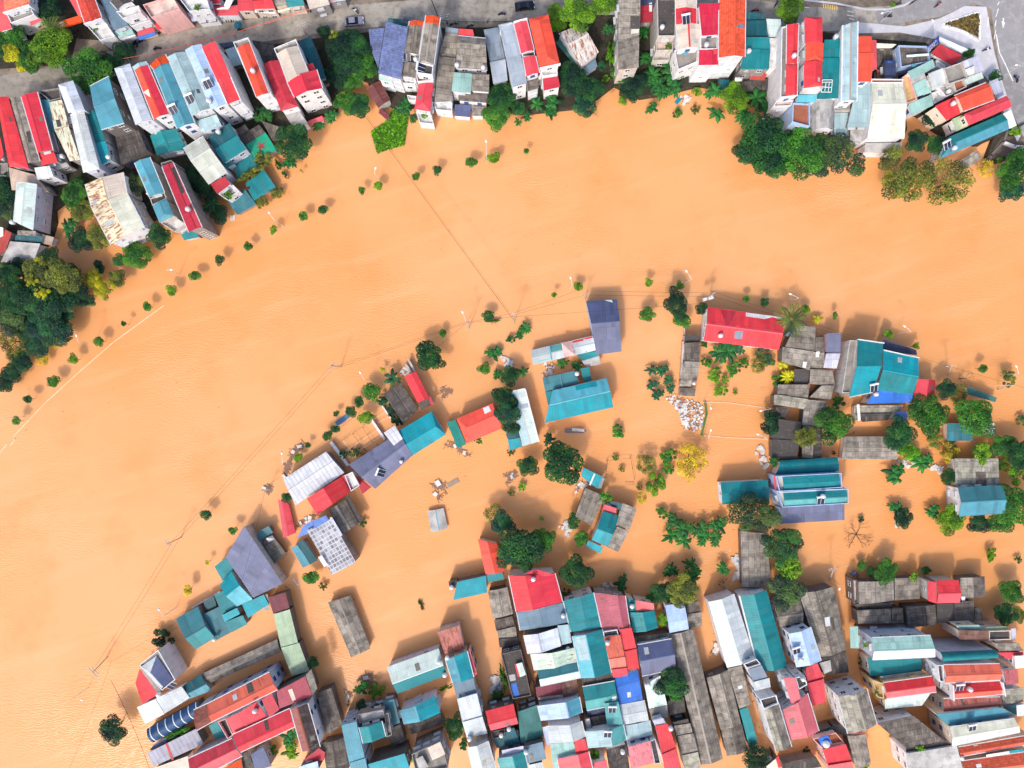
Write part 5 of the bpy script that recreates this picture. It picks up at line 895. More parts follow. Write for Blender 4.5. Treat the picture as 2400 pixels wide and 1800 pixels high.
# ================================================================ trees
LEAFC = dict(dark=(28, 74, 46), deep=(22, 58, 46), mid=(46, 98, 42), fresh=(76, 118, 34), yellow=(138, 144, 34), olive=(88, 100, 50), grey=(56, 82, 60), gold=(172, 142, 46), blue=(28, 74, 62), ban=(26, 82, 46), palm=(74, 94, 54), dry=(140, 112, 84), grass=(84, 144, 34), dull=(112, 100, 66))
def leafmat(k):
    if 'leaf_' + k in MATS: return MATS['leaf_' + k]
    q = NB('leaf_' + k); a = q.n('ShaderNodeAttribute', attribute_name='tone').outputs['Fac']; oi = q.n('ShaderNodeObjectInfo').outputs['Random']
    r, g, b = LEAFC[k]
    c = q.mix(q.ramp(a, .35, 1.0, 0, 1), rgb(r * .7, g * .78, b * .95), rgb(r * 1.5 + 12, g * 1.4 + 12, b * 1.1))
    tc = q.n('ShaderNodeTexCoord').outputs['Object']
    c = q.mix(q.ramp(q.noise(tc, 2.6, 3), .48, .7, 0, .5), c, rgb(r * 1.2 + 20, g * 1.1 + 10, b * .8))
    c = q.mul(c, q.ramp(oi, 0, 1, .85, 1.18)); q.out(c, .55, .25)
    tr = q.n('ShaderNodeBsdfTranslucent'); q.l(c, tr.inputs['Color']); ad = q.n('ShaderNodeMixShader'); ad.inputs[0].default_value = .18
    o = q.t.nodes['Material Output']; q.t.links.new(q.b.outputs[0], ad.inputs[1]); q.t.links.new(tr.outputs[0], ad.inputs[2]); q.t.links.new(ad.outputs[0], o.inputs[0])
    MATS['leaf_' + k] = q.mat; return q.mat
bark = plain('bark', 96, 80, 66, .9, .1)
def rdir(up=.0):
    while True:
        v = Vector((rnd.uniform(-1, 1), rnd.uniform(-1, 1), rnd.uniform(-1, 1)))
        if .05 < v.length < 1 and v.z / v.length > up: return v.normalized()
def leaf_mesh(name, cards, mat):
    """cards: (centre, normal, length dir, length, width, tone)"""
    vs, fs, tn = [], [], []
    for c, nr, ld, L, Wd, t in cards:
        sd = nr.cross(ld).normalized() * Wd / 2; ld = ld * L / 2; k = len(vs)
        fold = nr * Wd * .18
        vs += [c - ld, c + sd + fold, c + ld, c - sd + fold]; fs += [(k, k + 1, k + 2), (k, k + 2, k + 3)]; tn += [t] * 4
    me = bpy.data.meshes.new(name); me.from_pydata([tuple(v) for v in vs], [], fs); me.materials.append(mat)
    a = me.attributes.new('tone', 'FLOAT', 'POINT'); a.data.foreach_set('value', tn); return me
def crown_cards(lumps, n, card, bias=-.35, fill=.22):
    wts = [l[3] ** 2 for l in lumps]; out = []
    tones = [rnd.uniform(.25, 1.0) for _ in lumps]
    for i in range(n):
        j = rnd.choices(range(len(lumps)), wts)[0]; x, y, z, r = lumps[j]; d = rdir(bias)
        k = rnd.uniform(.2, .8) if rnd.random() < fill else rnd.uniform(.82, 1.08)
        p = Vector((x, y, z)) + Vector((d.x, d.y, d.z * .85)) * r * k
        nr = (d * .8 + rdir() * .6 + Vector((0, 0, .45))).normalized()
        ld = nr.cross(rdir()).normalized()
        s = card * rnd.uniform(.6, 1.4); out.append((p, nr, ld, s * 1.25, s * .8, min(1, max(0, tones[j] + rnd.uniform(-.3, .3)))))
    return out
CR = {}
def rand_lumps(n, spread, rmin, rmax, zmax, squash=1.0):
    L = [(0, 0, .15, rmax * 1.1)]
    for i in range(n):
        a = 2 * math.pi * (i + rnd.random() * .9) / n; d = spread * math.sqrt(rnd.uniform(.12, 1.25)); r = rmin * .75 + (rmax - rmin * .75) * rnd.random() ** 1.3
        L.append((math.cos(a) * d, math.sin(a) * d * squash, rnd.uniform(-.12, zmax) + (spread - d) * .35, r))
    return L
gm = leafmat('mid')
CR['broad'] = [leaf_mesh('crown', crown_cards(rand_lumps(16, .68, .24, .4, .22, q), 6400, .062), gm) for q in (.85, 1.0, .92, 1.08, .8, 1.0)]
CR['round'] = [leaf_mesh('crown', crown_cards([(0, 0, 0, .62)] + [(math.cos(a) * rnd.uniform(.35, .75), math.sin(a) * rnd.uniform(.35, .75), rnd.uniform(-.1, .3), rnd.uniform(.28, .5)) for a in [k * .9 + rnd.random() * .6 for k in range(7)]], 1500, .125, -.5), gm) for _ in range(6)]
CR['loose'] = [leaf_mesh('crown', crown_cards(rand_lumps(9, .7, .16, .3, .25), 1300, .12, -.5, .3), gm) for _ in range(4)]
CR['sparse'] = [leaf_mesh('crown', crown_cards(rand_lumps(22, .72, .16, .32, .2), 2600, .058, -.6, .4), gm) for _ in range(3)]
CR['fine'] = [leaf_mesh('crown', crown_cards(rand_lumps(16, .7, .2, .32, .15), 6000, .046, -.2), gm) for _ in range(2)]
CR['long'] = [leaf_mesh('crown', crown_cards(rand_lumps(11, .72, .26, .36, .2, .5), 3200, .08), gm) for _ in range(2)]
def banana_mesh(stems, droop):
    vs, fs, tn = [], [], []
    for sx, sy, sr in stems:
        n = rnd.randint(9, 12); a0 = rnd.random() * 6
        for i in range(n):
            a = a0 + 2 * math.pi * i / n + rnd.uniform(-.3, .3); L = sr * rnd.uniform(.7, 1.1); t = rnd.uniform(.2, 1.0); ey = rnd.uniform(.7, 1.25)
            d = Vector((math.cos(a), math.sin(a), 0)); s = Vector((-d.y, d.x, 0)); k = len(vs); N = 6; wm = .17 * L * rnd.uniform(.8, 1.15)
            for j in range(N + 1):
                u = j / N; w = wm * math.sin(math.pi * min(1, .1 + u * .9)) ** .6 if j else .015
                p = Vector((sx, sy, 0)) + d * (L * (u - .12 * u * u)) + Vector((0, 0, (.62 * u * ey - droop * u * u) * sr))
                for q, dz in ((-1, -.045), (0, .02), (1, -.045)): vs.append(p + s * (w * q * rnd.uniform(.8, 1.1)) + Vector((0, 0, dz * w / .14))); tn.append(min(1, t + (.25 if q == 0 else 0)))
            for j in range(N):
                b = k + j * 3; fs += [(b, b + 1, b + 4, b + 3), (b + 1, b + 2, b + 5, b + 4)]
    me = bpy.data.meshes.new('crown'); me.from_pydata([tuple(v) for v in vs], [], fs); me.materials.append(leafmat('ban'))
    me.attributes.new('tone', 'FLOAT', 'POINT').data.foreach_set('value', tn); return me
CR['banana'] = [banana_mesh([(0, 0, .85), (.38, .2, .65), (-.3, .28, .6)], .75), banana_mesh([(0, 0, .8), (-.42, -.1, .62), (.2, -.38, .66)], .65), banana_mesh([(-.1, .1, .9), (.4, -.2, .6)], .8), banana_mesh([(0, 0, 1.0)], .8)]
def palm_mesh():
    cards = []
    for i in range(17):
        a = 2 * math.pi * i / 17 + rnd.uniform(-.15, .15); d = Vector((math.cos(a), math.sin(a), 0)); s = Vector((-d.y, d.x, 0)); L = rnd.uniform(.8, 1.05); t = rnd.uniform(.3, .9)
        for j in range(16):
            u = (j + 1) / 16; p = d * L * u + Vector((0, 0, .35 * u - .55 * u * u))
            for q in (-1, 1):
                ld = (d * .6 + s * q + Vector((0, 0, -.35))).normalized(); ln = .3 * (1 - u * .55)
                nr = Vector((0, 0, 1)) - ld * ld.z; cards.append((p + ld * ln / 2, nr.normalized(), ld, ln, .05, t))
    return leaf_mesh('crown', cards, leafmat('palm'))
CR['palm'] = [palm_mesh()]
def bare_mesh():
    m = MB()
    def br(p, d, L, r, k):
        q = p + d * L; m.tube([p, p.lerp(q, .5) + rdir() * L * .06, q], [r, r * .8, r * .6], 5)
        if k:
            for _ in range(3): br(q, (d + rdir() * .75).normalized(), L * .66, r * .58, k - 1)
    for i in range(6):
        a = i * 1.05 + rnd.random() * .5; br(Vector((0, 0, -.2)), Vector((math.cos(a), math.sin(a), .35)).normalized(), .36, .022, 3)
    me = bpy.data.meshes.new('crown'); me.from_pydata([tuple(v) for v in m.v], [], m.f); me.materials.append(plain('dead_wood', 128, 104, 84, .9)); return me
CR['bare'] = [bare_mesh()]
def trunk_mesh(limbs):
    m = MB(); m.tube([(0, 0, -1), (.02, .01, -.5), (0, 0, -.1)], [.05, .04, .032], 7)
    for i in range(limbs):
        a = i * 6.283 / max(1, limbs) + rnd.uniform(-.3, .3); m.tube([(0, 0, -.3), (math.cos(a) * .3, math.sin(a) * .3, -.05), (math.cos(a) * .6, math.sin(a) * .6, .16)], [.03, .02, .008], 5)
    me = bpy.data.meshes.new('trunk'); me.from_pydata([tuple(v) for v in m.v], [], m.f); me.materials.append(bark); return me
TRK = [trunk_mesh(6), trunk_mesh(5), trunk_mesh(4)]; TRB = [trunk_mesh(0)]
NT = 0
TN = dict(broad='tree', round='round_tree', loose='shrub', sparse='sparse_tree', fine='feathery_tree', long='tree', banana='banana_plant', palm='coconut_palm', bare='bare_tree')
def t(kind, colr, u, v, r, label, z=None, gz=0.0, sq=1.0, group=None, rz=None, name=None, lean=None):
    """a tree whose crown is seen at pixel (u, v) with pixel radius r"""
    global NT
    NT += 1
    R_ = r * TS * MPP * {'broad': 1.12, 'fine': 1.08, 'long': 1.1, 'sparse': 1.06, 'loose': 1.15, 'banana': 1.12, 'round': .94}.get(kind, 1.06)
    if z is None: z = gz + {'broad': 3.2 + R_ * .55, 'fine': 3 + R_ * .5, 'long': 2.6 + R_ * .4, 'round': 1.5 + R_ * .8, 'loose': .5 + R_ * .45, 'sparse': 2.5 + R_ * .5, 'banana': 1.6, 'palm': 7.5, 'bare': 1.5}[kind]
    c = P(u, v, z); b = Vector((c.x, c.y, gz)) if lean is None else P(lean[0], lean[1], gz)
    root = empty(name or TN[kind], (b.x, b.y, gz), label, 'plant' if kind == 'banana' else ('shrub' if kind == 'loose' else 'tree'), group)
    o = bpy.data.objects.new('crown', rnd.choice(CR[kind])); COL.objects.link(o); o.parent = root
    o.location = Vector((c.x - b.x, c.y - b.y, z - gz))
    o.rotation_euler = (0, 0, rz if rz is not None else rnd.uniform(0, 6.28)); zz = R_ * (.8 if kind != 'banana' else 1.0); j1, j2 = (rnd.uniform(.88, 1.14), rnd.uniform(.88, 1.14)) if kind not in ('palm', 'bare', 'round') else ((rnd.uniform(.8, 1.2), rnd.uniform(.8, 1.2)) if kind == 'round' else (1, 1)); o.scale = (R_ * j1, R_ * sq * j2, zz)
    if kind not in ('palm', 'bare'):
        o.material_slots[0].link = 'OBJECT'; o.material_slots[0].material = leafmat(colr)
    k = bpy.data.objects.new('trunk', rnd.choice(TRK if kind in ('broad', 'fine', 'long', 'sparse', 'loose') else TRB)); COL.objects.link(k); k.parent = root
    hgt = z - gz + .8; wd = max(1.2, R_ * .9)
    dx, dy = c.x - b.x, c.y - b.y
    k.location = (dx, dy, z - gz); k.scale = (wd, wd, hgt)
    if lean is not None: k.matrix_local = Matrix(((wd, 0, dx / 1.0, dx), (0, wd, dy / 1.0, dy), (0, 0, hgt, z - gz), (0, 0, 0, 1)))
    return root
def row(kind, colr, pts, fmt, group=None, **k):
    W_ = ['first', 'second', 'third', 'fourth', 'fifth', 'sixth', 'seventh', 'eighth', 'ninth', 'tenth', 'eleventh', 'twelfth', 'thirteenth', 'fourteenth', 'fifteenth', 'sixteenth', 'seventeenth', 'eighteenth', 'nineteenth', 'twentieth', 'twenty-first']
    for i, (u, v, r) in enumerate(pts):
        t(kind if isinstance(kind, str) else kind[i % len(kind)], colr if isinstance(colr, str) else colr[i % len(colr)], u, v, r, fmt % W_[i], group=group, **k)
T(0, 0, 2400, 2212)
row('round', ('mid', 'dark', 'mid', 'fresh'), [(35, 910, 10), (60, 862, 12), (116, 825, 16), (159, 776, 13), (214, 737, 12), (267, 699, 8), (318, 662, 12), (371, 628, 13), (421, 596, 12), (474, 561, 13), (536, 532, 11), (591, 495, 10), (655, 467, 12), (698, 453, 12), (781, 411, 9), (817, 400, 12), (899, 382, 10), (945, 367, 13), (1016, 350, 14), (1067, 342, 16), (1137, 326, 8)], 'small round tree standing in the flood, %s of the bank row counted from the southwest', 'drowned park trees along the north bank', z=3.0)
t('round', 'dark', 1055, 681, 14, 'trimmed round tree beside the mid cables north of the peninsula')
t('round', 'mid', 956, 720, 10, 'small trimmed tree under the cables northwest of the bushy one')
t('round', 'fresh', 1197, 637, 7, 'tiny round tree on the cable near the street lamp', z=3)
t('round', 'fresh', 1249, 618, 11, 'small olive green tree next to the lamp with tangled wood')
t('round', 'mid', 1397, 681, 20, 'neat dark green ball tree east of the navy roof')
t('round', 'fresh', 1401, 611, 10, 'small yellow green tree north of the neat ball tree', z=3)
t('round', 'mid', 1468, 617, 10, 'small round tree north of the dark shrub cluster', z=3)
t('broad', 'deep', 1460, 655, 29, 'very dark irregular tree northwest of the red ridge house', sq=.8)
t('round', 'mid', 1472, 690, 21, 'clipped green tree touching the dark irregular tree')
t('round', 'deep', 1515, 668, 14, 'dark bush against the west wall of the red ridge house')
row('round', ('mid', 'dark'), [(1612, 646, 9), (1652, 654, 10), (1803, 681, 8)], 'small tree under the cables north of the red ridge house, %s from the west', z=3)
t('palm', 'palm', 1710, 690, 33, 'coconut palm leaning over the corner of the red ridge house', z=7)
t('banana', 'yellow', 1766, 690, 15, 'yellowing banana plant north of the grey asbestos roofs'); t('round', 'fresh', 1740, 668, 12, 'small bush behind the coconut palm')
t('round', 'fresh', 1920, 722, 13, 'yellow green tree against the navy lean-to of the teal house', z=3.5); t('round', 'fresh', 1978, 747, 9, 'small tree by the white parapet strip of the teal house', z=3)
t('round', 'mid', 2123, 796, 12, 'round tree alone in the water near the east edge', z=3.2); t('loose', 'olive', 2180, 816, 17, 'olive bush by the lamp near the east edge', z=2.5)
t('broad', 'dark', 930, 772, 33, 'bushy two lobed tree north of the slim red roof', z=4.5)
t('round', 'dark', 446, 1111, 14, 'lone round tree in open water west of the peninsula', z=3); t('round', 'mid', 502, 1146, 10, 'small tree north of the slate triangle roof', z=3)
t('round', 'gold', 405, 1275, 13, 'yellow leaved tree off the peninsula tip', z=3); t('round', 'gold', 448, 1215, 6, 'tiny yellow tree beside the teal triangle annex', z=2.2)
t('broad', 'deep', 243, 1577, 30, 'dark tree alone in the water near the lower west corner', z=5); t('loose', 'deep', 350, 1382, 20, 'dark bush with floating twigs behind the navy hip house')
t('round', 'dark', 620, 1073, 13, 'round shrub at the corner of the white corrugated shelter'); t('round', 'mid', 672, 1247, 18, 'dark green tree south of the grid glass roof', z=3.5)
t('loose', 'mid', 1333, 933, 15, 'round bush with white litter in the middle of the flood'); 
T(600, 830)
t('round', 'yellow', 1640, 205, 40, 'small yellow bush by the lamp at the peninsula shore'); t('banana', 'blue', 1770, 310, 130, 'blue green banana plant beside the black ridge roof', z=3)
t('round', 'mid', 1485, 490, 125, 'spotted round tree with pale shoots by the black ridge roof'); t('round', 'dark', 1335, 615, 78, 'dark clipped tree southwest of the spotted tree'); t('round', 'dark', 1225, 745, 82, 'clipped tree at the north end of the blue plank')
t('round', 'fresh', 1430, 815, 105, 'bright green tree inside the wire fenced yard'); t('round', 'dark', 1040, 775, 42, 'small dark tree in the water beside the blue plank'); t('round', 'dark', 1030, 968, 72, 'clipped tree at the south end of the blue plank'); t('round', 'dark', 920, 1062, 82, 'dark clipped tree next to the plank end one')
t('round', 'dark', 676, 1175, 45, 'small dark tree beside the floating poles'); t('round', 'fresh', 540, 1345, 62, 'yellow green tree at the edge of the drift wood pile')
t('loose', 'blue', 1660, 610, 110, 'dark shrub along the black ridge roof, northern one', sq=.8); t('loose', 'deep', 1780, 740, 110, 'dark shrub along the black ridge roof, middle one'); t('loose', 'deep', 1850, 860, 90, 'dark shrub along the black ridge roof, southern one')
t('loose', 'deep', 1130, 1290, 70, 'dark shrub inside the yard by the white wall'); t('loose', 'grey', 1280, 1280, 70, 'wilted shrub beside the slate long roof'); t('loose', 'dry', 1370, 1270, 45, 'brown wilted shrub at the slate roof eave')
T(560, 1080); t('loose', 'mid', 1600, 800, 55, 'green shrub on the corner of the grey gutter roof'); t('loose', 'olive', 1090, 1630, 55, 'weedy clump with white scraps south of the grid roof')
T(950, 900)
t('broad', 'dark', 1290, 180, 150, 'dark tree at the north end of the aqua box roof', z=5, sq=.95); t('broad', 'blue', 1330, 380, 150, 'dark tree leaning on the middle of the aqua box roof', z=5.5); t('broad', 'dark', 1370, 560, 100, 'dark tree above the small teal roof', z=4.5)
t('banana', 'deep', 1870, 720, 90, 'dark banana plant at the north tip of the big dark tree', z=3)
t('broad', 'dark', 2020, 1020, 240, 'biggest dark tree in the middle of the flood', z=7, sq=1.15, rz=.3); t('broad', 'dark', 1590, 1050, 120, 'small two lobed dark tree west of the biggest dark tree', z=3.5)
t('loose', 'grass', 1505, 1325, 55, 'bright grassy bush in open water'); t('loose', 'olive', 1365, 885, 55, 'greyish weed clump below the aqua box roof'); t('loose', 'olive', 1365, 1415, 45, 'small drowned weed near the grassy bush')
t('loose', 'mid', 930, 715, 95, 'leafy vine on the eave of the orange red hip roof', z=3.5, sq=.4, rz=-.45, name='vine')

T(850, 680)
for a in ((2090, 500, 115, 'banana plant south of the white pylon head'), (2020, 590, 75, 'banana plant with limp leaves below the pylon'), (1700, 830, 120, 'banana plant by the floating white crates'), (1740, 1080, 85, 'small banana plant near the dark bank tree'), (2080, 1060, 80, 'banana plant at the west end of the patchwork roof')): t('banana', 'ban', *a)
t('loose', 'dark', 1920, 630, 60, 'dark shrub beside the limp banana'); t('round', 'mid', 1580, 1020, 80, 'green bush west of the floating crates'); t('broad', 'dark', 1920, 1100, 120, 'dense green tree north of the aqua box roof', z=3.5); t('loose', 'mid', 1700, 400, 110, 'low weed raft on the water near the trimmed round tree', sq=.15, rz=.12, z=.3, name='floating_weed')
T(1200, 650)
t('banana', 'ban', 655, 1115, 95, 'banana plant beside the rubbish south of the patchwork roof'); t('banana', 'dark', 850, 1130, 90, 'dark banana plant by the white tank of the teal blue roof')
for a in ((1810, 1200, 90, 'banana plant at the north tip of the garden clump'), (1950, 1210, 95, 'banana plant east in the garden clump'), (2020, 1330, 80, 'banana plant with a long leaf in the garden clump'), (1820, 1380, 90, 'banana plant west in the garden clump'), (1880, 1500, 100, 'banana plant next to the big rubbish raft'), (2040, 1440, 80, 'banana plant southeast in the garden clump')): t('banana', 'blue', *a)
T(1550, 650)
t('banana', 'ban', 860, 960, 220, 'great tuft of sword leaves south of the red ridge house', z=2.6); t('banana', 'blue', 980, 900, 130, 'dark banana plant by the red ridge house skylight', z=2.8)
t('loose', 'mid', 590, 1110, 80, 'green vine on the long narrow grey roof row'); t('loose', 'mid', 930, 1180, 95, 'garden bush south of the sword leaves'); t('loose', 'fresh', 680, 1270, 110, 'pale weedy garden bush with litter'); t('loose', 'fresh', 820, 1330, 60, 'bright small garden bush'); t('loose', 'fresh', 760, 1460, 85, 'southernmost garden bush in the flooded plot')
t('loose', 'grey', 1320, 1050, 130, 'twiggy grey green shrub below the red ridge house'); t('sparse', 'olive', 1250, 1150, 110, 'thin leaved shrub with white bags'); t('loose', 'mid', 1080, 1100, 70, 'bush between the sword leaves and twiggy shrub')
t('banana', 'yellow', 1620, 1110, 120, 'yellow streaked banana plant on the grey roofs, northern one', z=2.6); t('banana', 'yellow', 1660, 1290, 120, 'yellow streaked banana plant on the grey roofs, southern one', z=2.6); t('loose', 'mid', 1530, 1350, 95, 'shrub at the foot of the streaked bananas')
t('loose', 'dark', 550, 860, 55, 'small dark shrub between the grey roof row and red house'); t('loose', 'fresh', 960, 1490, 30, 'tiny weed in the water of the flooded plot')
T(1300, 920)
t('sparse', 'olive', 1190, 920, 130, 'olive tree west of the yellow see through tree', z=3); t('loose', 'mid', 1460, 820, 115, 'green shrub at the west of the yellow see through tree'); t('sparse', 'gold', 1750, 900, 225, 'yellow see through tree in the flood', z=3.6); t('loose', 'mid', 1480, 1000, 80, 'small green shrub under the yellow see through tree')
t('loose', 'fresh', 1330, 1170, 135, 'bright leafed bush south of the olive tree', z=2); t('sparse', 'gold', 1130, 1370, 85, 'small yellow bush near the grey teal pink house'); t('loose', 'mid', 650, 1350, 90, 'green bush on the grey ridge roof with rubbish', z=4.6); t('loose', 'olive', 1090, 1230, 40, 'thin weed north of the small yellow bush'); t('loose', 'mid', 790, 850, 40, 'thin weed in the drowned fence square'); t('loose', 'olive', 870, 990, 45, 'weed tuft inside the drowned fence square')
T(1300, 1180, 400, 1269)
t('loose', 'mid', 800, 65, 42, 'green weed bush northwest of the banana grove')
for i, a in enumerate(((885, 130, 75, 'banana plant at the north of the dense grove'), (860, 240, 80, 'banana plant at the west end of the dense grove'), (960, 190, 85, 'banana plant in the heart of the dense grove'), (960, 280, 70, 'banana plant at the south rim of the dense grove'), (1080, 190, 75, 'banana plant in the narrow waist of the grove'), (1100, 255, 65, 'banana plant south of the grove waist'), (1190, 260, 70, 'banana plant southeast in the dense grove'), (1220, 170, 75, 'banana plant at the east end of the dense grove'))): t('banana', 'ban' if i % 2 else 'dark', *a, z=2.6)
t('broad', 'dark', 165, 510, 95, 'dark oval tree north of the broad teal roof', z=6, sq=1.15, rz=0.2); t('loose', 'olive', 85, 680, 45, 'olive bush between the bright red hall and broad teal roof', z=2.5)
t('round', 'dark', 140, 140, 62, 'dark bush with rubbish beside the grey ridge roof'); t('round', 'mid', 195, 260, 62, 'green bush west of the teal pink house')
for a in ((860, 490, 75, 'banana plant northwest of the olive crown'), (1010, 450, 75, 'banana plant north of the olive crown'), (1030, 540, 80, 'banana plant with one stray leaf east of the olive crown'), (1250, 490, 60, 'banana plant by the rubbish filled water'), (730, 690, 60, 'light banana plant at the pink and teal roof'), (490, 590, 70, 'ragged banana plant by the rose roof')): t('banana', 'dark', *a, z=2.6)
t('broad', 'olive', 960, 640, 115, 'large olive crowned tree over the powder blue roof', z=6); t('broad', 'dark', 810, 650, 85, 'dark tree west of the olive crowned tree', z=4.5); t('round', 'fresh', 805, 870, 58, 'light green tree between the teal and powder blue roofs', z=4)
t('bare', 'dry', 1230, 610, 60, 'bare drowned shrub west of the grey asbestos shed')
T(1150, 1300)
T(960, 1180)
t('broad', 'dark', 1390, 590, 280, 'broad dark tree above the orange red ridge roof', z=7); t('sparse', 'olive', 1090, 140, 140, 'thin yellowish tree with see through leaves', z=3.4); t('broad', 'blue', 1210, 240, 140, 'blue green tree north of the broad dark tree', z=4.5); t('broad', 'mid', 1750, 460, 150, 'green tree with ragged east side beside the broad dark tree', z=4.5); t('round', 'olive', 1520, 790, 95, 'olive round tree behind the bright red hall', z=4)
t('loose', 'mid', 150, 1310, 75, 'narrow floating weed strip in open water', sq=.3, rz=-1.15, z=.3, name='floating_weed'); t('loose', 'grass', 1710, 192, 28, 'tiny green tuft alone in the water')
T(1500, 1250)
t('fine', 'dark', 1830, 160, 260, 'dark feathery tree east of the grey asbestos shed', z=7); t('round', 'fresh', 1905, 440, 205, 'bright green round tree east of the asbestos shed', z=5); t('broad', 'grey', 1900, 760, 200, 'grey green tree over the roof by the white gable house', z=6)
t('bare', 'dry', 1090, 640, 110, 'grey drowned brushwood below the floating rubbish')
T(1650, 920)
t('fine', 'grey', 600, 1560, 380, 'wide grey green tree over the teal shed roof', z=7.5, sq=.75, rz=.1); t('broad', 'mid', 1680, 420, 205, 'full green tree east of the grey ridge roofs', z=5.5); t('sparse', 'olive', 1310, 560, 160, 'olive tree growing through the grey roofs', z=6); t('broad', 'olive', 1320, 600, 120, 'small olive crown beside the black yard roofs', z=5.4); t('long', 'deep', 870, 390, 170, 'long dark hedge tree by the black sheet roofs', z=3.5, rz=1.5)
t('banana', 'ban', 920, 890, 90, 'banana plant at the west corner of the teal barrel roof', z=4.5); t('banana', 'ban', 1740, 110, 80, 'pale banana plant south of the large teal house'); t('loose', 'dark', 1685, 785, 28, 'tiny dark bush by the white tank'); t('loose', 'blue', 2045, 1640, 35, 'small drowned shrub southeast of the parapet house')
T(1950, 700, 450)
t('broad', 'deep', 1320, 1040, 110, 'dark tree north of the orchard behind the red hut', z=5); t('broad', 'mid', 1120, 1330, 230, 'broad tree with a brown bare patch east of the broken roof', z=5); t('broad', 'dark', 770, 1540, 180, 'dark tree south of the blue tarpaulin', z=5); t('broad', 'mid', 1650, 1370, 225, 'orchard tree over the small teal blue roof', z=5.5); t('sparse', 'olive', 1450, 1080, 110, 'thin tree by the narrow white slab', z=3.5); t('bare', 'dry', 1540, 920, 130, 'leafless tree in the water north of the orchard', z=3); t('loose', 'mid', 70, 1190, 75, 'weeds with scraps south of the large teal house'); t('loose', 'grey', 2190, 1400, 75, 'grey green bush cut by the east edge')
T(2000, 950)
t('broad', 'grass', 700, 590, 150, 'bright grassy mound beside the grid roof', z=2, sq=.9); t('loose', 'olive', 1040, 450, 115, 'olive bush west of the teal blue orchard roof', z=2); t('loose', 'gold', 1220, 620, 140, 'flower specked brown green bush', z=2)
for a in ((520, 870, 165, 'banana plant below the grassy mound'), (900, 740, 170, 'banana plant beside the white litter'), (540, 1340, 110, 'banana plant in the flooded southeast basin'), (1010, 1380, 120, 'banana plant west of the yellow green bush')): t('banana', 'ban', *a, z=2)
t('round', 'fresh', 1660, 620, 150, 'glowing yellow green tree over the plank like roof', z=4); t('broad', 'mid', 1950, 530, 150, 'green tree in the east thicket, northern one', z=4); t('broad', 'dark', 2130, 620, 170, 'dark tree in the east thicket by the edge', z=5); t('loose', 'fresh', 2110, 860, 140, 'yellow green tree in the east thicket, southern one', z=3); t('loose', 'fresh', 1920, 780, 100, 'light bush east of the plank like roof'); t('broad', 'dark', 1240, 920, 115, 'dark bush west of the plank like roof', z=3)
t('broad', 'deep', 640, 1470, 125, 'dark two part bush in the southeast basin', z=2.6); t('broad', 'fresh', 1270, 1470, 185, 'yellow green bush west of the pale blue house', z=3); t('broad', 'deep', 1620, 1520, 140, 'very dark tree south of the pale blue house', z=4); t('broad', 'mid', 2090, 1300, 240, 'large tree in the east thicket beside the pale blue house', z=5.5); t('broad', 'mid', 1930, 1490, 160, 'tree at the south end of the east thicket', z=4.5); t('loose', 'blue', 100, 1480, 38, 'small grey bush in the southeast basin'); t('loose', 'mid', 1270, 495, 70, 'weed patch below the teal blue orchard roof')
T(2000, 1300)
t('broad', 'mid', 2050, 480, 140, 'tree above the brown canal at the east edge', z=4); t('broad', 'dark', 1960, 770, 140, 'dark tree by the mint and yellow panel house', z=4); t('broad', 'olive', 2150, 780, 90, 'pale tree at the east edge beside the dark one', z=4); t('broad', 'mid', 420, 220, 170, 'full bush against the grey asbestos roofs, largest of the row', z=4, sq=.85); t('round', 'dark', 230, 230, 80, 'dark bush touching the full bush on its west', z=2.6); t('round', 'mid', 100, 140, 65, 'bush west of the full bush, standing in water', z=2); t('round', 'dark', 930, 200, 75, 'dark bush north of the red two part roof', z=2.6); t('loose', 'fresh', 780, 285, 60, 'light green weed on the grey roof edge', z=4.2); t('loose', 'fresh', 1780, 10, 120, 'banana like weeds at the edge of the southeast basin', sq=.5); t('loose', 'mid', 2140, 60, 50, 'shrub at the east edge below the thicket'); t('loose', 'mid', 110, 1380, 55, 'shrub in the canal below the mint house')
T(1850, 1250); t('bare', 'dry', 880, 20, 260, 'pale drowned branches in the southeast basin', z=.8)
T(300, 1500); t('loose', 'mid', 660, 1180, 180, 'planted hedge between the blue awning and corrugated shelter', sq=.35, rz=.5, z=3.2, name='hedge'); t('banana', 'ban', 2080, 1250, 130, 'banana plant beside the black red ridge house', z=3); t('banana', 'fresh', 2090, 1440, 140, 'light banana plant near the bottom edge', z=3); t('loose', 'fresh', 1860, 1430, 80, 'weed in the tan water by the navy gap roof')
T(650, 1500); t('broad', 'dark', 465, 290, 75, 'small tree at the end of the pale green roof row', z=4); t('banana', 'ban', 1090, 640, 110, 'banana plant beside the drift wood frame', z=2.4); t('loose', 'fresh', 1270, 660, 110, 'yellow green weeds beside the drift wood frame'); t('round', 'deep', 1080, 850, 95, 'dark round tree north of the central teal house', z=4); t('loose', 'dark', 1280, 860, 110, 'creeper hedge on the wall of the central teal house', sq=.35, rz=.35, z=5, name='creeper'); t('loose', 'grass', 1720, 1530, 80, 'grass tuft beside the brown grey terrace house', sq=.5, rz=1.4, z=2)
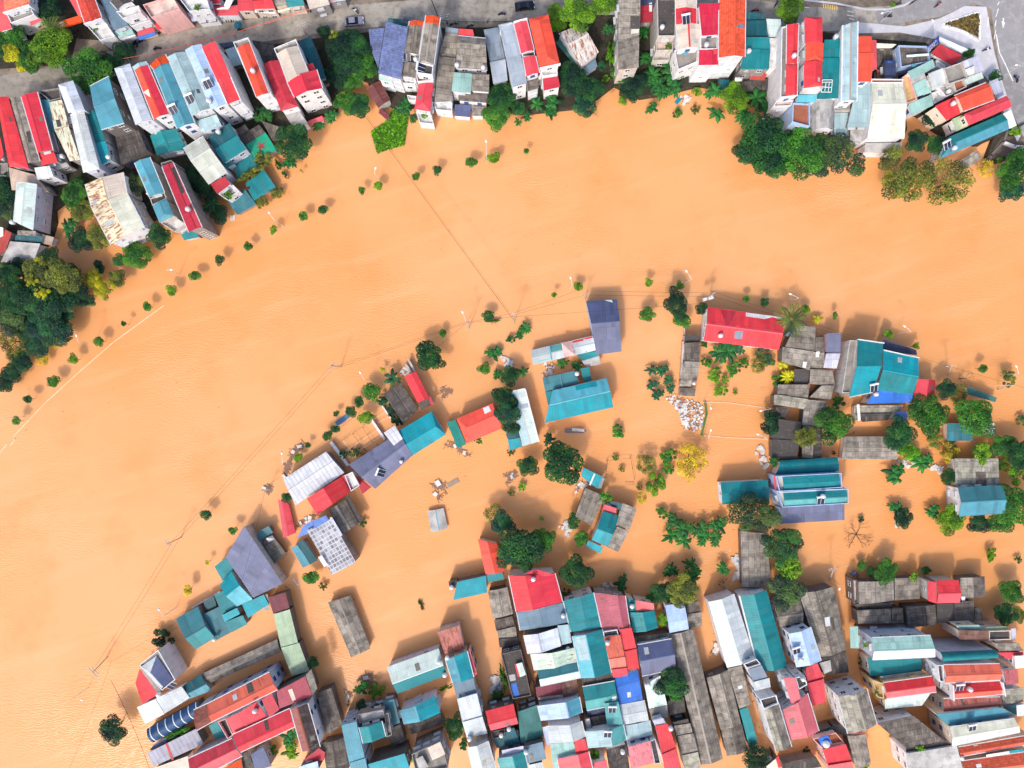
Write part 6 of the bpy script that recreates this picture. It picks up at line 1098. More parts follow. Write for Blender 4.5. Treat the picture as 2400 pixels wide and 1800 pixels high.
T(1000, 1500); t('broad', 'dark', 370, 1110, 165, 'dark tree in the canal west of the grey steel house', z=4.5, sq=.75, rz=1.5); t('loose', 'dark', 490, 1360, 90, 'dark shrub south of the canal tree'); t('loose', 'mid', 990, 470, 190, 'clipped hedge along the black terrace house', sq=.22, rz=-1.38, z=2.2, name='hedge'); t('loose', 'dark', 910, 710, 110, 'dark shrub below the white rubbish', sq=.6); t('loose', 'grass', 240, 610, 105, 'green weed strip on the canal wall', sq=.3, rz=.35, z=2, name='floating_weed'); t('round', 'fresh', 2170, 1480, 90, 'light green shrub yard among the coral roofs', z=5)
T(1350, 1500); t('broad', 'dark', 1245, 560, 185, 'dark courtyard tree between the navy hall and asbestos roof', z=7.5, sq=1.05); t('round', 'mid', 1290, 700, 110, 'light south half of the courtyard tree', z=6.4)
T(1700, 1500); t('loose', 'deep', 1060, 1440, 55, 'dark weed in the orange pool'); t('sparse', 'deep', 400, 1500, 190, 'dark airy tree at the bottom edge by the teal strip', z=5); t('loose', 'deep', 380, 1560, 150, 'dark under shrub at the bottom edge', z=3); t('loose', 'fresh', 1790, 1620, 80, 'yellow flowering bush at the bottom edge')
T(0, 500)
row('broad', ('deep', 'dark', 'olive', 'deep', 'blue'), [(250, 700, 140), (420, 960, 170), (700, 970, 150), (220, 1180, 170), (480, 1280, 190), (740, 1290, 150), (20, 1180, 150), (880, 1180, 120), (330, 1450, 150), (450, 1130, 150)], 'dark under tree filling the western wood, %s of the fillers from its north', 'trees filling the western wood', z=4.5)
T(1700, 250)
row('broad', ('dark', 'dark', 'mid', 'grey'), [(760, 500, 190), (720, 720, 170), (1240, 560, 190), (1180, 760, 150)], 'dark tree filling the eastern bank clump, %s of the fillers from the west', 'trees filling the bank clump', z=5.5)
# --- the north bank
LZ = 1.2
T(0, 500)
t('broad', 'deep', 1060, 350, 160, 'dark tree between the inlet and the rusty cream house', gz=0); t('broad', 'olive', 1280, 300, 170, 'olive tree against the rusty cream house', gz=0); t('banana', 'dark', 880, 170, 150, 'dark banana plant in the flooded inlet', z=3); t('broad', 'mid', 1770, 540, 200, 'wide green tree below the white end of the rusty house', z=3.6, sq=.75, rz=.2); t('round', 'dark', 1540, 620, 100, 'dark tree west of the wide green tree'); t('broad', 'dark', 2080, 290, 150, 'dark green tree behind the tiered balconies', gz=.8)
t('broad', 'deep', 620, 620, 150, 'dark tree at the north rim of the western wood', z=6); t('broad', 'olive', 520, 770, 200, 'olive green tree in the north of the western wood', z=7); t('broad', 'olive', 800, 830, 230, 'large olive tree at the east of the western wood', z=7.5); t('broad', 'dark', 95, 770, 140, 'dark tree at the west edge of the western wood', z=6.5); t('broad', 'deep', 960, 760, 110, 'dark tree at the northeast rim of the western wood', z=5.5); t('broad', 'dark', 130, 960, 190, 'bushy tree in the west of the wood by the edge', z=6.5)
t('loose', 'yellow', 400, 870, 85, 'bright yellow crown in the western wood, northern one', z=8.6); t('loose', 'yellow', 545, 1040, 85, 'bright yellow crown in the western wood, southern one', z=8.2); t('loose', 'yellow', 470, 610, 40, 'tiny yellow crown on the north rim of the wood', z=7.4)
t('broad', 'dark', 330, 1080, 240, 'broad tree in the heart of the western wood', z=7); t('broad', 'deep', 690, 1170, 240, 'deep green tree in the southeast of the wood', z=6.5); t('broad', 'deep', 960, 1010, 160, 'shadowy tree on the east flank of the wood', z=5.5); t('broad', 'deep', 1110, 1140, 130, 'low dark tree reaching east from the wood', z=3.5, sq=.7, rz=.0); t('broad', 'grey', 140, 1330, 230, 'grey green tree low in the western wood', z=6); t('broad', 'blue', 620, 1430, 200, 'blue green tree at the south flank of the wood', z=5.5); t('broad', 'blue', 830, 1330, 120, 'blue green tree at the water rim of the wood', z=4.5)
t('fine', 'yellow', 1210, 850, 165, 'bright yellow green tree east of the wood, western half', z=4.5); t('fine', 'yellow', 1350, 970, 150, 'bright yellow green tree east of the wood, southern half', z=4.2); t('broad', 'olive', 1520, 830, 110, 'olive east half of the yellow green tree', z=4); t('long', 'deep', 1290, 690, 100, 'dark pointed shrub north of the yellow green tree', rz=2.1, z=2.5)
T(0, 680, 600)
t('broad', 'blue', 430, 330, 150, 'blue green tree on the southern tail of the wood', z=4.8); t('sparse', 'olive', 110, 440, 150, 'thin see through tree at the west edge', z=4); t('broad', 'blue', 300, 480, 95, 'small tree on the tail of the wood', z=3.6); t('sparse', 'gold', 370, 590, 70, 'yellow see through shrub on the water side of the tail', z=2); t('sparse', 'gold', 470, 440, 75, 'golden shrub beside the tail of the wood', z=2); t('broad', 'deep', 200, 620, 95, 'dark tree in the tail of the wood', z=3.2); t('broad', 'deep', 120, 710, 90, 'dark tree near the end of the tail', z=3); t('broad', 'deep', 40, 800, 90, 'last dark tree of the tail at the west edge', z=3); t('sparse', 'olive', 130, 560, 90, 'sparse shrub between the thin tree and the tail', z=2.4)
T(0, 0)
t('broad', 'mid', 180, 500, 190, 'green tree beside the corner villa', gz=LZ, z=6); t('broad', 'fresh', 640, 640, 240, 'large yellow flecked tree by the street bend', gz=LZ, z=7.5); t('broad', 'mid', 400, 740, 190, 'mid green tree in the street bend grove', gz=LZ, z=6.5); t('broad', 'yellow', 150, 690, 120, 'yellow crowned tree in the street bend grove', gz=LZ, z=7); t('palm', 'palm', 660, 390, 190, 'feathery palm at the orange gate', gz=LZ, z=7.5); t('broad', 'yellow', 300, 830, 110, 'yellow green tree at the road side of the grove', gz=LZ, z=5.5); t('broad', 'dark', -20, 620, 120, 'dark tree cut by the west edge of the grove', gz=LZ, z=6)
t('broad', 'deep', 620, 110, 150, 'dark tree in the yard behind the corner villa', gz=LZ, z=5); t('broad', 'deep', 560, -20, 110, 'dark tree at the top edge behind the corner villa', gz=LZ, z=5)
t('broad', 'mid', 1180, 930, 270, 'round leafy tree between the street and the teal tower', gz=LZ, z=8); t('broad', 'dark', 1420, 830, 150, 'dark leafy tree east of the round leafy one', gz=LZ, z=6); t('broad', 'deep', 1600, 690, 150, 'dark street tree in front of the pale blue townhouse', gz=LZ, z=5)
T(0, 250)
t('broad', 'deep', 70, 1130, 170, 'dark tree west of the pale mint house', gz=.6, z=4); t('broad', 'grey', 60, 1330, 130, 'grey green tree low beside the pale mint house', gz=.6, z=4); t('broad', 'dark', 60, 980, 120, 'shaded tree under the red gable houses', gz=.6, z=4); t('fine', 'grey', 1720, 1020, 190, 'grey green tree in the ravine by the rusty cream house', gz=.6, z=6, sq=1.2, rz=.9); t('broad', 'mid', 960, 1130, 180, 'green tree north of the flooded inlet', gz=.4, z=4); t('broad', 'olive', 1080, 1360, 160, 'olive tree on the inlet bank', gz=.2, z=3.6)
T(350, 250)
t('broad', 'deep', 560, 900, 150, 'very dark tree in the ravine, northern one', gz=.6, z=4); t('broad', 'deep', 720, 1020, 190, 'very dark tree in the ravine, largest one', gz=.6, z=4.5); t('banana', 'deep', 830, 1250, 160, 'dark banana plant in the ravine', z=4); t('broad', 'deep', 900, 1380, 130, 'dark tree at the water end of the ravine', z=3.2)
t('broad', 'dark', 1890, 460, 230, 'big dark tree beside the star roof', z=6, gz=.4); t('banana', 'ban', 1810, 700, 110, 'banana plant at the foot of the big dark tree by the star roof', z=2.4); t('loose', 'dark', 1490, 110, 130, 'green bush at the back wall of the tallest townhouse', gz=LZ, z=3); t('fine', 'olive', 1640, 1110, 95, 'olive bush floating beside the teal square roof', z=1.6); t('fine', 'olive', 1455, 1235, 90, 'olive bush below the teal square roof', z=1.6); t('loose', 'olive', 1300, 880, 190, 'creeper over the teal waterline roofs', sq=.3, rz=.6, z=3.6, name='creeper'); t('loose', 'olive', 1450, 690, 100, 'creeper beside the star roof', z=3.8, name='creeper'); t('loose', 'dark', 1680, 760, 90, 'weed along the drowned fence by the star roof', sq=.5, rz=-.9, z=1); t('loose', 'mid', 1760, 880, 80, 'trailing weed end of the drowned fence', sq=.35, rz=-.9, z=.8); t('round', 'gold', 1965, 830, 28, 'yellow ball bush on a bent pole', z=2)
t('banana', 'ban', 2180, 260, 90, 'banana plant below the beige townhouse', z=2.4)
T(400, 0); t('banana', 'ban', 2060, 1500, 110, 'banana plant at the foot of the beige and red townhouse', z=2.6); t('broad', 'deep', 1990, 420, 90, 'small street tree by the pole near the ravine top', gz=LZ, z=4)
T(800, 0)
t('broad', 'deep', 30, 560, 190, 'dark tree on the street edge west of the violet lean-to', gz=LZ, z=6); t('broad', 'dark', 210, 590, 160, 'green tree against the violet lean-to', gz=LZ, z=5.5); t('broad', 'deep', 60, 840, 200, 'dark tree in the middle of the ravine', gz=LZ, z=5.5); t('broad', 'mid', 270, 850, 180, 'green tree at the south of the violet lean-to', gz=LZ, z=5); t('broad', 'mid', 120, 1070, 120, 'bushy tree at the inlet mouth', gz=.4, z=4); t('broad', 'deep', -60, 980, 170, 'dark tree at the ravine foot', gz=.4, z=4.5); t('broad', 'mid', 60, 1330, 150, 'tree over the inlet water, western one', z=4); t('broad', 'dark', 230, 1370, 150, 'tree over the inlet water, eastern one', z=4); t('loose', 'yellow', -70, 480, 80, 'yellow crown by the street at the ravine top', gz=LZ, z=6.4)
t('banana', 'ban', 830, 1400, 150, 'banana plant behind the floating grass', z=3); t('round', 'dark', 935, 1530, 60, 'round bush in the water by the white balcony'); t('broad', 'dark', 2060, 1260, 190, 'dark tree below the asbestos house, northern one', gz=.6, z=5); t('broad', 'mid', 2010, 1480, 180, 'green tree below the asbestos house at the water', z=4)
T(1200, 0)
t('broad', 'fresh', 560, 160, 110, 'yellow flecked street tree by the orange hip roof', gz=LZ, z=6); t('broad', 'fresh', 580, 330, 110, 'second yellow flecked tree by the orange hip roof', gz=LZ, z=5); t('broad', 'fresh', 860, 170, 200, 'large yellow flowering street tree', gz=LZ, z=8); t('broad', 'fresh', 1160, 70, 170, 'yellow flowering tree beside the concrete block', gz=LZ, z=7)
t('broad', 'deep', 770, 1010, 190, 'dark tree below the rusty white shed', gz=.8, z=5); t('broad', 'dark', 960, 1140, 190, 'broad dark tree on the bank below the shed', gz=.6, z=5); t('broad', 'blue', 930, 1370, 150, 'bank tree dipping to the water below the shed', z=4); t('round', 'blue', 1165, 850, 62, 'blue green bush beside the slate annex', gz=LZ, z=4); t('loose', 'grass', 1270, 700, 150, 'climbing vine along the concrete block', sq=.4, rz=1.5, gz=LZ, z=3, name='vine'); t('loose', 'mid', 1380, 980, 100, 'vine end at the foot of the concrete block', gz=LZ, z=2.6, name='vine'); t('banana', 'dark', 1240, 360, 110, 'banana plant in the junk yard', gz=LZ, z=3.6); t('loose', 'fresh', 1210, 1010, 50, 'light papaya sprout on the bare bank', gz=.8); t('bare', 'dry', 1240, 1120, 140, 'brown drowned brushwood on the bank', z=1)
t('broad', 'deep', 1570, 1110, 160, 'dark bank tree west of the banana grove', z=4); t('round', 'deep', 1560, 1260, 90, 'very dark bush over the water', z=2.4); t('loose', 'fresh', 1430, 1300, 60, 'bright bush beside the very dark one'); t('bare', 'dry', 1085, 1480, 60, 'grey drowned twigs in the water', z=.6)
for a in ((320, 1350, 110, 'banana plant below the white rear walls, western one'), (540, 1330, 150, 'banana plant below the white rear walls, large one'), (500, 1480, 90, 'banana plant dipping in the water by the large one'), (180, 1510, 80, 'small banana plant beside the dark bank bush'), (80, 1580, 70, 'lowest banana plant on that bank'), (1790, 980, 160, 'banana plant at the head of the bank grove'), (1900, 1090, 150, 'banana plant in the middle of the bank grove'), (2060, 960, 160, 'banana plant in the bank grove by the white house'), (2130, 1120, 150, 'banana plant at the east of the bank grove'), (1960, 1200, 130, 'yellowish banana plant at the water of the bank grove'), (1750, 760, 120, 'shaded banana plant behind the concrete block'), (1710, 400, 110, 'banana plant between the block and the black roof'), (1820, 1410, 100, 'half drowned banana plant in open water')): t('banana', 'ban', *a, z=2.8)
t('round', 'dark', 80, 1400, 120, 'dark bush at the corner of the pale grey blue townhouse', z=3); t('loose', 'mid', 2150, 1470, 70, 'weeds beside the floating teal board')
T(1600, 0)
t('broad', 'fresh', 1395, 100, 185, 'yellow green street tree north of the white strip roof', gz=LZ, z=8); t('broad', 'fresh', 680, 1270, 190, 'yellow flecked tree over the ruined brick yard', gz=.4, z=5)
for a in ((390, 1180, 130, 'banana plant at the base of the tall white house'), (440, 1470, 130, 'lone banana plant with spread leaves in the water'), (800, 1490, 150, 'banana plant south of the brick yard tree'), (950, 1270, 170, 'large banana plant by the dark wall'), (1060, 1400, 100, 'banana plant near the tiered balconies')): t('banana', 'ban', *a, z=3)
t('loose', 'dark', 1080, 1200, 90, 'dark shrub at the brick yard wall'); t('loose', 'olive', 160, 1430, 60, 'half drowned olive shrub by the white litter'); t('loose', 'fresh', 180, 1180, 60, 'small light weed by the white satellite disc')
T(1700, 250)
t('broad', 'dark', 480, 420, 330, 'huge dark tree at the water, northwest crown', z=8); t('broad', 'dark', 560, 680, 260, 'huge dark tree at the water, southwest crown', z=7); t('broad', 'mid', 1010, 600, 280, 'large green tree in the middle of the eastern bank clump', z=7.5); t('fine', 'grey', 1440, 650, 320, 'grey green feathery tree at the east of the bank clump', z=7, sq=1.05); t('broad', 'dark', 250, 620, 130, 'small dark crown on the west of the bank clump', z=4.5)
T(2000, 250)
t('fine', 'olive', 640, 900, 350, 'wide olive tree over the water below the cream hall', z=6.5, sq=.95); t('sparse', 'olive', 1240, 980, 310, 'airy olive tree with see through crown', z=5.5); t('broad', 'deep', 800, 440, 140, 'dark round tree beside the cream hall', z=5, gz=.2); t('broad', 'dark', 1080, 490, 130, 'leafy tree between the cream hall and teal ridge house', z=4.5); t('broad', 'deep', 1010, 150, 130, 'dark shrub in the tan pool behind the cream hall', z=3.4); t('broad', 'mid', 2090, 820, 230, 'dark green tree on the ramp at the east edge', z=5.5); t('broad', 'blue', 2030, 1080, 160, 'blue green tree below the ramp at the east edge', z=4.5); t('sparse', 'gold', 1720, 800, 110, 'small yellow tree in the water by the ramp', z=2.5); t('round', 'fresh', 1900, 690, 50, 'light bush on the ramp wall', gz=.6); t('loose', 'fresh', 2110, 320, 80, 'flower bed shrub on the ramp top', gz=LZ)
T(2000, 0); t('broad', 'mid', 1500, 690, 75, 'street tree beside the red faceted roof', gz=LZ, z=4.5); t('round', 'dark', 1830, 990, 85, 'dark street tree by the boulevard lamp', gz=LZ, z=4)
t('loose', 'fresh', 520, 60, 40, 'small tree at the parked vehicles', gz=LZ)
for (TT, a) in (((0, 0), (2110, 215, 55, 'potted plants on the pink terraces above the red awning', 7.6)), ((0, 0), (1225, 365, 55, 'potted shrub on the white balcony by the street', 6.6)), ((0, 0), (1390, 440, 50, 'potted plants under the white balcony by the street', 5.2)), ((400, 0), (345, 110, 50, 'potted plants on the white blue house terrace', 9.6)), ((400, 0), (60, 190, 60, 'green plants over the red street awning', 5.4)), ((800, 0), (870, 1020, 40, 'flower boxes on the narrow house roof garden', 6.6)), ((800, 0), (1070, 1490, 45, 'balcony plants below the red hip roof', 4.3)), ((1200, 0), (2030, 600, 50, 'balcony plants of the black stained roof house', 8.5)), ((350, 250), (1020, 1140, 55, 'green plants on the white balcony by the red rounded roof', 5.6)), ((2000, 1500), (880, 1415, 60, 'roof plants behind the white balcony house', 9.2)), ((1850, 1250), (985, 1440, 40, 'balcony plants on the mint and white house', 8.0)), ((2000, 1500), (300, 680, 35, 'plant on the tan terrace', 8.2))):
    T(*TT); t('loose', 'fresh', *a[:3], a[3], z=a[4], gz=a[4] - .7, name='potted_shrub')
# planted triangle of the traffic island
def hedge_bed(name, px, z, hgt, n, colr, label=None, kind=None, card=.35, tile=None):
    vs = [P(u, v, z) for u, v in px]; cards = []
    x0, x1 = min(p.x for p in vs), max(p.x for p in vs); y0, y1 = min(p.y for p in vs), max(p.y for p in vs)
    def inside(x, y):
        c = False; j = len(vs) - 1
        for i in range(len(vs)):
            if (vs[i].y > y) != (vs[j].y > y) and x < (vs[j].x - vs[i].x) * (y - vs[i].y) / (vs[j].y - vs[i].y) + vs[i].x: c = not c
            j = i
        return c
    b = sum(vs, Vector((0, 0, 0))) / len(vs); k = 0
    while k < n:
        x, y = rnd.uniform(x0, x1), rnd.uniform(y0, y1)
        if not inside(x, y): continue
        nr = (Vector((0, 0, 1)) + rdir() * .8).normalized(); s = card * rnd.uniform(.6, 1.5)
        cards.append((Vector((x, y, z + rnd.random() * hgt)) - b, nr, nr.cross(rdir()).normalized(), s * 1.3, s * .7, rnd.random())); k += 1
    me = leaf_mesh(name, cards, leafmat(colr)); o = bpy.data.objects.new(name, me); COL.objects.link(o); o.location = b
    tag(o, label, None, None, kind); return o
T(2000, 0)
hedge_bed('hedge_planting', [(1180, 310), (1600, 180), (1625, 190), (1610, 490), (1450, 400), (1330, 355)], LANDZ + .2, .5, 1500, 'dull', 'dull green low planting inside the traffic island', 'stuff', .4)
T(650, 250, 600)
hedge_bed('floating_grass', [(812, 222), (940, 135), (1000, 30), (1140, 20), (1092, 335), (980, 362), (868, 402)], .12, .5, 5200, 'grass', 'thick mat of green floating grass against the bank', 'stuff', .5)
# ================================================================ street furniture, vehicles, people, floating things
poleg = plain('galvanised_pole', 206, 208, 212, .5, .4); concp = plain('concrete_pole', 176, 170, 166, .85); lampw = plain('lamp_head_white', 240, 242, 244, .4)
def lamp(bx, by, hx, hy, label, hz=8.0, gz=0.0):
    b, h = P(bx, by, gz), P(hx, hy, hz); r = empty('street_lamp', b, label, 'street lamp', 'street lamps')
    d = Vector((h.x - b.x, h.y - b.y, 0)); L = d.length; d = d.normalized() if L > .01 else Vector((1, 0, 0))
    if L > 2.4: b2 = Vector((h.x, h.y, gz)) - d * 2.4
    else: b2 = Vector((b.x, b.y, gz))
    m = MB(); m.tube([b - Vector((0, 0, 1)), b2 + Vector((0, 0, hz - gz - .5))], [.075, .055], 7); m.build('pole', poleg, r, b)
    m = MB(); t0 = Vector((b2.x, b2.y, hz - .5)); m.tube([t0, t0.lerp(h, .5) + Vector((0, 0, .15)), h], [.07, .06, .05], 6); m.build('lamp_arm', poleg, r, b)
    m = MB(); q = h + d * .35; m.tube([h - d * .1, h + d * .15, q, q + d * .35], [.1, .24, .27, .12], 8); o = m.build('lamp_head', lampw, r, b, True)
T(350, 250)
lamp(1740, 1555, 1560, 1385, 'white street lamp in the flood south of the teal square roofs')
T(650, 250, 600)
lamp(885, 640, 846, 540, 'white street lamp above the sixteenth bank tree'); lamp(1813, 490, 1804, 308, 'white street lamp at the east end of the bank tree row')
T(0, 680, 600)
lamp(820, 463, 662, 402, 'white street lamp beside the flood wall and a round tree'); lamp(205, 1095, -8, 1098, 'white street lamp reaching over the west edge')
T(0, 500); lamp(2330, 790, 2205, 730, 'white street lamp between the wide green tree and the river')
T(600, 830)
lamp(1475, 335, 1358, 252, 'white street lamp by the spotted round tree'); lamp(455, 1382, 335, 1298, 'white street lamp over the drift wood pile')
T(850, 680); lamp(1360, 430, 1300, 300, 'white street lamp on the utility pole north of the peninsula')
T(1200, 650); lamp(752, 148, 763, 20, 'white street lamp with tangled wood at its foot')
T(1550, 650); lamp(1640, 312, 1686, 222, 'white street lamp by the coconut palm'); lamp(305, 75, 335, -70, 'white street lamp by a small round tree north of the red house')
T(1950, 700, 450); lamp(735, 402, 846, 325, 'white street lamp north of the large teal house'); lamp(1930, 872, 2130, 792, 'white street lamp near the east edge of the flood')
T(1300, 920); lamp(1925, 125, 2022, 185, 'short white lamp at the drowned court, northern one', 6.5); lamp(1915, 575, 2022, 500, 'short white lamp at the drowned court, southern one', 6.5)
T(1650, 920); lamp(830, 190, 755, 232, 'short white lamp on the east side of the drowned court', 6.5); lamp(770, 592, 715, 545, 'white lamp with a crossbar at the court corner', 6.5)
T(300, 1250); lamp(632, 955, 408, 998, 'white street lamp west of the grey teal tip house')
T(100, 1400, 400, 1269); lamp(345, 665, 283, 762, 'white street lamp by the broken pylon in the west')
T(2000, 0); lamp(352, 290, 390, 165, 'white street lamp over the boulevard mouth', 8, LANDZ); lamp(850, 520, 1035, 280, 'white street lamp before the traffic island', 9, LANDZ); lamp(1925, 1000, 2128, 842, 'tall white street lamp on the east boulevard', 9, LANDZ)
T(1850, 1250); lamp(560, 600, 655, 702, 'white lamp at the head of the orange canal', 5)
# --- utility poles with cross arms, and the cables between them
def pylon(bx, by, tx, ty, label, hz=9.5, arms=((.0, 2.2), (-1.0, 1.6)), ang=None, gz=0.0, box=False):
    b, t_ = P(bx, by, gz), P(tx, ty, hz); r = empty('utility_pole', b, label, 'utility pole', 'utility poles')
    m = MB(); m.tube([b - Vector((0, 0, 1)), t_], [.13, .09], 8); m.build('pole', concp, r, b)
    a = ang if ang is not None else rnd.uniform(0, 3.1); d = Vector((math.cos(a), math.sin(a), 0))
    for dz, L in arms:
        c = t_ + Vector((0, 0, dz - .2)); m = MB(); m.bar(c - d * L / 2, c + d * L / 2, .14, .14); ca = m.build('cross_arm', concp, r, b)
        for k in (-.45, 0, .45):
            m = MB(); q = c + d * L * k; m.tube([q, q + Vector((0, 0, .3))], [.07, .05], 6); o = m.build('insulator', lampw, ca, b); 
    if box:
        m = MB(); m.box(t_ + Vector((.6, -.2, -2.4)), 1.1, .8, 1.2, .3); m.build('transformer', poleg, r, b)
        m = MB(); m.box(t_ + Vector((-.8, -.6, -2.6)), .9, .7, 1.0, .3); m.build('transformer', poleg, r, b)
T(850, 680); pylon(1375, 500, 1360, 425, 'utility pole with a lamp north of the slim red roof', 8.5, ang=1.0); pylon(1960, 440, 1965, 300, 'white headed twin arm pole north of the peninsula', 10, ((0, 1.2), (-.8, 1.2), (-1.6, 2)), ang=0)
T(600, 830); pylon(1110, 160, 970, 150, 'leaning white headed pole in open water with yellow reeds', 9, ang=1.0)
T(300, 1250); pylon(690, 50, 505, 140, 'white headed pole in the river west of the slate triangle roof', 9, ang=-.9)
T(100, 1400, 400, 1269); pylon(480, 440, 370, 560, 'broken lattice pole with drift weed in the west', 7, ((0, 3.2), (-1, 2.4)), ang=-.8)
T(1200, 650); pylon(948, 300, 950, 228, 'thin pole at the north edge of the navy roof', 7, ang=.2)
T(1550, 650); pylon(640, 320, 640, 240, 'transformer pole north of the red ridge house', 8.5, ((.4, 3), (-.6, 2.4)), ang=.7, box=True)
T(1950, 700, 450); pylon(1355, 900, 1380, 775, 'concrete pole standing in the water north of the orchard', 8, ang=.1); pylon(1925, 1060, 2020, 1000, 'white beam pole near the olive bush at the east edge', 8, ((0, 3.8), (-1.4, 3.6)), ang=.05)
T(560, 1080); pylon(365, 380, 330, 390, 'pole wrapped in drift wood west of the corrugated shelter', 6, ang=.4)
T(1850, 1250); pylon(540, 640, 570, 470, 'pole with fan of cables at the canal head', 8, ang=.3)
T(400, 0); pylon(1755, 450, 1690, 310, 'street pole with cable bundle by the ravine', 8, ang=.4, gz=LANDZ)
T(800, 0); pylon(1340, 260, 1335, 190, 'street pole with black cables by the tall narrow house', 8, ang=.2, gz=LANDZ)
wirem = plain('cable_black', 54, 46, 44, .6); wired = plain('cable_red', 236, 104, 88, .5)
def cable(name, a, b, label, za=9, zb=9, sag=1.0, r=.035, mat=None):
    A_, B_ = P(*a, za), P(*b, zb); pts = []
    for i in range(13):
        s = i / 12; p = A_.lerp(B_, s); p.z -= sag * 4 * s * (1 - s); pts.append(p)
    m = MB(); m.tube(pts, r, 5); o = m.build(name, mat or wirem, None, A_); o.location = A_
    tag(o, label, 'cable', 'overhead cables')
T(0, 0, 2400, 2212)
cable('power_cable', (785, 245), (1110, 692), 'dark thick cable crossing the river from the floating grass', 8, 9.5, 1.5, .045); cable('power_cable', (788, 243), (1113, 690), 'second dark cable beside the thick river crossing', 8, 9.5, 1.2, .018)
for i, (a, b, l) in enumerate((((720, 793), (1010, 694), 'upper cable from the leaning pole to the lamp pole'), ((722, 797), (1010, 697), 'lower cable from the leaning pole to the lamp pole'), ((1010, 696), (1110, 676), 'cable from the lamp pole to the twin arm pole, northern one'), ((1010, 698), (1110, 683), 'cable from the lamp pole to the twin arm pole, southern one'),
    ((1110, 676), (1245, 628), 'cable from the twin arm pole to the tangled lamp'), ((1110, 680), (1267, 636), 'cable from the twin arm pole to the thin pole'), ((1267, 628), (1530, 632), 'northern cable from the thin pole to the transformer pole'), ((1267, 637), (1530, 640), 'southern cable from the thin pole to the transformer pole'), ((1112, 684), (1520, 655), 'cable passing over the navy roof'),
    ((1535, 628), (2000, 775), 'northern cable from the transformer pole to the east pole'), ((1535, 638), (1998, 778), 'southern cable from the transformer pole to the east pole'), ((2000, 776), (2260, 850), 'cable running to the east edge over the olive bush'), ((380, 1160), (715, 790), 'western cable up the river shore, outer one'), ((386, 1164), (720, 796), 'western cable up the river shore, inner one'),
    ((205, 1440), (378, 1160), 'cable from the broken pole north, outer one'), ((212, 1445), (386, 1166), 'cable from the broken pole north, inner one'), ((240, 1430), (520, 1262), 'cable along the peninsula tip to the teal annex'), ((520, 1262), (572, 1060), 'cable past the slate triangle roof'), ((572, 1055), (790, 880), 'cable along the drift wood and clipped trees'), ((795, 872), (1005, 700), 'cable over the spotted tree to the lamp pole'),
    ((150, 1660), (240, 1430), 'cable falling to the bottom edge in the west'), ((240, 1470), (330, 1680), 'thick dark cable along the blue awning ends'))):
    cable('power_cable', a, b, l, 8.5, 8.5, .8, .045 if i > 20 else .024)
cable('street_cable', (395, 100), (780, -20), 'red cable sweeping along the street', 7, 7, 1.2, .08, wired); cable('street_cable', (180, 140), (395, 100), 'red cable end by the street trees', 7, 7, .6, .05, wired)
cable('street_cable', (925, -20), (950, 45), 'black bundle cable crossing the street', 8, 8, .6, .12); cable('street_cable', (950, 44), (1110, 46), 'black cable along the street before the asbestos house', 8, 8, .5, .07); cable('street_cable', (775, 64), (950, 44), 'thin dark cable above the parked grey car', 8, 8, .5, .04)
# --- flood wall line in the west
T(0, 680, 600)
capm = plain('flood_wall_concrete', 236, 200, 166, .8)
def wall_line(name, pts, w, h, label, cat, mat, zb=-1.0):
    c = [P(u, v, 0) for u, v in pts]; m = MB()
    for a, b in zip(c, c[1:]):
        d = (b - a).normalized() * (w * .3); m.bar(a - d + Vector((0, 0, (h + zb) / 2)), b + d + Vector((0, 0, (h + zb) / 2)), w, h - zb)
    o = m.build(name, mat, None, c[0]); o.location = c[0]; return tag(o, label, cat)
wall_line('flood_wall', [(1420, 130), (980, 450), (672, 718), (390, 975), (110, 1272), (132, 1290), (90, 1345)], .2, .1, 'long pale flood wall top just showing above the water in the west', 'wall', capm)
wall_line('flood_wall', [(66, 1328), (-20, 1425)], .22, .1, 'short end of the pale flood wall at the west edge', 'wall', capm)
wl = wallmat('w'); wgry = wallmat('s')
T(600, 830)
wall_line('garden_wall', [(990, 1145), (1200, 1430)], .75, 1.3, 'white garden wall from the water to the slate roof', 'wall', wl); wall_line('garden_wall', [(1508, 850), (1675, 1095)], .6, 1.3, 'white garden wall inside the wire fenced yard', 'wall', wl); wall_line('garden_wall', [(1648, 675), (1760, 835)], .35, 1.3, 'short white wall beside the dark shrubs', 'wall', wl)
fen = plain('fence_rail', 232, 206, 190, .7); fdk = plain('fence_rail_dark', 96, 72, 62, .8)
def fence(label, lines, dark=()):
    a = P(*lines[0][:2], 0); r = empty('fence', a, label, 'fence'); 
    for i, (x, y, X, Y) in enumerate(lines):
        m = MB(); p, q = P(x, y, 1.1), P(X, Y, 1.1); m.bar(p, q, .06, .05); m.build('rail', fdk if i in dark else fen, r, a)
        for s in (.02, .5, .98):
            k = p.lerp(q, s); m = MB(); m.bar(k - Vector((0, 0, 1.6)), k, .07); m.build('post', fdk if i in dark else fen, r, a)
fence('wire and rail fence around the flooded yard by the slate roof', [(970, 1220, 1380, 940), (1110, 1290, 1590, 970), (1200, 1340, 1640, 1050), (1380, 940, 1700, 730), (1420, 650, 1600, 660), (1580, 890, 1740, 800), (1125, 1115, 1265, 1300), (1250, 1030, 1420, 1250), (1380, 945, 1510, 1150)], (0, 7, 8))
T(1300, 920)
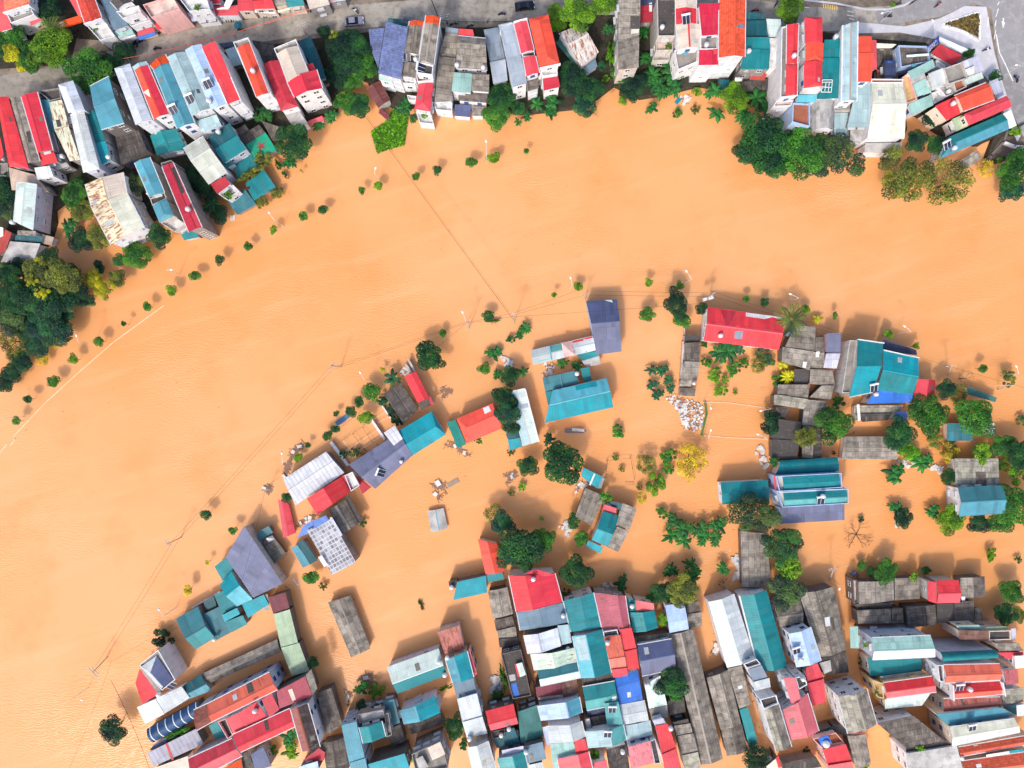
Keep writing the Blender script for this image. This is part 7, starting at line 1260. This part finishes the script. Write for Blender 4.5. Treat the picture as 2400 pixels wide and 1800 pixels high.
fence('drowned rail square in the middle of the flood', [(680, 880, 985, 850), (985, 850, 1040, 1130), (680, 880, 655, 1120)], (0, 1, 2)); wall_line('garden_wall', [(1880, 120), (2212, 125), (2680, 190)], .16, .12, 'thin sunken wall on the north of the drowned court', 'wall', capm); wall_line('garden_wall', [(1930, 555), (2212, 580), (2800, 605)], .18, .12, 'thin weedy wall on the south of the drowned court', 'wall', capm); wall_line('garden_wall', [(1945, 130), (1965, 280), (1900, 550)], .4, .6, 'curved vine covered wall beside the big rubbish raft', 'wall', plain('vine_wall', 86, 120, 60, .9))
T(1550, 650); wall_line('garden_wall', [(285, 660), (290, 740)], .3, 1.2, 'short wall at the north end of the narrow grey roofs', 'wall', wgry); wall_line('garden_wall', [(270, 840), (240, 1300)], .4, 1.6, 'grey wall on the west of the narrow roof row', 'wall', wgry)
T(300, 1250); wall_line('garden_wall', [(860, 945), (1220, 735)], .25, 1.6, 'white topped wall beside the teal roof cluster', 'wall', wl)
T(1000, 1500); wall_line('garden_wall', [(1210, 55), (1290, 300), (1420, 720)], .6, 1.4, 'brown lane wall east of the black terrace house', 'wall', plain('brown_wall', 150, 112, 96, .9)); T(1150, 1300); wall_line('garden_wall', [(195, 330), (330, 800), (400, 1000)], .5, 1.6, 'brown lane wall west of the bright red hall', 'wall', MATS['brown_wall'])
T(2000, 250); wall_line('ramp_wall', [(1950, 340), (1900, 480), (1740, 650), (1725, 700)], .6, 1.7, 'dark retaining wall of the ramp at the east edge', 'wall', wallmat('d')); wall_line('ramp_wall', [(1900, 500), (2020, 545), (2212, 560)], .5, 2.4, 'curved pale kerb wall on the ramp', 'wall', wl)
T(350, 250); wall_line('floating_beam', [(1470, 775), (1640, 665)], .75, .4, 'tan beam lying at the water beside the star roof', 'beam', plain('tan_beam', 214, 168, 96, .8), -.1)
# --- traffic island kerb, gate, billboard, pergola frames
T(2000, 0)
isl = [(1155, 340), (1180, 300), (1610, 160), (1640, 190), (1632, 530), (1605, 525), (1450, 420), (1320, 375)]
r_ = empty('traffic_island', P(1450, 330, LANDZ), 'triangular planted traffic island with white kerb blocks', 'traffic island'); bb = P(1450, 330, LANDZ)
for i in range(len(isl)):
    a, b = P(*isl[i], LANDZ + .3), P(*isl[(i + 1) % len(isl)], LANDZ + .3); k = max(1, int((b - a).length / 1.15))
    for j in range(k):
        p, q = a.lerp(b, (j + .06) / k), a.lerp(b, (j + .94) / k); m = MB(); m.bar(p, q, .5, .36); m.build('kerb_block', plain('kerb_white', 234, 234, 232, .8), r_, bb)
hb = bpy.data.objects.get('hedge_planting')
r_ = empty('billboard', P(1040, 600, LANDZ), 'blue roadside billboard with white lettering above the red faceted roof', 'billboard'); bb = P(1040, 600, LANDZ)
q = [P(965, 605, 8.5), P(1115, 465, 8.5), P(1112, 540, 6.2), P(978, 672, 6.2)]; nn = (q[1] - q[0]).cross(q[3] - q[0]).normalized(); nn = nn if nn.z > 0 else -nn
m = MB(); m.add(q + [p - nn * .15 for p in q], [(0, 1, 2, 3), (7, 6, 5, 4), (0, 4, 5, 1), (1, 5, 6, 2), (2, 6, 7, 3), (3, 7, 4, 0)]); m.build('panel', plain('billboard_blue', 34, 66, 150, .5), r_, bb)
m = MB()
for row_, spans in ((.16, ((.04, .10), (.14, .24), (.28, .40), (.44, .52), (.58, .70))), (.40, ((.04, .16), (.2, .26), (.3, .46), (.5, .66), (.7, .8))), (.64, ((.04, .1), (.14, .3), (.34, .42), (.46, .6))), (.84, ((.04, .2), (.24, .38), (.44, .6)))):
    for a0, a1 in spans:
        e = lambda s, v_: (q[0].lerp(q[1], s)).lerp(q[3].lerp(q[2], s), v_) + nn * .03
        m.add([e(a0, row_), e(a1, row_), e(a1, row_ + .11), e(a0, row_ + .11)], [(0, 1, 2, 3)])
m.build('lettering', lampw, r_, bb)
for s in (.15, .85):
    p = q[3].lerp(q[2], s); m = MB(); m.bar(Vector((p.x, p.y, LANDZ)), p, .2); m.build('post', poleg, r_, bb)
T(0, 0)
r_ = empty('gateway', P(925, 460, LANDZ), 'orange street gate arch beside the clay tile townhouse', 'gate'); bb = P(925, 460, LANDZ); og = plain('gate_orange', 240, 84, 40, .5)
a, b = P(752, 338, 6.2), P(1062, 240, 6.2); m = MB(); m.bar(a, b, 1.5, .7); m.build('beam', og, r_, bb)
for p in (a, b): m = MB(); m.bar(Vector((p.x, p.y, LANDZ - .2)), Vector((p.x, p.y, 5.8)), .7); m.build('post', og, r_, bb)
m = MB(); m.bar(a.lerp(b, .12) + Vector((0, 0, .37)), a.lerp(b, .26) + Vector((0, 0, .37)), .8, .04); m.build('sign_plate', lampw, r_, bb)
T(1600, 0)
r_ = empty('frame_rack', P(1870, 1120, 11.2), 'white grid frame lying on the long teal flat roof', 'frame'); bb = P(1870, 1120, 11.2)
fw = [(1812, 1035, 1942, 1035), (1812, 1065, 1942, 1065), (1825, 1130, 1935, 1132), (1795, 1192, 1925, 1195), (1812, 1035, 1795, 1192), (1858, 1065, 1840, 1192), (1900, 1065, 1885, 1195), (1942, 1035, 1925, 1195)]
m = MB()
for x, y, X, Y in fw: m.bar(P(x, y, 11.5), P(X, Y, 11.5), .14)
m.build('frame', lampw, r_, bb)
# --- cars, motorbikes, people
def wheel_mesh():
    m = MB(); m.tube([(-.11, 0, 0), (.11, 0, 0)], .32, 14, 0); m.tube([(-.12, 0, 0), (.12, 0, 0)], .18, 10, 1)
    me = bpy.data.meshes.new('wheel'); me.from_pydata([tuple(v) for v in m.v], [], m.f); me.materials.append(plain('tyre', 28, 28, 30, .9)); me.materials.append(poleg); me.polygons.foreach_set('material_index', m.m); return me
WH = wheel_mesh()
def car(u, v, ang, col, label):
    b = P(u, v, LANDZ + .16); r = empty('parked_car', b, label, 'car'); r.rotation_euler = (0, 0, ang); r.scale = (1.12, 1.12, 1.12)
    prof = [(-2.2, .35), (-2.25, .75), (-2.1, .92), (-1.2, .98), (1.05, .95), (2.0, .78), (2.2, .6), (2.2, .35)]; m = MB(); n = len(prof)
    for y, s in ((-.86, .93), (-.9, 1), (.9, 1), (.86, .93)):
        m.v += [Vector((x * s, y, z)) for x, z in prof]
    for j in range(3):
        for i in range(n): m.f.append((j * n + i, j * n + (i + 1) % n, (j + 1) * n + (i + 1) % n, (j + 1) * n + i)); m.m.append(0)
    m.f += [tuple(range(n))[::-1], tuple(range(3 * n, 4 * n))]; m.m += [0, 0]
    paint = plain(col[0], *col[1], .22, .6, .25, .05); m.build('body', paint, r)
    c = MB(); lo = [(-1.75, -.8, .95), (1.0, -.8, .95), (1.0, .8, .95), (-1.75, .8, .95)]; hi = [(-1.1, -.62, 1.42), (.3, -.62, 1.42), (.3, .62, 1.42), (-1.1, .62, 1.42)]
    c.add(lo + hi, [(0, 1, 5, 4), (1, 2, 6, 5), (2, 3, 7, 6), (3, 0, 4, 7), (4, 5, 6, 7)], 0); c.build('windscreen', plain('car_glass', 24, 28, 36, .08, .6), r)
    c = MB(); c.box((-.4, 0, 1.44), 1.38, 1.22, .06); c.build('roof', paint, r)
    for x in (-1.35, 1.35):
        for y in (-.82, .82):
            w = bpy.data.objects.new('wheel', WH); COL.objects.link(w); w.parent = r; w.location = (x, y, .32); w.rotation_euler = (0, 0, math.pi / 2)
    for y in (-.62, .62): c = MB(); c.box((2.14, y, .68), .14, .4, .16); c.build('headlight', lampw, r)
T(800, 0); car(172, 295, .1, ('silver_paint', (150, 148, 166)), 'silver grey saloon car parked on the street')
T(1200, 0); car(165, 95, .12, ('black_paint', (26, 30, 48)), 'black car parked at the top of the street')
def person_mesh(ride):
    m = MB()
    if ride: m.tube([(-.12, 0, .78), (-.02, 0, 1.1), (.05, 0, 1.32)], [.17, .2, .15], 8); m.tube([(.05, 0, 1.32), (.07, 0, 1.42)], [.07, .06], 6)
    else: m.tube([(0, 0, .85), (0, 0, 1.15), (0, 0, 1.42)], [.16, .17, .17], 8); m.tube([(0, 0, 1.42), (0, 0, 1.54)], [.07, .06], 6)
    return m
def body(name, parts, mats, parent):
    """one continuous figure grown from a skeleton"""
    me = bpy.data.meshes.new(name); vs, es, rs = parts; me.from_pydata(vs, es, []); o = bpy.data.objects.new(name, me); COL.objects.link(o); o.parent = parent
    sk = o.modifiers.new('skin', 'SKIN')
    for i, r in enumerate(rs): me.skin_vertices[0].data[i].radius = (r, r)
    me.skin_vertices[0].data[0].use_root = True; o.modifiers.new('sub', 'SUBSURF').levels = 1; me.materials.append(mats); return o
RIDE = ([(-.15, 0, .8), (-.1, 0, 1.05), (.0, 0, 1.32), (.03, 0, 1.43), (.05, 0, 1.6), (-.05, .2, 1.3), (.2, .28, 1.08), (.42, .26, 1.0), (-.05, -.2, 1.3), (.2, -.28, 1.08), (.42, -.26, 1.0), (.2, .18, .78), (.1, .2, .35), (.2, -.18, .78), (.1, -.2, .35)], [(0, 1), (1, 2), (2, 3), (3, 4), (2, 5), (5, 6), (6, 7), (2, 8), (8, 9), (9, 10), (0, 11), (11, 12), (0, 13), (13, 14)], [.16, .15, .15, .06, .11, .08, .05, .04, .08, .05, .04, .1, .06, .1, .06])
STAND = ([(0, 0, .9), (0, 0, 1.15), (0, 0, 1.4), (0, 0, 1.5), (0, 0, 1.64), (0, .22, 1.38), (.02, .27, 1.12), (.1, .26, .88), (0, -.22, 1.38), (.02, -.27, 1.12), (.1, -.26, .88), (.05, .1, .48), (.02, .11, .06), (-.05, -.1, .48), (-.02, -.11, .06)], RIDE[1], [.15, .14, .16, .06, .11, .08, .05, .04, .08, .05, .04, .09, .06, .09, .06])
shirt = [plain('cloth_white', 226, 226, 230), plain('cloth_blue', 60, 80, 140), plain('cloth_dark', 46, 44, 54), plain('cloth_red', 196, 60, 60), plain('cloth_teal', 60, 130, 130)]; hairm = plain('hair', 30, 26, 26)
def figure(kind, parent, loc, ang, cloth, label=None):
    p = RIDE if kind == 'ride' else STAND
    r = parent
    if label: r = empty('person', loc, label, 'person', 'people on the street'); r.rotation_euler = (0, 0, ang)
    o = body('body', p, shirt[cloth], r)
    hd = p[0][4]; m = MB(); m.tube([(hd[0] - .02, 0, hd[2] - .02), (hd[0], 0, hd[2] + .08), (hd[0], 0, hd[2] + .15)], [.13, .12, .04], 8); m.build('hair', hairm, r); return r
MBK = []
def motorbike(u, v, ang, label, rider=None, z=LANDZ + .16, base=None):
    if not MBK:
        for nm, mk in (('body', 0), ('seat', 1), ('handlebar', 2), ('wheel', 3), ('wheel', 4)):
            m = MB()
            if mk == 0: m.tube([(-.75, 0, .55), (-.3, 0, .5), (.2, 0, .42), (.5, 0, .75), (.58, 0, .98)], [.1, .16, .13, .15, .09], 8)
            if mk == 1: m.tube([(-.65, 0, .72), (-.3, 0, .74), (.05, 0, .7)], [.1, .14, .09], 8)
            if mk == 2: m.bar((.52, -.34, 1.02), (.52, .34, 1.02), .05); m.box((.5, .34, 1.15), .04, .1, .08); m.box((.5, -.34, 1.15), .04, .1, .08)
            if mk > 2: x = -.62 if mk == 3 else .66; m.tube([(x, -.05, .28), (x, .05, .28)], .28, 12)
            me = bpy.data.meshes.new(nm); me.from_pydata([tuple(q) for q in m.v], [], m.f); me.materials.append(plain('tyre', 28, 28, 30, .9) if mk in (1, 3, 4, 2) else plain('bike_paint', 60, 60, 76, .3, .5)); MBK.append((nm, me))
    b = P(u, v, z); r = empty('motorbike', b, label, 'motorbike', 'motorbikes on the street'); r.rotation_euler = (0, 0, ang); r.scale = (1.15, 1.15, 1.15)
    for nm, me in MBK: o = bpy.data.objects.new(nm, me); COL.objects.link(o); o.parent = r
    if rider is not None: figure('ride', None, b, ang, rider[0], rider[1])
T(0, 0); motorbike(2045, 640, .2, 'motorbike riding west on the lower street', (2, 'rider in dark clothes on the western street')); motorbike(1000, 440, 1.2, 'pale motorbike in the side lane by the gate')
for i, (u, v) in enumerate(((1755, 560), (1780, 530), (1800, 575), (1740, 590))): motorbike(u, v, 1.1, 'motorbike in a tight row before the blue awning')
T(400, 0); motorbike(920, 400, .1, 'motorbike under the teal umbrella on the street', (2, 'rider passing the teal umbrella on the street')); motorbike(1845, 130, .8, 'motorbike parked before the beige sheet roof shop'); 
for i, (u, v) in enumerate(((735, 240), (765, 235), (800, 245), (830, 235), (860, 230), (600, 225))): motorbike(u, v, 1.4, 'motorbike parked in line before the pink awning shop')
for i, (u, v) in enumerate(((1935, 50), (1965, 45), (2000, 55), (2030, 65))): motorbike(u, v, 1.2, 'motorbike parked in the bay at the top edge')
T(800, 0); motorbike(185, 150, -.7, 'white motorbike with two colours climbing the street', (0, 'rider in white shirt on the climbing motorbike')); motorbike(2080, 195, .05, 'dark motorbike east on the street before the pale roof', (2, 'rider in dark jacket east on the street')); motorbike(1665, 350, .4, 'motorbike by the red canopy of the asbestos house'); motorbike(1450, 325, .3, 'motorbike beside the standing people')
for u, v, c, l in ((1520, 315, 4, 'person in teal standing by the street pole'), (1895, 300, 1, 'person in blue walking on the street'), (1375, 320, 2, 'person in dark clothes at the tall narrow house'), (1700, 330, 0, 'person in white by the red canopy')): figure('stand', None, P(u, v, LANDZ + .1), rnd.uniform(0, 6), c, l)
T(2000, 0); motorbike(1710, 655, .3, 'white motorbike on the pale pavement', (0, 'rider in white on the pale pavement')); motorbike(2095, 1030, 2.0, 'motorbike going down the east boulevard', (1, 'rider in blue on the east boulevard')); motorbike(1080, 75, .7, 'motorbike north of the traffic island', (3, 'rider in red north of the traffic island')); motorbike(440, 225, .1, 'motorbike crossing under the boulevard lamp', (2, 'dark clothed rider under the boulevard lamp')); motorbike(560, 70, .3, 'motorbike parked by the small top edge tree'); motorbike(760, 40, .6, 'white motorbike parked at the curved kerb')
T(1600, 0); motorbike(1200, 70, 1.0, 'motorbike west of the yellow green street tree'); motorbike(930, 148, .1, 'red motorbike beside the dark teal stepped roofs', (3, 'rider in red beside the teal stepped roofs'))
T(2000, 250); motorbike(2165, 245, .5, 'motorbike beside the white end of the teal ridge house')
T(400, 0)
r_ = empty('umbrella', P(872, 325, LANDZ), 'teal umbrella open above the street', 'umbrella'); bb = P(872, 325, LANDZ); c = P(872, 325, 3.0); m = MB(); n = 10
m.v = [c + Vector((0, 0, .35))] + [c + Vector((1.05 * math.cos(6.283 * i / n), 1.05 * math.sin(6.283 * i / n), 0)) for i in range(n)]; m.f = [(0, 1 + i, 1 + (i + 1) % n) for i in range(n)]; m.m = [0] * n; m.build('canopy', plain('umbrella_teal', 22, 92, 108, .7), r_, bb); m = MB(); m.bar(Vector((c.x, c.y, LANDZ)), c + Vector((0, 0, .4)), .06); m.build('pole', poleg, r_, bb)
# --- floating rubbish and drift wood
litw = plain('litter_white', 210, 205, 200, .6, .3, 0, .22); litb = plain('litter_blue', 120, 150, 186, .5); litr = plain('litter_red', 176, 110, 98, .6); litk = plain('litter_dark', 142, 114, 96, .9)
def heap(name, px, n, smin, smax, label, white=.5, z=.1):
    c = [P(u, v, 0) for u, v in px]; b = sum(c, Vector((0, 0, 0))) / len(c); m = MB()
    for i in range(n):
        k = rnd.randrange(1, len(c) - 1); s, q = rnd.random(), rnd.random()
        if s + q > 1: s, q = 1 - s, 1 - q
        p = c[0] + (c[k] - c[0]) * s + (c[k + 1] - c[0]) * q - b; x = rnd.random()
        mt = 0 if x < white else (3 if white < .25 else (1 if x < white + .03 else (2 if x < white + .045 else 3)))
        L = rnd.uniform(smin, smax) ** 1.0
        if mt == 3: m.box((p.x, p.y, rnd.uniform(.02, z)), L * rnd.uniform(.8, 2.0), .05 + L * .1, .08, rnd.uniform(0, 3.1), 3)
        else: m.box((p.x, p.y, rnd.uniform(.05, z * 2)), L, L * rnd.uniform(.5, 1), L * .5, rnd.uniform(0, 3.1), mt)
    o = m.build(name, [litw, litb, litr, litk]); o.location = b; tag(o, label, None, None, 'stuff')
T(1300, 920); heap('floating_rubbish', [(1700, 250), (1420, 70), (1560, 30), (1720, 90), (1900, 130), (1945, 260), (1920, 450), (1840, 490), (1740, 500), (1650, 420), (1610, 250), (1500, 140)], 620, .2, .8, 'big white rubbish raft trapped beside the drowned court', .3); heap('floating_rubbish', [(300, 1180), (180, 1200), (260, 1130), (420, 1170), (440, 1200), (330, 1250), (220, 1330)], 60, .3, .9, 'white rubbish at the teal two slope roof')
T(1650, 920); heap('floating_rubbish', [(720, 820), (650, 780), (690, 700), (750, 680), (780, 850), (830, 940), (780, 980), (710, 900)], 34, .4, 1.15, 'pale crates and bags floating by the cable line', .8)
T(1000, 1500); heap('floating_rubbish', [(900, 560), (820, 500), (870, 420), (960, 450), (1000, 640), (930, 690), (810, 690), (830, 620)], 90, .4, 1.1, 'white boxes floating beside the clipped hedge', .8)
T(1500, 1250); heap('floating_rubbish', [(1250, 450), (1170, 300), (1260, 290), (1305, 340), (1310, 580), (1170, 600)], 120, .35, .95, 'rubbish packed against the grey asbestos shed', .6); heap('floating_rubbish', [(970, 1470), (940, 1400), (1010, 1400), (1040, 1560), (890, 1560)], 26, .4, 1.1, 'litter beside the long pale steel hall', .6)
T(1200, 650); heap('floating_rubbish', [(460, 1180), (400, 1120), (520, 1100), (550, 1180), (500, 1280), (390, 1260)], 90, .3, .8, 'rubbish below the patchwork roof', .4)
T(850, 680); heap('floating_rubbish', [(1850, 930), (1780, 850), (1900, 880), (1990, 980), (1900, 1010), (1830, 980)], 34, .4, 1.0, 'white crates floating by the banana plants', .75); heap('drift_wood', [(1070, 1330), (980, 1340), (1050, 1250), (1160, 1290), (1150, 1350), (1000, 1420)], 60, .3, 1.2, 'drift wood raft with a white crate', .04)
T(2000, 950); heap('floating_rubbish', [(1060, 830), (990, 820), (1050, 760), (1160, 800), (1120, 900)], 50, .35, 1.0, 'litter caught by the banana plants in the southeast', .6); heap('floating_rubbish', [(560, 1450), (530, 1400), (580, 1400), (600, 1620), (540, 1560)], 18, .4, .9, 'white scraps on the dark two part bush', .7)
T(950, 900); heap('drift_wood', [(440, 1340), (320, 1320), (400, 1280), (520, 1290), (540, 1400), (430, 1500), (350, 1370)], 70, .4, 1.6, 'drift wood tangle in the open flood', .03); heap('drift_wood', [(1340, 1220), (1260, 1180), (1420, 1110), (1450, 1200), (1310, 1310)], 110, .3, .9, 'brown drift mat near the grassy bush', .03); heap('drift_wood', [(650, 820), (500, 790), (610, 730), (840, 930), (720, 900)], 80, .3, 1.4, 'drift wood under the orange red hip roof', .03)
T(600, 830); heap('drift_wood', [(440, 1350), (480, 1230), (620, 1130), (600, 1180), (490, 1290), (400, 1560), (350, 1600), (390, 1430)], 150, .3, 1.5, 'long drift wood pile at the shelter corner', .02)
T(560, 1080); heap('drift_wood', [(350, 370), (300, 380), (400, 270), (430, 380), (380, 440)], 60, .3, 1.3, 'drift wood nest round the pole', .02); heap('drift_wood', [(820, 820), (740, 870), (870, 730), (1000, 700), (960, 760)], 90, .3, 1.0, 'debris between the rose awning and blue tarpaulin', .15)
T(650, 1500); heap('drift_wood', [(1150, 520), (1030, 510), (1240, 430), (1290, 620), (1080, 640)], 80, .4, 1.8, 'drift wood frame in the narrow bay', .02); heap('floating_rubbish', [(900, 690), (860, 640), (960, 680), (930, 800), (900, 850)], 60, .3, .8, 'dark litter tongue in the narrow bay', .2)
T(1600, 0); heap('floating_rubbish', [(30, 1290), (-60, 1260), (90, 1230), (100, 1300), (0, 1360)], 50, .3, .9, 'litter beside a floating teal board', .7)
T(1850, 1250); heap('floating_rubbish', [(850, 520), (800, 560), (830, 480), (910, 540), (860, 590)], 36, .3, .8, 'pinkish litter by the balustrade', .3)
T(1300, 1180, 400, 1269); heap('floating_rubbish', [(80, 200), (20, 180), (80, 130), (120, 180), (110, 260), (60, 230)], 34, .4, 1.1, 'white boxes west of the dark bush', .85); heap('floating_rubbish', [(380, 610), (340, 600), (420, 570), (440, 620), (390, 640)], 30, .4, .9, 'scraps by the ragged banana plant', .5)
T(2000, 950); heap('floating_rubbish', [(640, 760), (500, 700), (760, 690), (820, 790), (700, 800)], 40, .3, .9, 'white scraps between two banana plants', .6)
for (TT, a, b, w, label, mat) in (((600, 830), (1040, 905), (1200, 790), 1.3, 'floating blue plank between two clipped trees', plain('plank_blue', 78, 116, 150, .6)), ((950, 900), (550, 1320), (690, 1240), 1.2, 'grey raft board drifting in the open flood', plain('raft_grey', 150, 136, 122, .8)), ((350, 250), (1050, 1440), (1110, 1440), 1.3, 'white board floating by the blue teal roof', litw), ((560, 1080), (700, 1530), (770, 1615), .35, 'thin white boat board in the channel', litw), ((1600, 0), (-90, 1340), (-20, 1260), 1.0, 'floating teal board by the litter', plain('board_teal', 30, 130, 150, .6)), ((1300, 920), (920, 1185), (1030, 1180), 1.0, 'tan plank just under the surface', plain('plank_tan', 206, 150, 104, .8))):
    T(*TT); p, q = P(*a, .08), P(*b, .08); m = MB(); m.bar(p, q, w, .12); o = m.build('floating_board', mat, None, p); o.location = p; tag(o, label, 'board')
T(1300, 920)
r_ = empty('boat', P(260, 490, 0), 'long narrow boat with a white canopy moored in the flood', 'boat'); bb = P(260, 490, 0)
m = MB(); L = 24 * .11 * 1.0; hull = []; a, b = P(130, 495, .3), P(410, 495, .3); ax = (b - a).normalized(); sy = Vector((-ax.y, ax.x, 0))
for s, w in ((0, .5), (.08, .6), (.85, .6), (1, .1)):
    c = a.lerp(b, s); m.v += [c + sy * w, c - sy * w, c - sy * w * .7 - Vector((0, 0, .5)), c + sy * w * .7 - Vector((0, 0, .5))]
for i in range(3):
    for j in range(4): m.f.append((i * 4 + j, i * 4 + (j + 1) % 4, i * 4 + 4 + (j + 1) % 4, i * 4 + 4 + j)); m.m.append(0)
m.f += [(0, 1, 2, 3), (15, 14, 13, 12)]; m.m += [0, 0]; m.build('hull', plain('hull_grey', 132, 122, 120, .7), r_, bb)
m = MB(); m.bar(P(225, 478, 1.3), P(385, 490, 1.3), .75, .08); m.build('canopy', litw, r_, bb)
for s in (.45, .9):
    m = MB(); p = P(225, 478, 1.3).lerp(P(385, 490, 1.3), s); m.bar(p - Vector((0, 0, 1.1)), p, .06); m.build('post', poleg, r_, bb)
# scattered twigs
hx = []
m = MB()
for k in range(60):
    u, v = rnd.choice(((1250, 560, 500, 250), (950, 1130, 160, 90), (1100, 560, 700, 200), (330, 950, 300, 300), (1500, 420, 400, 120), (1900, 500, 300, 150), (2050, 1250, 250, 130)))[:2], 0
    cx, cy = u; p = W(cx + rnd.gauss(0, 150), cy + rnd.gauss(0, 22) - .25 * (p0 := rnd.gauss(0, 60)), .04); m.box(p, rnd.uniform(.2, .9), rnd.uniform(.03, .09), .05, rnd.uniform(-.6, 1.2))
tag(m.build('drifting_twigs', plain('twig', 176, 124, 82, .9)), 'thin twigs drifting on the flood', None, None, 'stuff')

# scum and scraps gathered along the drowned walls
m = MB(); bs = []
for h in HOUSES:
    if h.root is None or h.root.location.y > 40: continue
    for o in h.root.children:
        if o.name.split('.')[0] != 'wall': continue
        pts = [Vector((v.co.x + h.root.location.x, v.co.y + h.root.location.y, 0)) for v in o.data.vertices if v.co.z < -1][:4]
        for k in range(len(pts)):
            a, b = pts[k], pts[(k + 1) % len(pts)]
            n_ = Vector((b.y - a.y, a.x - b.x, 0)).normalized(); c = sum(pts, Vector((0, 0, 0))) / len(pts)
            if n_.dot((a + b) / 2 - c) < 0: n_ = -n_
            for _ in range(int((b - a).length * .35)):
                if rnd.random() < .5: continue
                p = a.lerp(b, rnd.random()) + n_ * abs(rnd.gauss(0, .8)) ; s = rnd.uniform(.08, .32)
                m.box((p.x, p.y, .03), s * rnd.uniform(1, 3), s * .5, .06, rnd.uniform(0, 3), rnd.choice((0, 1, 1, 1, 2)))
tag(m.build('floating_scum', [litw, litk, plain('scum', 172, 130, 92, .9)]), 'bits of scum and scraps along the drowned walls', None, None, 'stuff')
